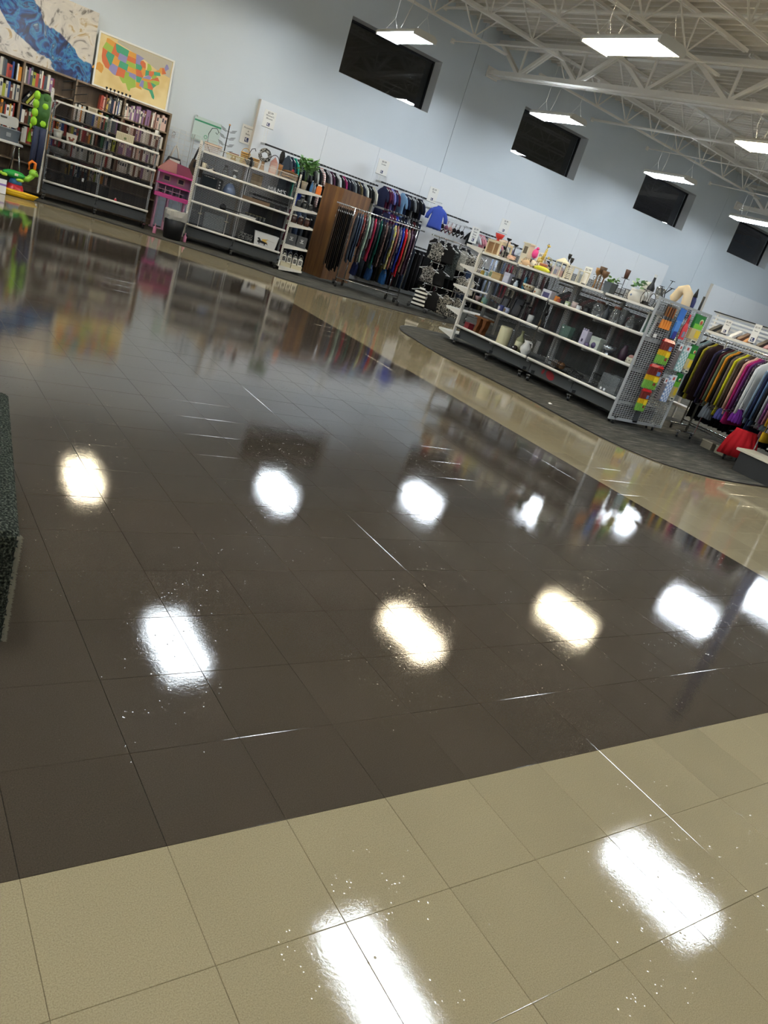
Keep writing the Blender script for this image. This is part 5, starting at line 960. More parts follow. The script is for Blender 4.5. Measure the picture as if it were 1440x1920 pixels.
for i, (n, m) in enumerate(br):
    g = thing('bra', '%s bra, %s from the left on the wall rail of bras' % (n, ordinal(i+1)), 'bra', (10.84+.125*i, RY, 2.004), -1.1, 'bras on the wall rail')
    obj('hanger', hanger_me(HANG), None, g)
    for s_ in (-1, 1):
        obj('cup', MB().sph((s_*.05, -.02, -.27), .05, 10, sy=.45, sz=1.), m, g, smooth=True); obj('strap', MB().tube([(s_*.05, -.01, -.225), (s_*.07, 0, -.12)], .005, 5), m, g); obj('band', MB().tube([(s_*.095, -.01, -.28), (s_*.10, .0, -.33), (s_*.04, .0, -.39)], .014, 6), m, g, smooth=True)
    obj('price_tag', MB().cbox((-.06, -.07, -.2), (.03, .002, .045)), WHT, g)
km = [('black', '#17181b'), ('pale grey', '#b9bcc0'), ('white', '#dfe0e2'), ('dusty pink', '#c27f8a'), ('pink', '#d79aa4'), ('black', '#16161a'), ('maroon', '#5c2a38'), ('grey', '#7f8388'), ('navy', '#2a2e44'), ('pale blue', '#a9b7c6'), ('pink', '#c98a94'), ('black', '#1b1b1f'), ('cream', '#d9d3c6'), ('grey', '#8f9498'), ('lilac', '#a79ab8')]
rackrow([(.0+.095*i, n, F(c), 'child shirt', .36, .1, 'top') for i, (n, c) in enumerate(km)], (12.05, RY), 0, 1.891, '', 'on the rail of small garments', 0, 'small tops on the wall rail', w=.28, arms=(.675, 1.41))
km = [('white', '#d9dcdf'), ('pale blue', '#9fb4c8'), ('grey', '#83898f'), ('white', '#d3d6d8'), ('blue', '#5d7ea8'), ('pale pink', '#cfb3b3'), ('black', '#1c1c20'), ('white', '#dcdee0'), ('grey', '#8b9096'), ('navy', '#2b3046')]
rackrow([(.0+.16*i, n, F(c), 'child shirt', .36, .1, 'top') for i, (n, c) in enumerate(km)], (13.85, RY), 0, 1.841, '', 'on the farthest wall rail', 0, 'vests on the farthest rail', w=.28, arms=(.8, 1.71))

# lower rows along the wall
lowc = [('black', '#16161a'), ('navy', '#1f2538'), ('denim', '#3a4a66'), ('charcoal', '#2e2f33'), ('brown', '#3d2f27'), ('dark grey', '#45484c'), ('black', '#1a1a1c'), ('olive', '#4b4a38'), ('wine', '#4a1d2a'), ('slate', '#3c4652')]
for a, b_, nm in ((6.4, 9.15, 'low clothes rail behind the wooden cabinet'), (9.2, 12.2, 'low clothes rail under the scrubs and bras'), (12.25, 15.6, 'low clothes rail behind the crate end of the long gondola')):
    hang_rail(a, b_, RY, 1.12, nm); n = int((b_-a-.1)/.125)
    rackrow([(.0+.125*i, lowc[(i*7+int(a)) % 10][0], F(lowc[(i*7+int(a)) % 10][1]), 'jeans', .98, 0, 'pants') for i in range(n)], (a+.06, RY), 0, 1.111, '', 'on the '+nm.replace(' behind the wooden cabinet', ' by the cabinet').replace(' behind the crate end of the long gondola', ' at the right').replace(' under the scrubs and bras', ' below the bras'), 0, 'jeans on the low wall rails')
# ---- chrome rack in front
def rack_frame(label, o, th, s0, s1, z, legs, base=.26, low=.16, name='garment_rack'):
    t = thing(name, label, 'garment rack', (o[0], o[1], FZ), th)
    obj('top_bar', MB().tube([(s0, 0, z), (s1, 0, z)], .0125, 8), CHROME, t, smooth=True)
    for s_ in legs:
        obj('leg', MB().tube([(s_, 0, .09), (s_, 0, z)], .013, 8), CHROME, t, smooth=True); obj('foot_bar', MB().tube([(s_, -base, .085), (s_, base, .085)], .012, 8), CHROME, t, smooth=True)
        for y in (-base, base): caster(t, s_, y, z=0)
    if low: obj('bottom_bar', MB().tube([(legs[0], 0, low), (legs[-1], 0, low)], .012, 8), CHROME, t, smooth=True)
    return t
THA = math.radians(-25); OA = (7.62, 12.30)
rack_frame('chrome rolling rack of trousers and bright blouses beside the wooden cabinet', OA, THA, -.36, 1.42, 1.47, (.009, 1.285))
FL = lambda a, b, c, s=26: F(a, 'print', b, c, s)
A = [(-.30, 'brown', F('#4a3a2e'), 'trousers', 1.14, 0, 'pants')]+[(-.265+.034*i, n, F(c), 'trousers', L, 0, 'pants') for i, (n, c, L) in enumerate([('black', '#19171a', 1.1), ('dark brown', '#2e2620', 1.18), ('black', '#141416', 1.2), ('charcoal', '#2a2a2d', 1.22), ('black', '#151517', 1.2), ('dark taupe', '#4a4137', 1.16), ('black', '#1a1a1d', 1.2), ('charcoal', '#2f2e30', 1.1)])]
A += [(.045, 'grey marled', FL('#3a3d42', '#6a6d70', '#22242a'), 'blouse', .92, .4, 'top'), (.09, 'slate', F('#3d4652'), 'blouse', .95, .4, 'top'), (.135, 'denim blue', F('#3a4a63'), 'blouse', .9, .45, 'top'), (.18, 'blue grey', F('#56687f'), 'blouse', .92, .4, 'top'), (.225, 'red floral', FL('#8f1f26', '#c9a49a', '#4a1418'), 'blouse', .62, .2, 'top'), (.27, 'dark floral', FL('#1f2028', '#b58a86', '#2e3a3a'), 'blouse', .9, .3, 'top'), (.325, 'mint green', F('#b9d3bf'), 'blouse', .88, .5, 'top'), (.385, 'grey', F('#6e7276'), 'blouse', .6, .25, 'top'), (.445, 'raspberry', F('#a82a4a'), 'blouse', .82, .5, 'top'), (.505, 'charcoal', F('#34333c'), 'blouse', .8, .4, 'top'), (.565, 'dark teal', F('#0f5248'), 'tunic', .92, .5, 'top'), (.62, 'black', F('#18181c'), 'blouse', .8, .3, 'top'), (.675, 'pink floral', FL('#2a2527', '#c7a498', '#8f6a66', 34), 'tunic', .86, .5, 'top'), (.735, 'polka dot', F('#15151b', 'dots', '#d5d5d8', s=55.), 'blouse', .84, .4, 'top'), (.79, 'navy', F('#2b3450'), 'blouse', .75, .3, 'top'), (.845, 'yellow and blue print', FL('#d8cf62', '#dfe2d8', '#5a78b0', 18), 'blouse', .85, .45, 'top'), (.90, 'rust patterned', FL('#8f4a44', '#c7a08f', '#4a3a5a', 40), 'blouse', .84, .4, 'top'), (.955, 'navy patterned', FL('#1f2a60', '#dfe0ea', '#1a2040', 45), 'blouse', .8, .35, 'top'), (1.01, 'royal blue', F('#2339a0'), 'blouse', .86, .5, 'top'), (1.07, 'bright red', F('#c91a26'), 'blouse', .92, .55, 'top'), (1.13, 'beige', F('#93836c'), 'blouse', .82, .45, 'top'), (1.185, 'plum patterned', FL('#4f2e4a', '#8d7a90', '#2a1c2c', 40), 'tunic', .86, .4, 'top'), (1.235, 'dark plum', F('#3a2436'), 'tunic', .84, .4, 'top'), (1.335, 'black patterned', FL('#1b1a1d', '#8f8f92', '#2a292d', 40), 'tunic', .8, .4, 'top')]
rackrow(A, OA, THA, 1.4628, '', 'on the front chrome rack', 0, 'garments on the front chrome rack', legs=(.009, 1.285))
for i, (s_, c, n) in enumerate([(.34, '#1c2750', 'dark blue'), (.64, '#264a78', 'mid blue'), (.94, '#2a5f96', 'bright blue')]):
    q = Vector((OA[0], OA[1], 0))+Vector((math.cos(THA)*s_-math.sin(THA)*.36, math.sin(THA)*s_+math.cos(THA)*.36, .6228))
    garment('shorts', n+' shorts hanging low behind the front chrome rack, '+ordinal(i+1)+' from the left', 'shorts', tuple(q), THA-PI/2, .3, .34, .05, F(c), 0, 'skirt', 'low blue shorts', tagc=False)
q0 = Vector((OA[0]-math.sin(THA)*.36, OA[1]+math.cos(THA)*.36)); rack_frame('low rack of blue shorts behind the front chrome rack', q0, THA, .1, 1.3, .637-FZ, (.2, 1.12), base=.0, low=0, name='low_rack')
# ---- four-way rack with black and white garments facing out
OB = (9.55, 11.75)
t = thing('waterfall_rack', 'chrome four-way rack of black and white garments between the long racks', 'garment rack', (OB[0], OB[1], FZ), 0)
for x in (-.22, .34):
    obj('leg', MB().tube([(x, 0, .09), (x, 0, 1.47)], .015, 8), CHROME, t, smooth=True); obj('foot_bar', MB().tube([(x, -.3, .085), (x, .3, .085)], .013, 8), CHROME, t, smooth=True)
    for y in (-.3, .3): caster(t, x, y, z=0)
obj('cross_bar', MB().tube([(-.42, 0, 1.47), (.66, 0, 1.47)], .012, 8), CHROME, t, smooth=True)
for z in (1.47, .99, .56): obj('front_bar', MB().tube([(-.42, -.24, z), (.80, -.24, z)], .010, 8), CHROME, t, smooth=True)
for x in (-.22, .34): obj('front_post', MB().tube([(x, -.24, .09), (x, -.24, 1.47), (x, 0, 1.47)], .011, 8), CHROME, t, smooth=True)
BW = lambda s, a='#121214', b='#e6e3da', c='#6f706c': F(a, 'print', b, c, s)
Bl = [(-.30, 1.44, .36, .30, BW(34), 'black and white floral', 'top'), (-.02, 1.44, .35, .34, F('#141416'), 'plain black', 'top'), (.16, 1.44, .62, .26, BW(44, '#171a1c', '#5d6a6c', '#2a3034'), 'dark marbled', 'dress'), (.36, 1.44, .41, .24, BW(30, '#8c908e', '#e8e6df', '#3d4040'), 'grey and ivory', 'dress'), (.56, 1.42, .34, .24, BW(36), 'black and cream', 'top'), (.76, 1.44, .35, .30, F('#17171a', 'plaid', '#d8d6d0', '#0f0f11'), 'black and white checked', 'top'),
      (-.34, 0.98, .33, .30, BW(38, '#101012', '#dcdad4', '#202022'), 'zebra print', 'top'), (-.06, 0.98, .33, .30, F('#121214'), 'jet black', 'top'), (.52, 0.98, .33, .24, BW(30, '#1c1d1f', '#efece2', '#8a8a84'), 'black and ivory swirl', 'top'), (.74, 0.98, .33, .26, BW(34, '#d9d5ca', '#1a1a1c', '#f0eee8'), 'ivory and black', 'top'),
      (-.36, .56, .38, .30, F('#121213', 'stripe', '#e9e7e0', s=14.), 'black and white banded', 'top'), (-.05, .56, .38, .28, F('#161618'), 'inky black', 'top'), (.24, .56, .42, .40, BW(26, '#202224', '#e2ddcf', '#5b5a4c'), 'ivory-topped black floral', 'dress'), (.56, .56, .42, .22, BW(32), 'black and white leafy', 'dress')]
for i, (s_, L, c, n) in enumerate([(-.30, .95, '#131315', 'black'), (-.12, 1.05, '#1b1c20', 'ink black'), (.06, .9, '#151416', 'soft black'), (.22, 1.1, '#202226', 'charcoal'), (.45, 1.0, '#141417', 'deep black'), (.58, .9, '#232428', 'graphite')]):
    garment('dress', n+' long dress hanging straight from the four-way rack bar, %s from the left' % ordinal(i+1), 'dress', (OB[0]+s_, OB[1]+.0, FZ+1.4628), -PI/2, .36, L, .026, F(c), 0, 'top', 'black dresses on the four-way rack bar')
for i, (s_, z, L, w, m, n, wd) in enumerate(Bl):
    lvl = 0 if z > 1.2 else 1 if z > .7 else 2
    dpt = [.34, .46, .56][lvl]
    p = (OB[0]+s_-dpt*.55, OB[1]-.10-dpt*.85, z-.02)
    garment(wd if wd == 'dress' else 'blouse', '%s %s facing out on the four-way rack, %s tier' % (n, wd, ['upper', 'middle', 'lower'][lvl]), wd, p, math.radians(-37), w*.86, L, .024, m, 0, 'top', 'black and white garments on the four-way rack', tagc=True)
    a = MB(); a.tube([(s_, -.24, {0: 1.47, 1: .99, 2: .56}[lvl]), (p[0]-OB[0], p[1]-OB[1], p[2]+.0185-FZ), (p[0]-OB[0]-.011, p[1]-OB[1]-.017, p[2]+.0188-FZ)], .005, 5); obj('face_out_arm', a, CHROME, t)
# ---- shirts rack behind the side shelves
OC = (10.62, 11.78); THC = math.radians(-40)
rack_frame('rack of checked shirts behind the side shelves of the long gondola', OC, THC, -.1, 1.7, 1.45, (.05, 1.55))
Cc = [('peach', F('#d8b5a8')), ('blue checked', F('#6f8ec0', 'plaid', '#cfd8e6', '#40598c')), ('pale blue checked', F('#93aacc', 'plaid', '#e2e6ee', '#6a86b4')), ('light blue', F('#9fb6d6')), ('sky blue', F('#86a3cc')), ('crimson', F('#a3243e')), ('rose', F('#b5405a')), ('black', F('#1a1a1e')), ('cream', F('#ddd6c0')), ('burgundy', F('#511a2c')), ('navy', F('#22263a')), ('wine red', F('#6a1a2c')), ('charcoal', F('#2f2f35')), ('white', F('#d5d5d6')), ('dark red', F('#581a22')), ('black', F('#17171a')), ('navy', F('#1f2236')), ('grey', F('#5d5f63'))]
rackrow([(.1+.088*i, n, m, 'shirt', .82, .5, 'top') for i, (n, m) in enumerate(Cc)], OC, THC, 1.4428, '', 'on the checked-shirt rack', 0, 'shirts on the checked-shirt rack', legs=(.05, 1.55))
# ---- dark rack directly behind the long gondola
OD = (9.45, 8.3); THD = -PI/2
rack_frame('long rack of dark garments directly behind the long gondola', OD, THD, -.05, 2.65, 1.36, (.1, 2.5))
dk = ['#1b1a1d', '#3a1d24', '#22252e', '#4a1a26', '#1d1f24', '#2b2b30', '#17171a', '#552028', '#26282c', '#1a1b22', '#35302e', '#1c1c1f', '#2a3038']
dn = ['black', 'wine', 'ink', 'burgundy', 'dark slate', 'charcoal', 'jet black', 'dark red', 'graphite', 'midnight', 'umber', 'off-black', 'steel']
rackrow([(.05+.105*i, dn[i % 13], F(dk[i % 13]), 'coat', 1.12, .6, 'top') for i in range(24)], OD, THD, 1.3528, '', 'on the dark rack behind the gondola', 0, 'coats behind the long gondola', legs=(.1, 2.5))
OE = (9.62, 5.3); rack_frame('added rack of black trousers standing in for shade behind the bright rack', OE, THD, -.05, 2.5, 1.30, (.05, 2.4), base=.2)  # added dark row, stands in for the black shade beneath the bright rack
rackrow([(.10+.075*i, ['black', 'charcoal', 'ink'][i % 3], F(['#151517', '#232327', '#1a1c24'][i % 3]), 'trousers', 1.05, 0, 'pants') for i in range(30)], OE, THD, 1.2928, '', 'on the added shade-filling rack before the shoe display', 0, 'added dark trousers filling in shade before the shoe display', legs=(.05, 2.4))
# ---- bright rack at the right
OR = (9.05, 5.06); 
rack_frame('black-based rack of bright long-sleeved tops at the right edge', OR, THD, -.1, 1.95, 1.345, (.30, 1.05, 1.86), base=.16, low=.2)
Rr = [('black', '#17181b'), ('pale teal', '#8fa6aa'), ('grey', '#77797c'), ('black', '#1b1b1d'), ('mustard olive', '#a89a2e'), ('dark brown', '#33201f'), ('black', '#19151a'), ('dusty rose', '#7f4a58'), ('navy purple', '#3a3550'), ('black', '#1a181c'), ('dark red', '#4a1f22'), ('sage', '#6a7a60'), ('amber', '#d98f24'), ('black', '#1c1714'), ('taupe', '#6a5f58'), ('bright yellow', '#d8cf2a'), ('brown taupe', '#6b5a48'), ('chocolate', '#3f2e26'), ('peach', '#e2b8a0'), ('magenta', '#b01f68'), ('purple', '#6a2f66'), ('black floral', '#1d1c24'), ('white', '#dcdad4'), ('black', '#16161a'), ('green', '#5fae6a'), ('grey blue', '#7d8fa0'), ('navy', '#232a48'), ('slate blue', '#4f6480'), ('black', '#18181c'), ('silver grey', '#9a9ca0'), ('plum', '#7a3f74'), ('mauve', '#9a6478'), ('mustard', '#c9a020'), ('white print', '#dcd2cf'), ('black', '#15151a'), ('striped', None), ('navy', '#20253c'), ('grey', '#808488'), ('red', '#a82028'), ('black', '#19191c')]
LN = {'mauve': .88, 'mustard': .92, 'amber': .86, 'bright yellow': .86, 'magenta': .9, 'navy': .9, 'striped': .98}
rackrow([(.02+.0435*i, n, (F(c) if n not in ('black floral', 'white print') else FL(c, '#8a6a70', '#3a3f5a', 30)) if c else F('#15151a', 'stripe', '#e6e6e6', s=22.), 'long-sleeved shirt', LN.get(n, .8), .58, 'top') for i, (n, c) in enumerate(Rr)], OR, THD, 1.3378, '', 'on the bright rack at the right', 0, 'tops on the bright rack', w=.45, legs=(.30, 1.05, 1.86))
for y, z, c, n, L, kd in ((3.86, .50, '#a8141c', 'bright red pleated skirt', .40, 'skirt'), (4.28, .66, '#4a4a86', 'violet blue skirt', .22, 'skirt'), (4.08, .70, '#6f2a8a', 'purple skirt', .22, 'skirt'), (4.48, .64, '#6c7176', 'grey skirt', .26, 'skirt'), (3.66, .66, '#3c484a', 'dark sage skirt', .14, 'skirt')):
    garment('skirt', n+' hanging low under the bright rack', 'skirt', (8.86, y, z), -.75 if 'red' in n else -.5, .40 if 'red' in n else .16, L, .035, F(c), 0, kd, 'skirts under the bright rack', tagc=False, hang=HANGBLK)
t = thing('low_skirt_rail', 'low chrome rail holding skirts under the bright rack', 'clothes rail', (8.86, 4.1, FZ)); obj('bar', MB().tube([(0, -.42, .62), (0, .42, .70)], .008, 6), CHROME, t)
for y, z in ((-.42, .62), (.42, .7)): obj('leg', MB().tube([(0, y, 0), (0, y, z)], .008, 6), CHROME, t)
for y, n in ((4.42, 'left'), (4.2, 'right')):
    t = thing('wooden_block', n+' of two pale wooden boxes under the bright rack', 'box', (9.2, y, FZ)); P_(t, 'body', MB().bbox((0, 0, .045), (.24, .16, .09), .006), '#8f8672', False); P_(t, 'lid', MB().bbox((0, 0, .0985), (.25, .17, .016), .004), '#b5ab93', False)
t = thing('shoe_plinth', 'long cream low plinth at the right edge under the striped top', 'plinth', (8.62, 2.9, FZ)); P_(t, 'top_board', MB().bbox((0, 0, .255), (.4, 1.5, .03), .004), '#c3bba6', False); P_(t, 'base', MB().box(-.17, .17, -.7, .7, 0, .24), '#232322', False)
# ---- shoe display behind
SX = 10.25
t = thing('shoe_shelf', 'white wall-like shoe display with slats behind the bright rack', 'shelving unit', (SX, 5.0, FZ), -PI/2)
for x in (-1.05, .0, 1.05): obj('post', MB().box(x-.015, x+.015, .30, .33, 0, 1.72), RAIL, t)
for z in (1.41, 1.02, .62, .25): obj('shelf', MB().box(-1.1, 1.1, .0, .30, z-.02, z).box(-1.1, 1.1, -.006, .0, z-.03, z+.008), RAIL, t)
for k in range(5): obj('slat', MB().box(-1.1, 1.1, .29, .30, 1.45+.055*k, 1.45+.055*k+.03), mat('#d9dde0', .4), t)
obj('top_bar', MB().tube([(-1.1, .25, 1.70), (1.1, .25, 1.70)], .009, 6), RAILDK, t)
def shoe(y, c, label, heel=.07, up=False, z=1.41, d=.155):
    t = thing('shoe', label, 'shoe', (SX+d, y, FZ+z+.0005), -PI/2+.08, 'shoes on the white shoe display')
    P_(t, 'sole', MB().loft([[(-.035, -.12, 0), (.035, -.12, 0), (.035, -.12, .008), (-.035, -.12, .008)], [(-.042, -.05, 0), (.042, -.05, 0), (.042, -.05, .01), (-.042, -.05, .01)], [(-.028, .06, heel*.8), (.028, .06, heel*.8), (.028, .06, heel*.8+.01), (-.028, .06, heel*.8+.01)], [(-.03, .12, heel), (.03, .12, heel), (.03, .12, heel+.01), (-.03, .12, heel+.01)]]), '#3a3028', False)
    P_(t, 'upper', MB().loft([[(-.03, -.125, .008), (.03, -.125, .008), (.02, -.12, .02), (-.02, -.12, .02)], [(-.04, -.06, .012), (.04, -.06, .012), (.03, -.06, .05), (-.03, -.06, .05)], [(-.03, .05, heel*.75), (.03, .05, heel*.75), (.028, .05, heel+.03), (-.028, .05, heel+.03)], [(-.032, .125, heel+.008), (.032, .125, heel+.008), (.03, .13, heel+.07), (-.03, .13, heel+.07)]]), c, False)
    P_(t, 'heel', MB().loft([[(-.02, .095, heel), (.02, .095, heel), (.02, .125, heel), (-.02, .125, heel)], [(-.012, .1, 0), (.012, .1, 0), (.012, .12, 0), (-.012, .12, 0)]]), '#2a2420', False)
for y, c, n in ((5.90, '#1b1a1c', 'black strappy shoe, leftmost on the white display'), (5.77, '#2a2220', 'dark brown shoe, second on the white display'), (5.55, '#e2e2e2', 'white shoe beside a small price card'), (5.42, '#5b3a28', 'brown sandal right of the white shoe'), (5.30, '#b97a3c', 'tan orange shoe on the white display'), (5.09, '#3a2c26', 'espresso shoe after the tan one'), (4.975, '#a8757a', 'dusty pink shoe on the white display'), (4.865, '#7d4f54', 'plum shoe after the dusty pink one'), (4.66, '#17171a', 'black shoe near the right edge'), (4.53, '#ded9d2', 'ivory shoe at the right end of display')): shoe(y, c, n)
for y, n in ((5.665, 'left'), (5.20, 'middle'), (4.765, 'right')):
    t = thing('shoe_card', n+' white price card on the shoe display', 'sign', (SX+.05, y, FZ+1.411), -PI/2); card(t, .11, .2 if n != 'middle' else .26, ['$5.99', 'Shoes'], logo=True, ts=.03)
t = thing('hanger_rail', 'chrome rail full of empty clear hangers below the shoe shelf', 'clothes rail', (SX-.22, 5.0, 1.36), -PI/2); obj('bar', MB().tube([(-1.1, 0, 0), (1.1, 0, 0)], .010, 6), CHROME, t)
for x in (-1.08, 1.08): obj('bracket', MB().tube([(x, 0, 0), (x, .52, .0)], .008, 6), CHROME, t)
CLR = mat('#f0f3f5', .08, 0, .6, trans=.35, ior=1.2)
for i in range(34):
    h = obj('hanger', hanger_me(CLR), None, None, (SX-.22, 6.0-.058*i, 1.3440), rz=rg.uniform(-.09, .09)); tag(h, 'empty clear plastic hanger on the rail under the shoe shelf', 'hanger', 'empty clear hangers under the shoe shelf')

# ------------------------------------------------------------------ wooden cabinet
WALNUT = wood_mat('walnut_laminate', '#4a2d17', '#6d4826', '#86602f', 1.1)
t = thing('wooden_cabinet', 'tall walnut laminate cabinet behind the chrome rack', 'cabinet', (7.64, 12.91, FZ), math.radians(25))
w, d, h = 1.0, .48, 1.75
obj('side_panel', MB().box(0, .02, .0, d, 0, h), WALNUT, t); obj('side_panel', MB().box(w-.02, w, .0, d, 0, h), WALNUT, t); obj('top_panel', MB().box(.02, w-.02, .0, d, h-.02, h), WALNUT, t); obj('back_panel', MB().box(.02, w-.02, d-.01, d, .0, h-.02), WALNUT, t); obj('front_panel', MB().box(.022, w-.022, -.002, .016, .0, h-.021), WALNUT, t)

# ------------------------------------------------------------------ goods on the middle gondola
def p2(s_, z, name, label, cat, d=.18, rz=0.): return put(G2, s_, d, z, name, label, cat, rz, 'goods on the middle gondola')
ZT, Za, Zb, Zc, Zd = 1.57, 1.28, 1.0, .71, .31
def wirebasket(t, w, d, h, c, n=6):
    m = col(c); P_(t, 'rim', MB().tube([(-w/2, -d/2, h), (w/2, -d/2, h), (w/2, d/2, h), (-w/2, d/2, h)], .006, 5, closed=True), m)
    P_(t, 'bottom_rim', MB().tube([(-w*.42, -d*.42, .005), (w*.42, -d*.42, .005), (w*.42, d*.42, .005), (-w*.42, d*.42, .005)], .005, 5, closed=True), m)
    b = MB()
    for k in range(n*2+1):
        f = -1+k/n
        for sy in (-1, 1): b.tube([(f*w/2, sy*d/2, h), (f*w*.42, sy*d*.42, .005)], .0018, 4)
    for k in range(1, 5):
        f = k/5; e = .42+.08*f; b.tube([(-w*e, -d*e, h*f), (w*e, -d*e, h*f), (w*e, d*e, h*f), (-w*e, d*e, h*f)], .0015, 4, closed=True)
    stuff(P_(t, 'mesh', b, m))
t = p2(.17, ZT, 'wire_basket', 'copper-pink wire basket with cream rim at the left of the upper shelf', 'basket', .14); wirebasket(t, .30, .22, .15, '#b58a78'); P_(t, 'liner', MB().box(-.15, .15, -.112, -.108, .125, .155), '#d8c7b4', False)
t = p2(.11, ZT, 'scroll_hook_stand', 'tall thin iron shepherd hook with curled end on the upper shelf', 'hook', .30); P_(t, 'hook', MB().tube([(.02, 0, .012), (-.05, 0, .12), (-.06, 0, .3), (-.02, 0, .40), (.06, 0, .42), (.10, 0, .37), (.08, 0, .33), (.05, 0, .35)], .006, 6), IRON); P_(t, 'foot', MB().tube([(-.08, 0, .006), (.06, 0, .006)], .006, 5), IRON)
t = p2(.365, ZT, 'wine_coil_stand', 'tall black coil stand of wire loops with a wooden knob', 'stand', .33); P_(t, 'pole', MB().tube([(0, 0, 0.003), (0, 0, .53)], .009, 8), IRON); P_(t, 'knob', MB().sph((0, 0, .545), .018, 8), '#b98a5a'); P_(t, 'foot', MB().lathe([(.05, 0), (.045, .008)], 14), IRON)
for sx in (-1, 1):
    for k in range(4):
        for rr_ in range(3): P_(t, 'coil', MB().tube([(sx*(.075+.012*rr_)+.042*math.cos(a), .03*math.sin(a), .09+.115*k+.02*rr_+.012*sx*math.cos(a)) for a in [2*PI*i/14 for i in range(14)]], .0028, 4, closed=True), IRON)
    for k in range(4): P_(t, 'arm', MB().tube([(0, 0, .09+.115*k), (sx*.06, 0, .10+.115*k)], .003, 4), IRON)
t = p2(.56, ZT, 'mesh_tray', 'long yellow-cream mesh tray in the middle of the upper shelf', 'tray', .12); wirebasket(t, .30, .16, .09, '#c2b25e'); P_(t, 'tag', MB().cbox((-.02, -.083, .06), (.025, .002, .025)), '#e8e2c0', False)
t = p2(.545, ZT, 'wooden_tray', 'brown oval wooden tray behind the yellow mesh tray', 'tray', .27); P_(t, 'tray', MB().lathe([(.075, .08), (.09, .12), (.086, .125), (.07, .09)], 18, sy=.5), '#8a5a34'); P_(t, 'foot', MB().lathe([(.06, 0), (.05, .03), (.03, .08)], 14, sy=.5), '#7a4e2c')
t = p2(.735, ZT, 'wicker_basket', 'golden wicker basket with hoop handle, left of two', 'basket', .28); basket(t, .15, .13, .19, '#b08840', 5, True)
t = p2(.925, ZT, 'wicker_basket', 'golden wicker basket, right of two', 'basket', .28); basket(t, .14, .13, .15, '#a97f3c', 5)
t = p2(.84, ZT, 'black_kettle', 'black iron kettle with tall curved handle', 'kettle', .11); P_(t, 'body', MB().lathe([(.05, 0), (.075, .04), (.07, .09), (.04, .12), (.03, .125)], 16), IRON); P_(t, 'spout', MB().tube([(-.06, 0, .05), (-.1, 0, .09), (-.11, 0, .12)], .012, 8, taper=[1.2, .9, .7]), IRON); P_(t, 'handle', MB().tube([(-.05, 0, .10), (-.055, 0, .2), (-.02, 0, .29), (.03, 0, .31), (.05, 0, .27)], .007, 6), IRON); P_(t, 'lid', MB().lathe([(.045, .12), (.03, .14), (.01, .16)], 12), IRON)
t = p2(1.055, ZT, 'swirl_vase', 'black and white swirled ceramic ring vase', 'vase', .13); m = BW(26, '#141416', '#d9d7d2', '#6f6d68'); P_(t, 'ring', MB().tube([(.085*math.cos(a), 0, .26+.085*math.sin(a)) for a in [2*PI*i/16 for i in range(16)]], .034, 9, closed=True), m); P_(t, 'neck', MB().lathe([(.05, 0), (.045, .01), (.028, .10), (.03, .155)], 12), '#8a6a4a')
t = p2(1.25, ZT, 'pink_tote', 'pale pink lantern box with round black handle', 'lantern', .24); carton(t, .13, .12, .2, '#d2a89c', '#d9c2b8'); P_(t, 'handle', MB().tube([(.09*math.cos(a), 0, .19+.13*math.sin(a)) for a in [PI*i/12 for i in range(13)]], .007, 6), IRON); P_(t, 'gable', MB().prism([(-.06, .2005), (.06, .2005), (0, .29)], -.05, .05), '#c48f84', False)
t = p2(1.37, ZT, 'amber_goblet', 'amber wooden goblet beside the twig basket', 'goblet', .14); vase(t, .09, .2, '#8a5a24', [(.7, 0), (.6, .04), (.2, .15), (.25, .4), (.8, .55), (.9, 1), (.8, 1), (.6, .6)])
t = p2(1.37, ZT, 'black_paddle', 'black slotted oval paddle standing upright, tallest at the right', 'paddle', .33); P_(t, 'blade', MB().lathe([(.02, .22), (.045, .30), (.048, .36), (.03, .42), (.01, .43)], 12, sy=.25), IRON); P_(t, 'shaft', MB().tube([(0, 0, .004), (0, 0, .23)], .008, 6), IRON); P_(t, 'foot', MB().lathe([(.04, 0), (.03, .008)], 12), IRON)
t = p2(1.575, ZT, 'twig_bundle', 'brown twig basket lying on its side', 'basket', .2)
for k in range(12):
    a = k*PI/11; P_(t, 'twig', MB().tube([(-.15, .07*math.cos(a), .015+.12*math.sin(a)), (0, .085*math.cos(a), .012+.14*math.sin(a)), (.14, .06*math.cos(a), .015+.10*math.sin(a))], .013, 6), ['#6b4a2a', '#8a6438', '#553a22'][k % 3])
t = p2(1.62, ZT, 'red_figure', 'small red and black figure behind the twig basket', 'figurine', .37); P_(t, 'body', MB().lathe([(.03, 0), (.028, .1), (.012, .12)], 10), '#1c1b1e'); P_(t, 'torso', MB().lathe([(.026, .12), (.03, .17), (.012, .2)], 10), '#b3262c'); P_(t, 'head', MB().sph((0, 0, .22), .022, 8), '#1d1a1a')
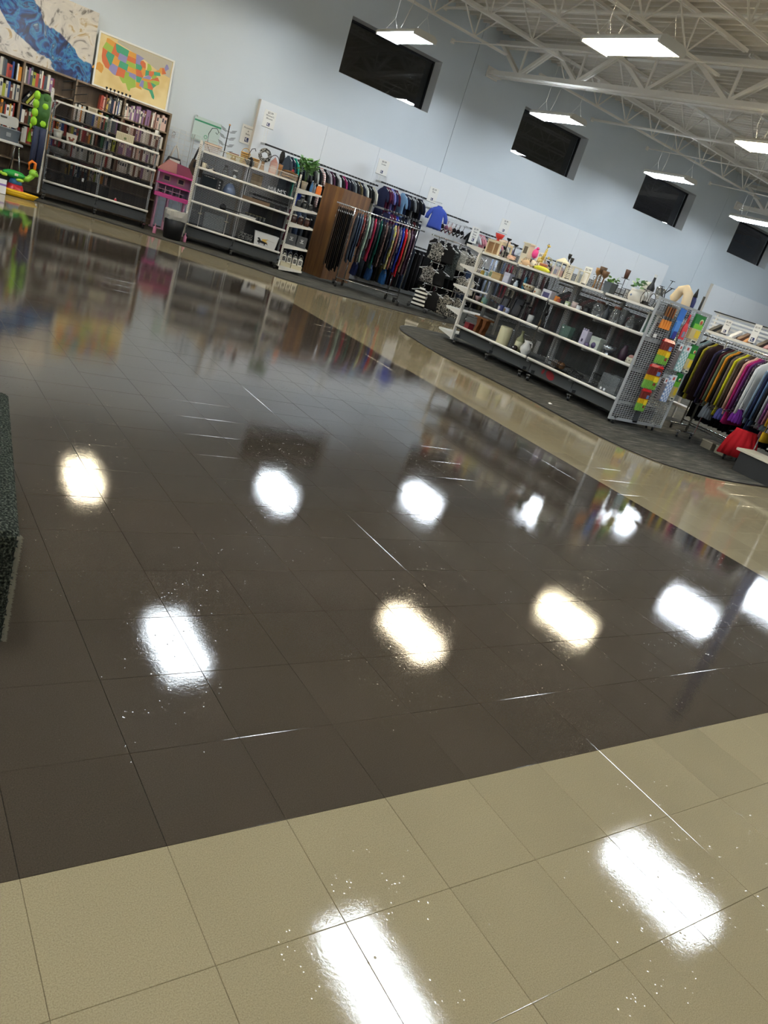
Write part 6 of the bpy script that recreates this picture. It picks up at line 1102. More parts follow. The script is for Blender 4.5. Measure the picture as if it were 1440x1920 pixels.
# shelf 4
t = p2(.09, Za, 'cream_mug', 'cream patterned mug on its side at the left of the middle gondola', 'mug', .12); mug(t, .10, .11, '#d8d2bd')
t = p2(.22, Za, 'white_slipper', 'small white ceramic slipper ornament', 'ornament', .14); P_(t, 'slipper', MB().loft([[(-.05, -.02, 0), (-.05, .02, 0), (-.05, .018, .03), (-.05, -.018, .03)], [(.0, -.024, 0), (.0, .024, 0), (.0, .02, .05), (.0, -.02, .05)], [(.05, -.012, 0), (.05, .012, 0), (.05, .01, .02), (.05, -.01, .02)]]), '#d9d6cf'); P_(t, 'bow', MB().sph((.02, 0, .055), .014, 7), '#cfc9be')
t = p2(.46, Za, 'clear_vase', 'clear flared glass vase on the fourth shelf', 'vase'); vase(t, .11, .18, GLS)
t = p2(.63, Za, 'candy_jar', 'clear candy jar with white lid', 'jar'); jar(t, .1, .16, GLS, '#d9d9d9')
t = p2(.16, Za, 'cooling_rack', 'low black and copper wire cooling rack', 'rack', .28)
for k in range(8): P_(t, 'wire', MB().tube([(-.12+.035*k, -.08, .04), (-.12+.035*k, .08, .04)], .003, 4), '#6a4630')
for y in (-.08, .08): P_(t, 'leg', MB().tube([(-.13, y, .003), (-.13, y, .04), (.13, y, .04), (.13, y, .003)], .004, 5), IRON)
t = p2(1.02, Za, 'striped_cloth', 'beige striped hanging cloth on the fourth shelf', 'cloth', .2); b = MB(); b.loft([[(-.1+.2*i/8, .012*math.sin(i*1.6)+dy, z) for i in range(9)] + [(.1-.2*i/8, .012*math.sin((8-i)*1.6)+dy+.01, z) for i in range(9)] for dy, z in ((0, 0), (.01, .2))]); P_(t, 'cloth', b, F('#8d7d68', 'stripe', '#a9987f', s=6)); P_(t, 'hem', MB().box(-.1, .1, -.02, .03, .198, .206), '#7a6b57', False)
t = p2(.95, Za, 'knife_tray', 'low dark tray of cutlery on the fourth shelf', 'tray', .12); P_(t, 'tray', MB().bbox((0, 0, .012), (.22, .12, .024), .004), '#2a2b2e', False); P_(t, 'knife', MB().box(-.09, .09, -.03, -.02, .025, .028), CHROME, False)
t = p2(1.40, Za, 'letter_ornament', 'free-standing silver metal lettering on the fourth shelf', 'ornament', .05); o = text("M&M'S", .12, mat('#cfd0d2', .3, .6), t, (0, 0, .045), (PI/2, 0, 0), depth=.006); P_(t, 'base_strip', MB().box(-.2, .2, -.012, .012, 0, .006), LGREY, False)
# shelf 3
t = p2(.27, Zb, 'toaster_oven', 'black toaster oven with wire rack on top', 'oven', .2); P_(t, 'body', MB().bbox((0, 0, .11), (.38, .28, .2), .01), '#151517', False); P_(t, 'glass_door', MB().box(-.17, .09, -.1425, -.140, .03, .19), mat('#1d2226', .08), False); P_(t, 'handle', MB().tube([(-.14, -.155, .19), (.06, -.155, .19)], .006, 6), CHROME); 
for k in range(3): P_(t, 'dial', MB().tube([(.14, -.14, .06+.05*k), (.14, -.152, .06+.05*k)], .014, 10), LGREY)
b = MB()
for k in range(9): b.tube([(-.16+.04*k, -.12, .215), (-.16+.04*k, .12, .215)], .002, 4)
stuff(P_(t, 'top_rack', b, LGREY))
t = p2(.60, Zb, 'blue_glass_bag', 'crumpled blue-white glossy bag beside the toaster oven', 'bag', .18); b = MB(); rg2 = random.Random(4); b.loft([[(.1*f*math.cos(a)*(1+.2*rg2.random()), .06*f*math.sin(a)*(1+.25*rg2.random()), z) for a in [2*PI*i/12 for i in range(12)]] for f, z in ((.8, 0), (1, .05), (.95, .11), (.7, .16), (.3, .2))]); P_(t, 'bag', b, mat('#7f8fb0', .15)); P_(t, 'tie', MB().lathe([(.03, .195), (.02, .205)], 8), '#c9ced8')
t = p2(1.09, Zb, 'wooden_plank', 'long flat tan wooden plank on the third shelf', 'board', .1); P_(t, 'plank', MB().box(-.25, .25, -.01, .01, .0, .085), '#7d6347', False); P_(t, 'edge', MB().box(-.25, .25, -.0112, -.0102, .078, .085), '#6a533b', False)
# shelf 2
t = p2(.55, Zc, 'pan_lid', 'round black pan lid with long handle', 'pan', .08); P_(t, 'disc', MB().tube([(0, -.005, .062), (0, .008, .062)], .058, 16), '#151517'); P_(t, 'handle', MB().box(.055, .46, -.004, .006, .052, .068), '#1a1a1c', False)
for k in range(6): tt = p2(.98+.065*k, Zc, 'drinking_glass', 'small clear drinking glass, %s from the left on the second shelf' % ordinal(k+1), 'glass', .2); P_(tt, 'glass', MB().lathe([(.022, 0), (.027, .1), (.024, .1), (.019, .008)], 12), GLS); P_(tt, 'gold_rim', MB().lathe([(.0275, .094), (.0275, .1)], 12), '#b0a878')
t = p2(1.0, Zc, 'paper_stack', 'slanted stack of grey-white paper at the front edge', 'paper', .05); P_(t, 'sheets', MB().cbox((0, 0, .03), (.3, .05, .05)), '#c3c4c2', False); P_(t, 'top_sheet', MB().cbox((.01, 0, .0565), (.3, .052, .002)), '#dcdcda', False)
# shelf 1
for x, n in ((.19, 'left'), (.67, 'right')):
    t = p2(x, Zd, 'sword_rod', n+' of two slim white decorative swords standing behind the rail', 'ornament', .33); P_(t, 'blade', MB().box(-.007, .007, -.004, .004, .0, .30), '#d2d0c8', False); P_(t, 'guard', MB().box(-.035, .035, -.006, .006, .22, .234), '#c9c3a4', False); P_(t, 'grip', MB().box(-.009, .009, -.006, .006, .30, .36), '#b9b4a0', False)
t = p2(.45, Zd, 'acrylic_box', 'large clear acrylic panel box between the white swords', 'box', .2)
for c_, dd in (((0, -.08, .15), (.36, .004, .3)), ((-.18, 0, .15), (.004, .156, .3)), ((.18, 0, .15), (.004, .156, .3))): P_(t, 'panel', MB().cbox(c_, dd), GLS, False)
t = p2(1.42, Zd, 'picture_bin', 'white storage bin printed with a black dog and yellow bow', 'bin', .17)
b = MB(); b.loft([[(a*wx, c_*.11*f, z) for a, c_ in ((-1, -1), (1, -1), (1, 1), (-1, 1))] for wx, f, z in ((.19, .85, 0), (.225, 1, .25), (.21, .93, .25), (.18, .8, .02))]); P_(t, 'bin', b, '#e2e2e0', False)
dg = [(-.13, .10), (-.12, .075), (-.10, .075), (-.095, .05), (-.085, .05), (-.08, .08), (0.0, .075), (.005, .045), (.015, .045), (.02, .08), (.045, .085), (.08, .065), (.045, .105), (0, .115), (-.07, .12), (-.09, .15), (-.11, .165), (-.14, .15), (-.12, .135), (-.105, .12)]
o = P_(t, 'printed_dog', MB().prism([(x-.02, z) for x, z in dg], -.1055, -.1048), '#171518', False); o.rotation_euler = (.055, 0, 0); o = P_(t, 'printed_bow', MB().prism([(-.07, .15), (.04, .17), (.0, .13), (.05, .10), (-.07, .12)], -.1068, -.106), '#d9b45a', False); o.rotation_euler = (.055, 0, 0); o = P_(t, 'printed_ribbon', MB().prism([(-.02, .155), (.16, .145), (.16, .15), (-.02, .162)], -.1068, -.106), '#b9b4b0', False); o.rotation_euler = (.055, 0, 0)
t = p2(1.06, Zd, 'patterned_roll', 'black and white patterned fabric roll behind the dog bin', 'roll', .32); P_(t, 'roll', MB().tube([(-.13, 0, .075), (.13, 0, .075)], .07, 14), BW(40)); P_(t, 'core', MB().tube([(-.135, 0, .075), (.135, 0, .075)], .02, 10), '#8a7a60')
# side shelves
def ps(s_, i, name, label, cat, d=.14, rz=0.): return put(G2, s_, d, SIDE2[i]+.003, name, label, cat, rz, 'goods on the side shelves of the middle gondola')
t = ps(1.86, 0, 'potted_vine', 'leafy green potted vine at the corner of the middle gondola', 'plant', .2); pot(t, .12, .14, '#a59a86'); leaves(t, 130, .16, .40, '#4f7d3a', 8, .075, up=.75); leaves(t, 60, .15, .43, '#7fa860', 12, .07, up=.7)
for k in range(5): P_(t, 'stem', MB().tube([(0, 0, .1), (.05*math.cos(k*1.3), .05*math.sin(k*1.3), .38)], .004, 5), '#4a6a30')
t = ps(1.99, 0, 'blue_bottle', 'slim blue glass bottle under the vine', 'bottle', .14); bottle(t, .05, .2, mat('#3f6f9e', .1), None, '#d9d9d9')
t = ps(2.055, 0, 'grey_bottle', 'slim grey glass bottle next to the blue bottle', 'bottle', .2); bottle(t, .05, .17, mat('#7f8c96', .1), None, '#e5e5e5')
t = ps(2.13, 0, 'orange_jar', 'bright orange jar with white lid on the top side shelf', 'jar', .12); jar(t, .1, .17, '#e2741c', '#e6e2d8')
t = ps(1.84, 1, 'blue_cup', 'cobalt blue cup at the back of the second side shelf', 'cup', .4); mug(t, .12, .22, '#1f3fae')
for k, (s_, d_, h) in enumerate(((1.84, .14, .12), (1.95, .15, .14), (2.06, .15, .11), (1.90, .28, .22))):
    t = ps(s_, 1, 'glass_jar', 'black and silver lidded jar, %s on the second side shelf' % ('first', 'second', 'third', 'tallest, at back')[k], 'jar', d_); jar(t, .095, h, mat('#23262a', .1), CHROME, None)
for k in range(3): t = ps(1.83+.12*k, 2, 'brown_jar', 'dark brown jar with silver lid, %s on the third side shelf' % ordinal(k+1), 'jar', .15); jar(t, .11, .15, mat('#3a1f17', .12), '#b9b4aa')
for k in range(2):
    t = ps(1.865+.2*k, 3, 'grey_box', ('left', 'right')[k]+' of two dark grey boxes with a white sprig emblem', 'box', .16); carton(t, .18, .16, .2, '#46484a')
    for a in (-.5, .0, .5): P_(t, 'emblem', MB().cbox((.03*math.sin(a), -.0815, .10+.03*math.cos(a)), (.008, .002, .05), ry=a), '#d2d2d2', False)
    P_(t, 'emblem_word', MB().cbox((0, -.0815, .09), (.07, .002, .012)), '#d2d2d2', False)
for k in range(2): t = ps(1.875+.21*k, 4, 'cream_box', ('left', 'right')[k]+' of two low cream boxes on the lowest side shelf', 'box', .16); carton(t, .2, .17, .075, '#d8d0b2', None, '#cfc6a8')
for k in range(4):
    t = put(G2, 1.82+.105*k, .15, SIDE2[4]+.003+.0775, 'lattice_canister', 'white lattice canister with wire bail, %s of four in a row' % ordinal(k+1), 'canister', 0, 'canisters on the lowest side shelf')
    P_(t, 'body', MB().bbox((0, 0, .06), (.085, .085, .12), .006), '#dedcd3', False); P_(t, 'lattice_print', MB().box(-.028, .028, -.0438, -.0428, .02, .1), BW(90, '#2a2a2c', '#d9d7d0', '#5a5a58'), False); P_(t, 'lid', MB().lathe([(.038, .12), (.03, .15), (.008, .165)], 12), CHROME); P_(t, 'bail', MB().tube([(.04*math.cos(a), 0, .125+.075*math.sin(a)) for a in [PI*i/10 for i in range(11)]], .003, 5), LGREY)

# ------------------------------------------------------------------ goods on the left gondola
def p1(s_, z, name, label, cat, d=.16, rz=0.): return put(G1, s_, d, z, name, label, cat, rz, 'goods on the left gondola')
t = p1(.27, ZT, 'iron_wall_rack', 'black curled iron wine rack on the left of the upper shelf', 'rack', .18)
for k in range(3):
    for sx in (-1, 1): P_(t, 'loop', MB().tube([(sx*.1+.09*math.cos(a), .06*math.sin(a), .08+.13*k+.035*math.cos(a)) for a in [2*PI*i/16 for i in range(16)]], .006, 5, closed=True), IRON)
P_(t, 'pole', MB().tube([(0, 0, .003), (0, 0, .47)], .008, 6), IRON); P_(t, 'foot', MB().tube([(-.12, 0, .007), (.12, 0, .007)], .007, 5), IRON)
t = p1(.58, ZT, 'wicker_box', 'small pale wicker box on the upper shelf', 'box', .2); carton(t, .15, .12, .075, '#a39a86', '#8a806c', '#b3aa96')
t = p1(.92, ZT, 'iron_tree', 'black iron candelabra tree of seven curved arms', 'candle holder', .18); P_(t, 'trunk', MB().tube([(0, 0, .003), (0, 0, .40)], .011, 8), IRON); P_(t, 'foot', MB().lathe([(.07, 0), (.06, .01)], 14), IRON)
for k in range(-3, 4):
    if k: x = k*.062; P_(t, 'arm', MB().tube([(0, 0, .06), (x*1.25, 0, .13), (x*1.1, 0, .26), (x*.35, 0, .30), (x, 0, .39), (x, 0, .43)], .005, 5), IRON)
    P_(t, 'cup', MB().lathe([(.008, .42), (.018, .44), (.018, .455)], 8, (k*.062, 0, 0)), IRON)
t = p1(1.45, ZT, 'plate_rack', 'black upright plate rack with thin spindles', 'rack', .2); b = MB(); 
for k in range(9):
    P_(t, 'spindle', MB().tube([(-.2+.05*k, 0, .012), (-.2+.05*k, 0, .28-.012*k)], .005, 5), IRON)
P_(t, 'rail', MB().box(-.22, .22, -.02, .02, 0.0, .014), IRON, False)
t = p1(1.62, ZT, 'white_vessel', 'small white cup at the right end of the upper shelf', 'cup', .12); mug(t, .07, .07, '#d2d0ca')
t = p1(1.14, Za, 'slat_basket', 'cream slatted basket with leaf motif on the fourth shelf', 'basket', .1); w, h = .29, .15
P_(t, 'base', MB().box(-w/2, w/2, -.07, .07, 0, .01), '#cfc4a0', False); P_(t, 'back', MB().box(-w/2, w/2, .06, .07, .01, h), '#c9be9a', False)
for k in range(10): P_(t, 'slat', MB().box(-w/2+.004+k*.0285, -w/2+.021+k*.0285, -.07, -.06, .01, h-.015), '#d8cfae', False)
P_(t, 'rim', MB().box(-w/2, w/2, -.074, -.058, h-.014, h), '#e0d8ba', False); P_(t, 'leaf_motif', MB().sph((0, -.074, .07), .02, 8, sy=.2), '#7d8a5a')
t = p1(.12, Zb, 'white_flowerpot', 'plain white flowerpot on the third shelf', 'pot', .12); pot(t, .16, .15, '#d6d3c8')
t = p1(.33, Zb, 'flower_cube', 'cream square pot painted with a brown flower', 'pot', .12); b = MB(); b.loft([[(a*f, c_*f, z) for a, c_ in ((-1, -1), (1, -1), (1, 1), (-1, 1))] for f, z in ((.065, 0), (.085, .15), (.076, .15), (.066, .12))]); P_(t, 'pot', b, '#d9d3c4', False)
for k in range(6): a = k*PI/3; o = P_(t, 'painted_petal', MB().sph((.032*math.cos(a), 0, .032*math.sin(a)), .018, 8, sy=.08), '#7a3d28'); o.location = (0, -.079, .085); o.rotation_euler = (-.13, 0, 0)
t = p1(.70, Zb, 'black_tray', 'long shallow black tray on the third shelf', 'tray', .16); P_(t, 'tray', MB().loft([[(a*.2*f, c_*.11*f, z) for a, c_ in ((-1, -1), (1, -1), (1, 1), (-1, 1))] for f, z in ((.9, 0), (1, .035), (.95, .035), (.86, .006))]), '#141416', False); P_(t, 'handle', MB().tube([(-.2, -.03, .035), (-.23, 0, .04), (-.2, .03, .035)], .005, 5), IRON)
t = p1(.16, Zc, 'glass_salad_bowl', 'large scalloped glass bowl holding potpourri', 'bowl', .2); bowl(t, .34, .17, GLS); 
for k in range(9): a = k*.7; P_(t, 'potpourri', MB().sph((.07*math.cos(a), .07*math.sin(a), .13+.012*(k % 3)), .026, 7), ['#d8cfb8', '#c98a6a', '#3a322c'][k % 3])
t = p1(.62, Zc, 'dark_dish', 'flat dark red and black dish on the second shelf', 'dish', .14); bowl(t, .26, .05, '#3a1c1c')
t = p1(1.38, Zc, 'black_scroll_rack', 'low black scrolled iron rack at the right of the second shelf', 'rack', .14)
for cx, f_ in ((-.08, 1), (.08, -1)): P_(t, 'scroll', MB().tube(scroll(.004, .05, 1.5, 20, (cx, 0), .06, f_), .005, 5), IRON)
P_(t, 'foot', MB().box(-.15, .15, -.03, .03, 0, .01), IRON, False)
for x, n in ((.06, 'left'), (.27, 'right')):
    t = p1(x, Zd, 'scroll_bracket', n+' of two large black curled iron brackets on the bottom shelf', 'ironwork', .1); P_(t, 'scroll', MB().tube(scroll(.012, .085, 1.35, 24, (0, 0), .095), .007, 6), IRON); P_(t, 'tail', MB().tube([(.06, 0, .04), (.1, 0, .02), (.14, 0, .05), (.12, 0, .08)], .006, 6), IRON); P_(t, 'bar', MB().tube([(-.04, 0, .19), (.06, 0, .185)], .007, 6), IRON); P_(t, 'foot', MB().box(-.08, .12, -.02, .02, 0, .012), IRON, False)
t = p1(.60, Zd, 'arched_rack', 'black arched wire magazine rack with a white tag', 'rack', .12)
for x in (-.09, 0, .09): P_(t, 'arch', MB().tube([(x-.06, 0, .004), (x-.06, 0, .18), (x-.04, 0, .25), (x, 0, .28), (x+.04, 0, .25), (x+.06, 0, .18), (x+.06, 0, .004)], .006, 5), IRON)
P_(t, 'cross_bar', MB().tube([(-.15, 0, .1), (.15, 0, .1)], .005, 5), IRON); P_(t, 'tag', MB().cbox((.0, -.012, .19), (.03, .002, .055)), '#e6e6e2', False); P_(t, 'foot', MB().box(-.15, .15, -.05, .05, 0, .006), IRON, False)
t = p1(1.16, Zd, 'red_trinket', 'tiny red trinket on the bottom shelf', 'ornament', .12); P_(t, 'body', MB().lathe([(.02, 0), (.026, .03), (.014, .05)], 10), '#b5303c'); P_(t, 'cap', MB().sph((0, 0, .055), .012, 7), '#d9c2b8')

# ------------------------------------------------------------------ left corner: costume, chair, toys
t = thing('hanging_costume', 'lime green padded costume with navy trousers hanging on the left gondola', 'costume', (2.27, 13.44, 1.66), math.radians(-13))
LIME = mat('#8fc61e', .5); DGRN = mat('#2e5a1c', .6); NAVY = mat('#1a2440', .7)
P_(t, 'hanger_hook', MB().tube([(0, 0, -.06), (0, 0, 0), (.06, .06, .02), (.11, .10, .01)], .004, 5), CHROME)
for k, z in enumerate((-.12, -.24, -.37, -.50)):
    P_(t, 'muscle_pad', MB().sph((-.09, -.01, z), .07, 10, sx=.75, sy=.7, sz=1.05), LIME); P_(t, 'body_band', MB().sph((.045, .0, z), .075, 10, sx=1.0, sy=.55, sz=.95), LIME if k % 2 else DGRN)
P_(t, 'torso', MB().loft([[(x0*1.0, -.03, z), (x1, -.03, z), (x1, .03, z), (x0, .03, z)] for x0, x1, z in ((-.10, .11, -.08), (-.11, .12, -.35), (-.08, .10, -.58))]), DGRN)
for x in (-.03, .06): P_(t, 'trouser_leg', MB().tube([(x, 0, -.56), (x, 0, -.85), (x-.01, 0, -1.18)], .052, 8, taper=[1, 1, .85]), NAVY)
P_(t, 'arm_pad', MB().tube([(-.12, 0, -.55), (-.13, 0, -.7), (-.12, 0, -.82)], .03, 8, taper=[1, .7, 1.2]), LIME); P_(t, 'belt', MB().loft([[(x0, -.035, z), (x1, -.035, z), (x1, .035, z), (x0, .035, z)] for x0, x1, z in ((-.085, .105, -.60), (-.085, .105, -.56))]), '#24304a', False)
t = thing('storage_crate', 'low black storage crate under the white folding chair', 'crate', (1.75, 13.80, FZ)); P_(t, 'crate', MB().bbox((0, 0, .14), (.66, .5, .27), .01), '#17171a', False); P_(t, 'rim', MB().bbox((0, 0, .28), (.7, .54, .02), .006), '#202024', False)
CHZ = FZ+.2905
t = thing('folding_chair', 'white plastic folding chair standing on the black crate at far left', 'chair', (1.86, 13.78, CHZ), math.radians(8)); CW = mat('#c9c9c4', .4)
b = MB(); hw = .23; b.loft([[(-hw, -.02+y, z), (hw, -.02+y, z), (hw, .0+y, z), (-hw, .0+y, z)] for y, z in ((.20, .66), (.215, .72))]); 
P_(t, 'backrest', MB().loft([[(x, y+.012, z) for x, y, z in ((-.2, .21, .655), (.2, .21, .655), (.23, .215, .69), (.23, .23, .79), (.2, .235, .815), (-.2, .235, .815), (-.23, .23, .79), (-.23, .215, .69))], [(x, y-.012, z) for x, y, z in ((-.2, .21, .655), (.2, .21, .655), (.23, .215, .69), (.23, .23, .79), (.2, .235, .815), (-.2, .235, .815), (-.23, .23, .79), (-.23, .215, .69))]]), CW, False)
P_(t, 'handle_slot', MB().box(-.05, .05, .2085, .2105, .765, .79), '#4a4a48', False)
P_(t, 'seat', MB().bbox((0, 0, .435), (.44, .40, .035), .012), CW, False)
for x in (-.21, .21):
    P_(t, 'leg', MB().tube([(x, .24, .80), (x, .2, .6), (x, -.02, .40), (x, -.22, .012)], .012, 8), CHROME); P_(t, 'leg', MB().tube([(x*.92, .1, .418), (x*.92, .25, .012)], .011, 8), CHROME)
t = thing('grey_tote', 'grey translucent plastic tote standing on the chair seat', 'tote', (1.862, 13.76, CHZ+.4545), math.radians(8)); b = MB(); b.loft([[(a*.17*f, c_*.13*f, z) for a, c_ in ((-1, -1), (1, -1), (1, 1), (-1, 1))] for f, z in ((.88, 0), (1, .17))]); P_(t, 'bin', b, mat('#5e666d', .35), False); P_(t, 'label_sticker', MB().box(-.04, .03, -.131, -.126, .06, .12), '#8a9094', False); P_(t, 'rim', MB().bbox((0, 0, .176), (.36, .28, .014), .004), '#6b7379', False)
t = thing('turtle_rocker', 'green toy turtle rocker with orange handle on a red and blue base', 'toy', (2.02, 13.36, FZ), .0)
P_(t, 'shell', MB().sph((-.04, 0, .29), .15, 14, sx=1.15, sy=.75, sz=.42), mat('#1f8f3a', .35)); P_(t, 'neck', MB().tube([(.08, 0, .26), (.17, 0, .27), (.22, 0, .33), (.225, 0, .38)], .045, 10), mat('#8fc63a', .35)); P_(t, 'head', MB().sph((.24, 0, .385), .062, 12, sx=1.1), mat('#8fc63a', .35)); P_(t, 'snout', MB().sph((.295, 0, .365), .03, 8), mat('#8fc63a', .35))
for s_ in (-1, 1): P_(t, 'eye', MB().sph((.27, s_*.04, .41), .012, 6), BLK); P_(t, 'foot_pad', MB().sph((.04, s_*.12, .23), .045, 8, sx=1.4, sz=.6), mat('#a6d03a', .35)); P_(t, 'foot_pad', MB().sph((-.19, s_*.1, .26), .04, 8, sx=1.3, sz=.7), mat('#a6d03a', .35))
P_(t, 'handle', MB().tube([(.17, 0, .42), (.16, 0, .52), (.2, 0, .56), (.25, 0, .54), (.25, 0, .43)], .024, 8), mat('#e0741c', .35)); P_(t, 'badge', MB().cbox((-.02, -.118, .30), (.05, .004, .035)), '#d9d9c2', False)
P_(t, 'upper_base', MB().lathe([(.10, .15), (.085, .22), (.06, .24)], 14), mat('#3f7fb5', .35)); P_(t, 'lower_base', MB().lathe([(.15, 0), (.14, .05), (.105, .15)], 16), mat('#b8202a', .35))
t = thing('yellow_toy_slide', 'flat yellow plastic toy boat lying on the carpet at far left', 'toy', (1.95, 13.03, FZ), -.12); b = MB(); b.loft([[(a*f, c_*g, z) for a, c_ in ((-.36, 0), (-.25, -.1), (.2, -.1), (.36, 0), (.2, .1), (-.25, .1))] for f, g, z in ((.85, .7, 0), (1, 1, .07), (.93, .85, .07), (.85, .7, .035))]); P_(t, 'hull', b, mat('#e2b414', .35)); P_(t, 'rim', MB().tube([(-.36, 0, .07), (-.25, -.1, .07), (.2, -.1, .07), (.36, 0, .07), (.2, .1, .07), (-.25, .1, .07)], .012, 6, closed=True), mat('#e8bd1e', .35))
t = thing('white_board_game', 'white board leaning against the yellow toy at the picture edge', 'board', (1.62, 12.86, FZ), -.2, rot=(-.35, 0, -.1)); P_(t, 'board', MB().box(-.2, .2, 0, .015, .0, .22), '#d6d4d0', False); P_(t, 'stripe', MB().box(-.2, .2, -.0015, -.0005, .12, .15), '#7a5fa0', False)

# ------------------------------------------------------------------ between the gondolas: dollhouse, bins, gridwall with bags
PINK = mat('#d94fa0', .4); LPINK = mat('#cf9ab8', .5); LAV = mat('#b9a9c4', .5)
t = thing('dollhouse', 'pink plastic dollhouse with gabled roof between the two left gondolas', 'dollhouse', (4.75, 14.02, FZ), math.radians(-14))
W2, D2 = .30, .15
for z, h in ((.58, .07), (.80, .025), (1.0, .035)): P_(t, 'floor_slab', MB().bbox((0, 0, z+h/2), (2*W2+.04, 2*D2, h), .01), PINK, False)
for x in (-W2, W2): P_(t, 'side_wall', MB().box(x-.012, x+.012, -D2, D2, .652, .799), LAV, False); P_(t, 'side_wall', MB().box(x-.012, x+.012, -D2, D2, .826, .999), LAV, False)
P_(t, 'back_wall', MB().box(-W2+.013, W2-.013, D2-.02, D2, .652, .799), '#8f8aa0', False); P_(t, 'back_wall', MB().box(-W2+.013, W2-.013, D2-.02, D2, .826, .999), LPINK, False)
for x in (-.13, .13):
    b = MB(); b.box(x-.07, x+.07, D2-.026, D2-.021, .86, .97); P_(t, 'window_panel', b, '#d8cbb8', False); P_(t, 'window_pane', MB().box(x-.045, x+.045, D2-.0285, D2-.0265, .88, .95), '#3a3440', False)
for x in (-.27, -.14, -.01, .12): P_(t, 'railing_post', MB().box(x-.005, x+.005, -D2, -D2+.008, .653, .79), LPINK, False)
P_(t, 'railing_bar', MB().box(-W2+.02, .2, -D2-.001, -D2+.009, .71, .72), LPINK, False)
P_(t, 'roof', MB().prism([(-W2-.03, 1.036), (.0, 1.036), (-.02, 1.22), (-.16, 1.24)], -D2, D2), mat('#c98a86', .5), False); P_(t, 'roof', MB().prism([(.005, 1.036), (W2+.03, 1.036), (W2-.1, 1.2), (-.015, 1.22)], -D2+.01, D2-.01), mat('#9c4a68', .5), False)
for x in (-W2+.05, -.05, W2-.05):
    for y in (-D2+.04, D2-.04): P_(t, 'column', MB().lathe([(.03, 0), (.022, .03), (.02, .54), (.03, .579)], 10, (x, y, 0)), LPINK)
P_(t, 'ground_slab', MB().box(-W2, W2, -D2+.09, D2-.09, 0.0, .02), '#c9a2ba', False)
for k in range(4): t2 = thing('toy_chair', 'tiny dark toy chair on the dollhouse floor, '+ordinal(k+1)+' from the left', 'toy', tuple(Vector((4.75, 14.02, FZ+.6505)) + Matrix.Rotation(math.radians(-14), 3, 'Z') @ Vector((-.2+.12*k, -.05, 0))), -.2, 'toy chairs in the dollhouse'); P_(t2, 'seat', MB().box(-.02, .02, -.02, .02, 0, .035), '#2c2830', False); P_(t2, 'back', MB().box(-.02, .02, .012, .02, .035, .08), '#2c2830', False)
def bin_(x, y, r, h, label, c='#131315'):
    t = thing('waste_bin', label, 'bin', (x, y, FZ)); P_(t, 'body', MB().lathe([(r*.8, 0), (r, h), (r*.95, h), (r*.76, .02)], 20), c); rr2 = random.Random(2)
    prof = [(1.02, h-.12), (1.08, h-.05), (1.06, h+.02), (1.0, h+.035), (.9, h-.03), (.6, h-.09), (.2, h-.1)]
    b = MB(); b.loft([[(r*f*math.cos(a)*(1+rr2.uniform(-.04, .04)), r*f*math.sin(a)*(1+rr2.uniform(-.04, .04)), z+rr2.uniform(-.012, .012)) for a in [2*PI*i/18 for i in range(18)]] for f, z in prof], caps=False); P_(t, 'clear_liner', b, mat('#d5d2ca', .2, 0, .5, trans=.45, ior=1.2), False)
bin_(4.50, 12.84, .19, .45, 'black waste bin with clear liner between the two left gondolas'); bin_(4.60, 13.28, .145, .34, 'smaller bin with drooping clear liner beside the black waste bin', '#8f8a84')
for x, y, n in ((4.24, 13.02, 'left'), (4.74, 12.86, 'right')): t = thing('pink_bottle', 'small pink spray bottle on the carpet, %s of the bins' % n, 'bottle', (x, y, FZ)); bottle(t, .06, .16, '#cf7f9c', None, '#e3a9bd')
t = thing('gridwall', 'white wire gridwall panel with hooks between bookcase and panelling', 'display grid', (5.1, 14.5, FZ))
for x0 in (-.52, .02):
    b = MB(); x1 = x0+.5; b.tube([(x0, 0, .02), (x0, 0, 1.80), (x1, 0, 1.80), (x1, 0, .02)], .006, 5, closed=True); P_(t, 'grid_frame', b, WHITEMETAL); b = MB(); z = .12
    while z < 1.78: b.tube([(x0, 0, z), (x1, 0, z)], .0025, 4); z += .09
    for k in range(1, 4): b.tube([(x0+.125*k, 0, .02), (x0+.125*k, 0, 1.8)], .0025, 4)
    stuff(P_(t, 'grid_wires', b, WHITEMETAL))
def bag(x, z, w, h, c1, c2, label, y=14.36):
    t = thing('handbag', label, 'bag', (x, y, z), 0, 'bags on the gridwall'); P_(t, 'pouch', MB().loft([[(a*w/2*f, c_*.045*f, zz) for a, c_ in ((-1, -1), (1, -1), (1, 1), (-1, 1))] for f, zz in ((.9, 0), (1, h*.3), (.7, h*.6))]), c1, False); P_(t, 'strap', MB().tube([(-w*.3, 0, h*.55), (-w*.12, 0, h*.95), (0, .02, h*1.12), (w*.12, 0, h*.95), (w*.3, 0, h*.55)], .018, 6), c2); P_(t, 'flap', MB().box(-w*.33, w*.33, -.05, -.035, h*.3, h*.52), c2, False); P_(t, 'hook', MB().tube([(0, .1385, h*1.06), (0, .0, h*1.05), (0, -.02, h*1.09)], .004, 5), CHROME)
bag(4.78, 1.05, .30, .42, '#2a2628', '#d6d2ca', 'black and white striped handbag on the gridwall'); bag(5.22, 1.1, .26, .48, '#4a3b2a', '#1c1b1d', 'brown handbag with black strap on the gridwall')
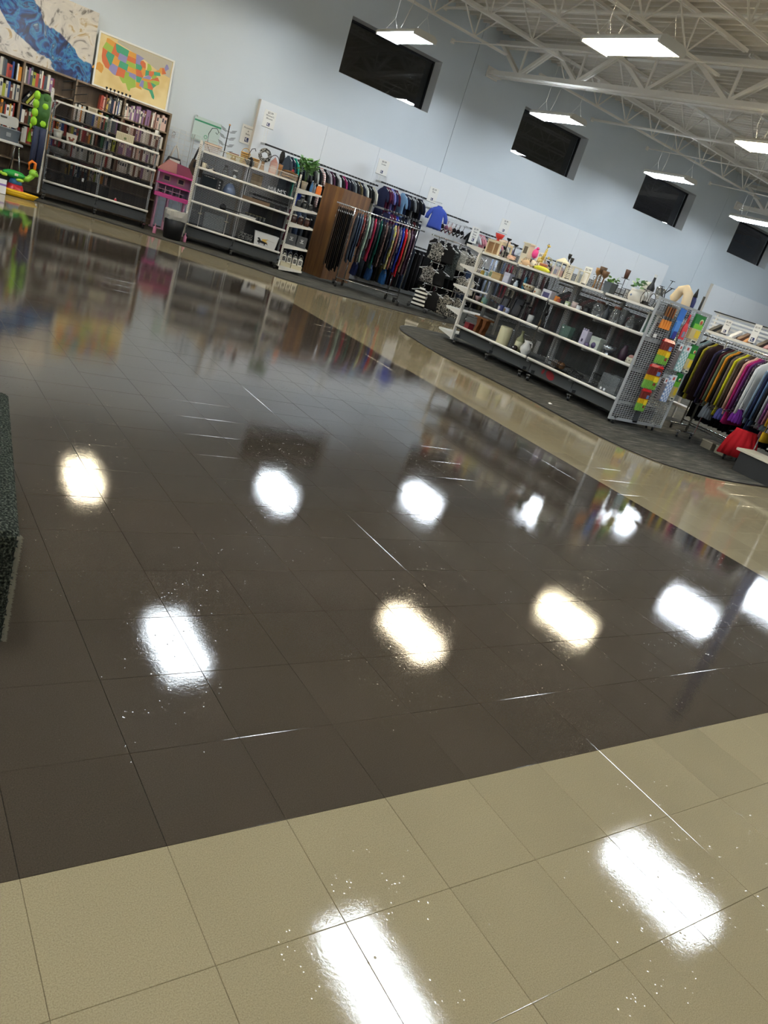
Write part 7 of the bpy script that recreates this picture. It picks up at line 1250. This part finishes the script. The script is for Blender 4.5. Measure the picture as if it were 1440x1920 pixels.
t = thing('silver_padlock', 'bright silver key ring hanging near the top of the gridwall', 'key ring', (4.70, 14.42, 1.62)); P_(t, 'ring', MB().tube([(.03*math.cos(a), 0, .08+.03*math.sin(a)) for a in [2*PI*i/12 for i in range(12)]], .005, 5, closed=True), CHROME); P_(t, 'fob', MB().box(-.03, .03, -.005, .005, 0, .05), '#b9b9bc', False); P_(t, 'hook', MB().tube([(0, .08, .10), (0, -.01, .10)], .004, 5), CHROME)

# ------------------------------------------------------------------ carpeted platform in the left foreground, paper scrap
def pile():
    k = NT('ribbed_carpet'); g = k.n('ShaderNodeTexCoord'); n = k.n('ShaderNodeTexNoise'); n.inputs['Scale'].default_value = 140; n.inputs['Detail'].default_value = 4; k.l(g.outputs['Object'], n.inputs['Vector']); wv = k.n('ShaderNodeTexWave'); wv.bands_direction = 'X'; wv.inputs['Scale'].default_value = 22; wv.inputs['Distortion'].default_value = 5; wv.inputs['Detail'].default_value = 3; wv.inputs['Detail Scale'].default_value = 4; k.l(g.outputs['Object'], wv.inputs['Vector'])
    k.l(k.ramp(n.outputs[0], [(.35, '#121411'), (.5, '#2a2d27'), (.68, '#585c50')]), k.b.inputs['Base Color']); k.b.inputs['Roughness'].default_value = .95; k.b.inputs['Specular IOR Level'].default_value = .05; k.bump(k.mathn('ADD', n.outputs[0], k.mathn('MULTIPLY', wv.outputs[0], .5)), .9, .006); return k.m
PILE = pile()
t = thing('carpeted_platform', 'low display platform covered in ribbed dark grey-green carpet at left edge', 'platform', (.085, .815, 0), math.radians(-7))
P_(t, 'body', MB().bbox((-.6, .6, .175), (1.2, 1.2, .35), .012), PILE, False)
rf = random.Random(6); b = MB()
for k in range(150):
    z = .005+.34*k/150; a = rf.uniform(-.004, .004); b.add([(-.004+a, -.002, z), (.006+rf.uniform(0, .005), -.004, z+.002), (-.003+a, .003, z+.004)], [(0, 1, 2)])
stuff(P_(t, 'frayed_edge', b, mat('#6a6658', .95), False))
t = obj('paper_scrap', MB().add([(0, 0, .0), (.06, .01, .004), (.05, .05, .012), (.01, .04, .002), (0, 0, .001), (.06, .01, .005), (.05, .05, .013), (.01, .04, .003)], [(0, 3, 2, 1), (4, 5, 6, 7), (0, 1, 5, 4), (1, 2, 6, 5), (2, 3, 7, 6), (3, 0, 4, 7)]), WHT, None, (6.88, 5.28, FZ)); tag(t, 'white paper scrap on the grey carpet before the long gondola', 'paper')
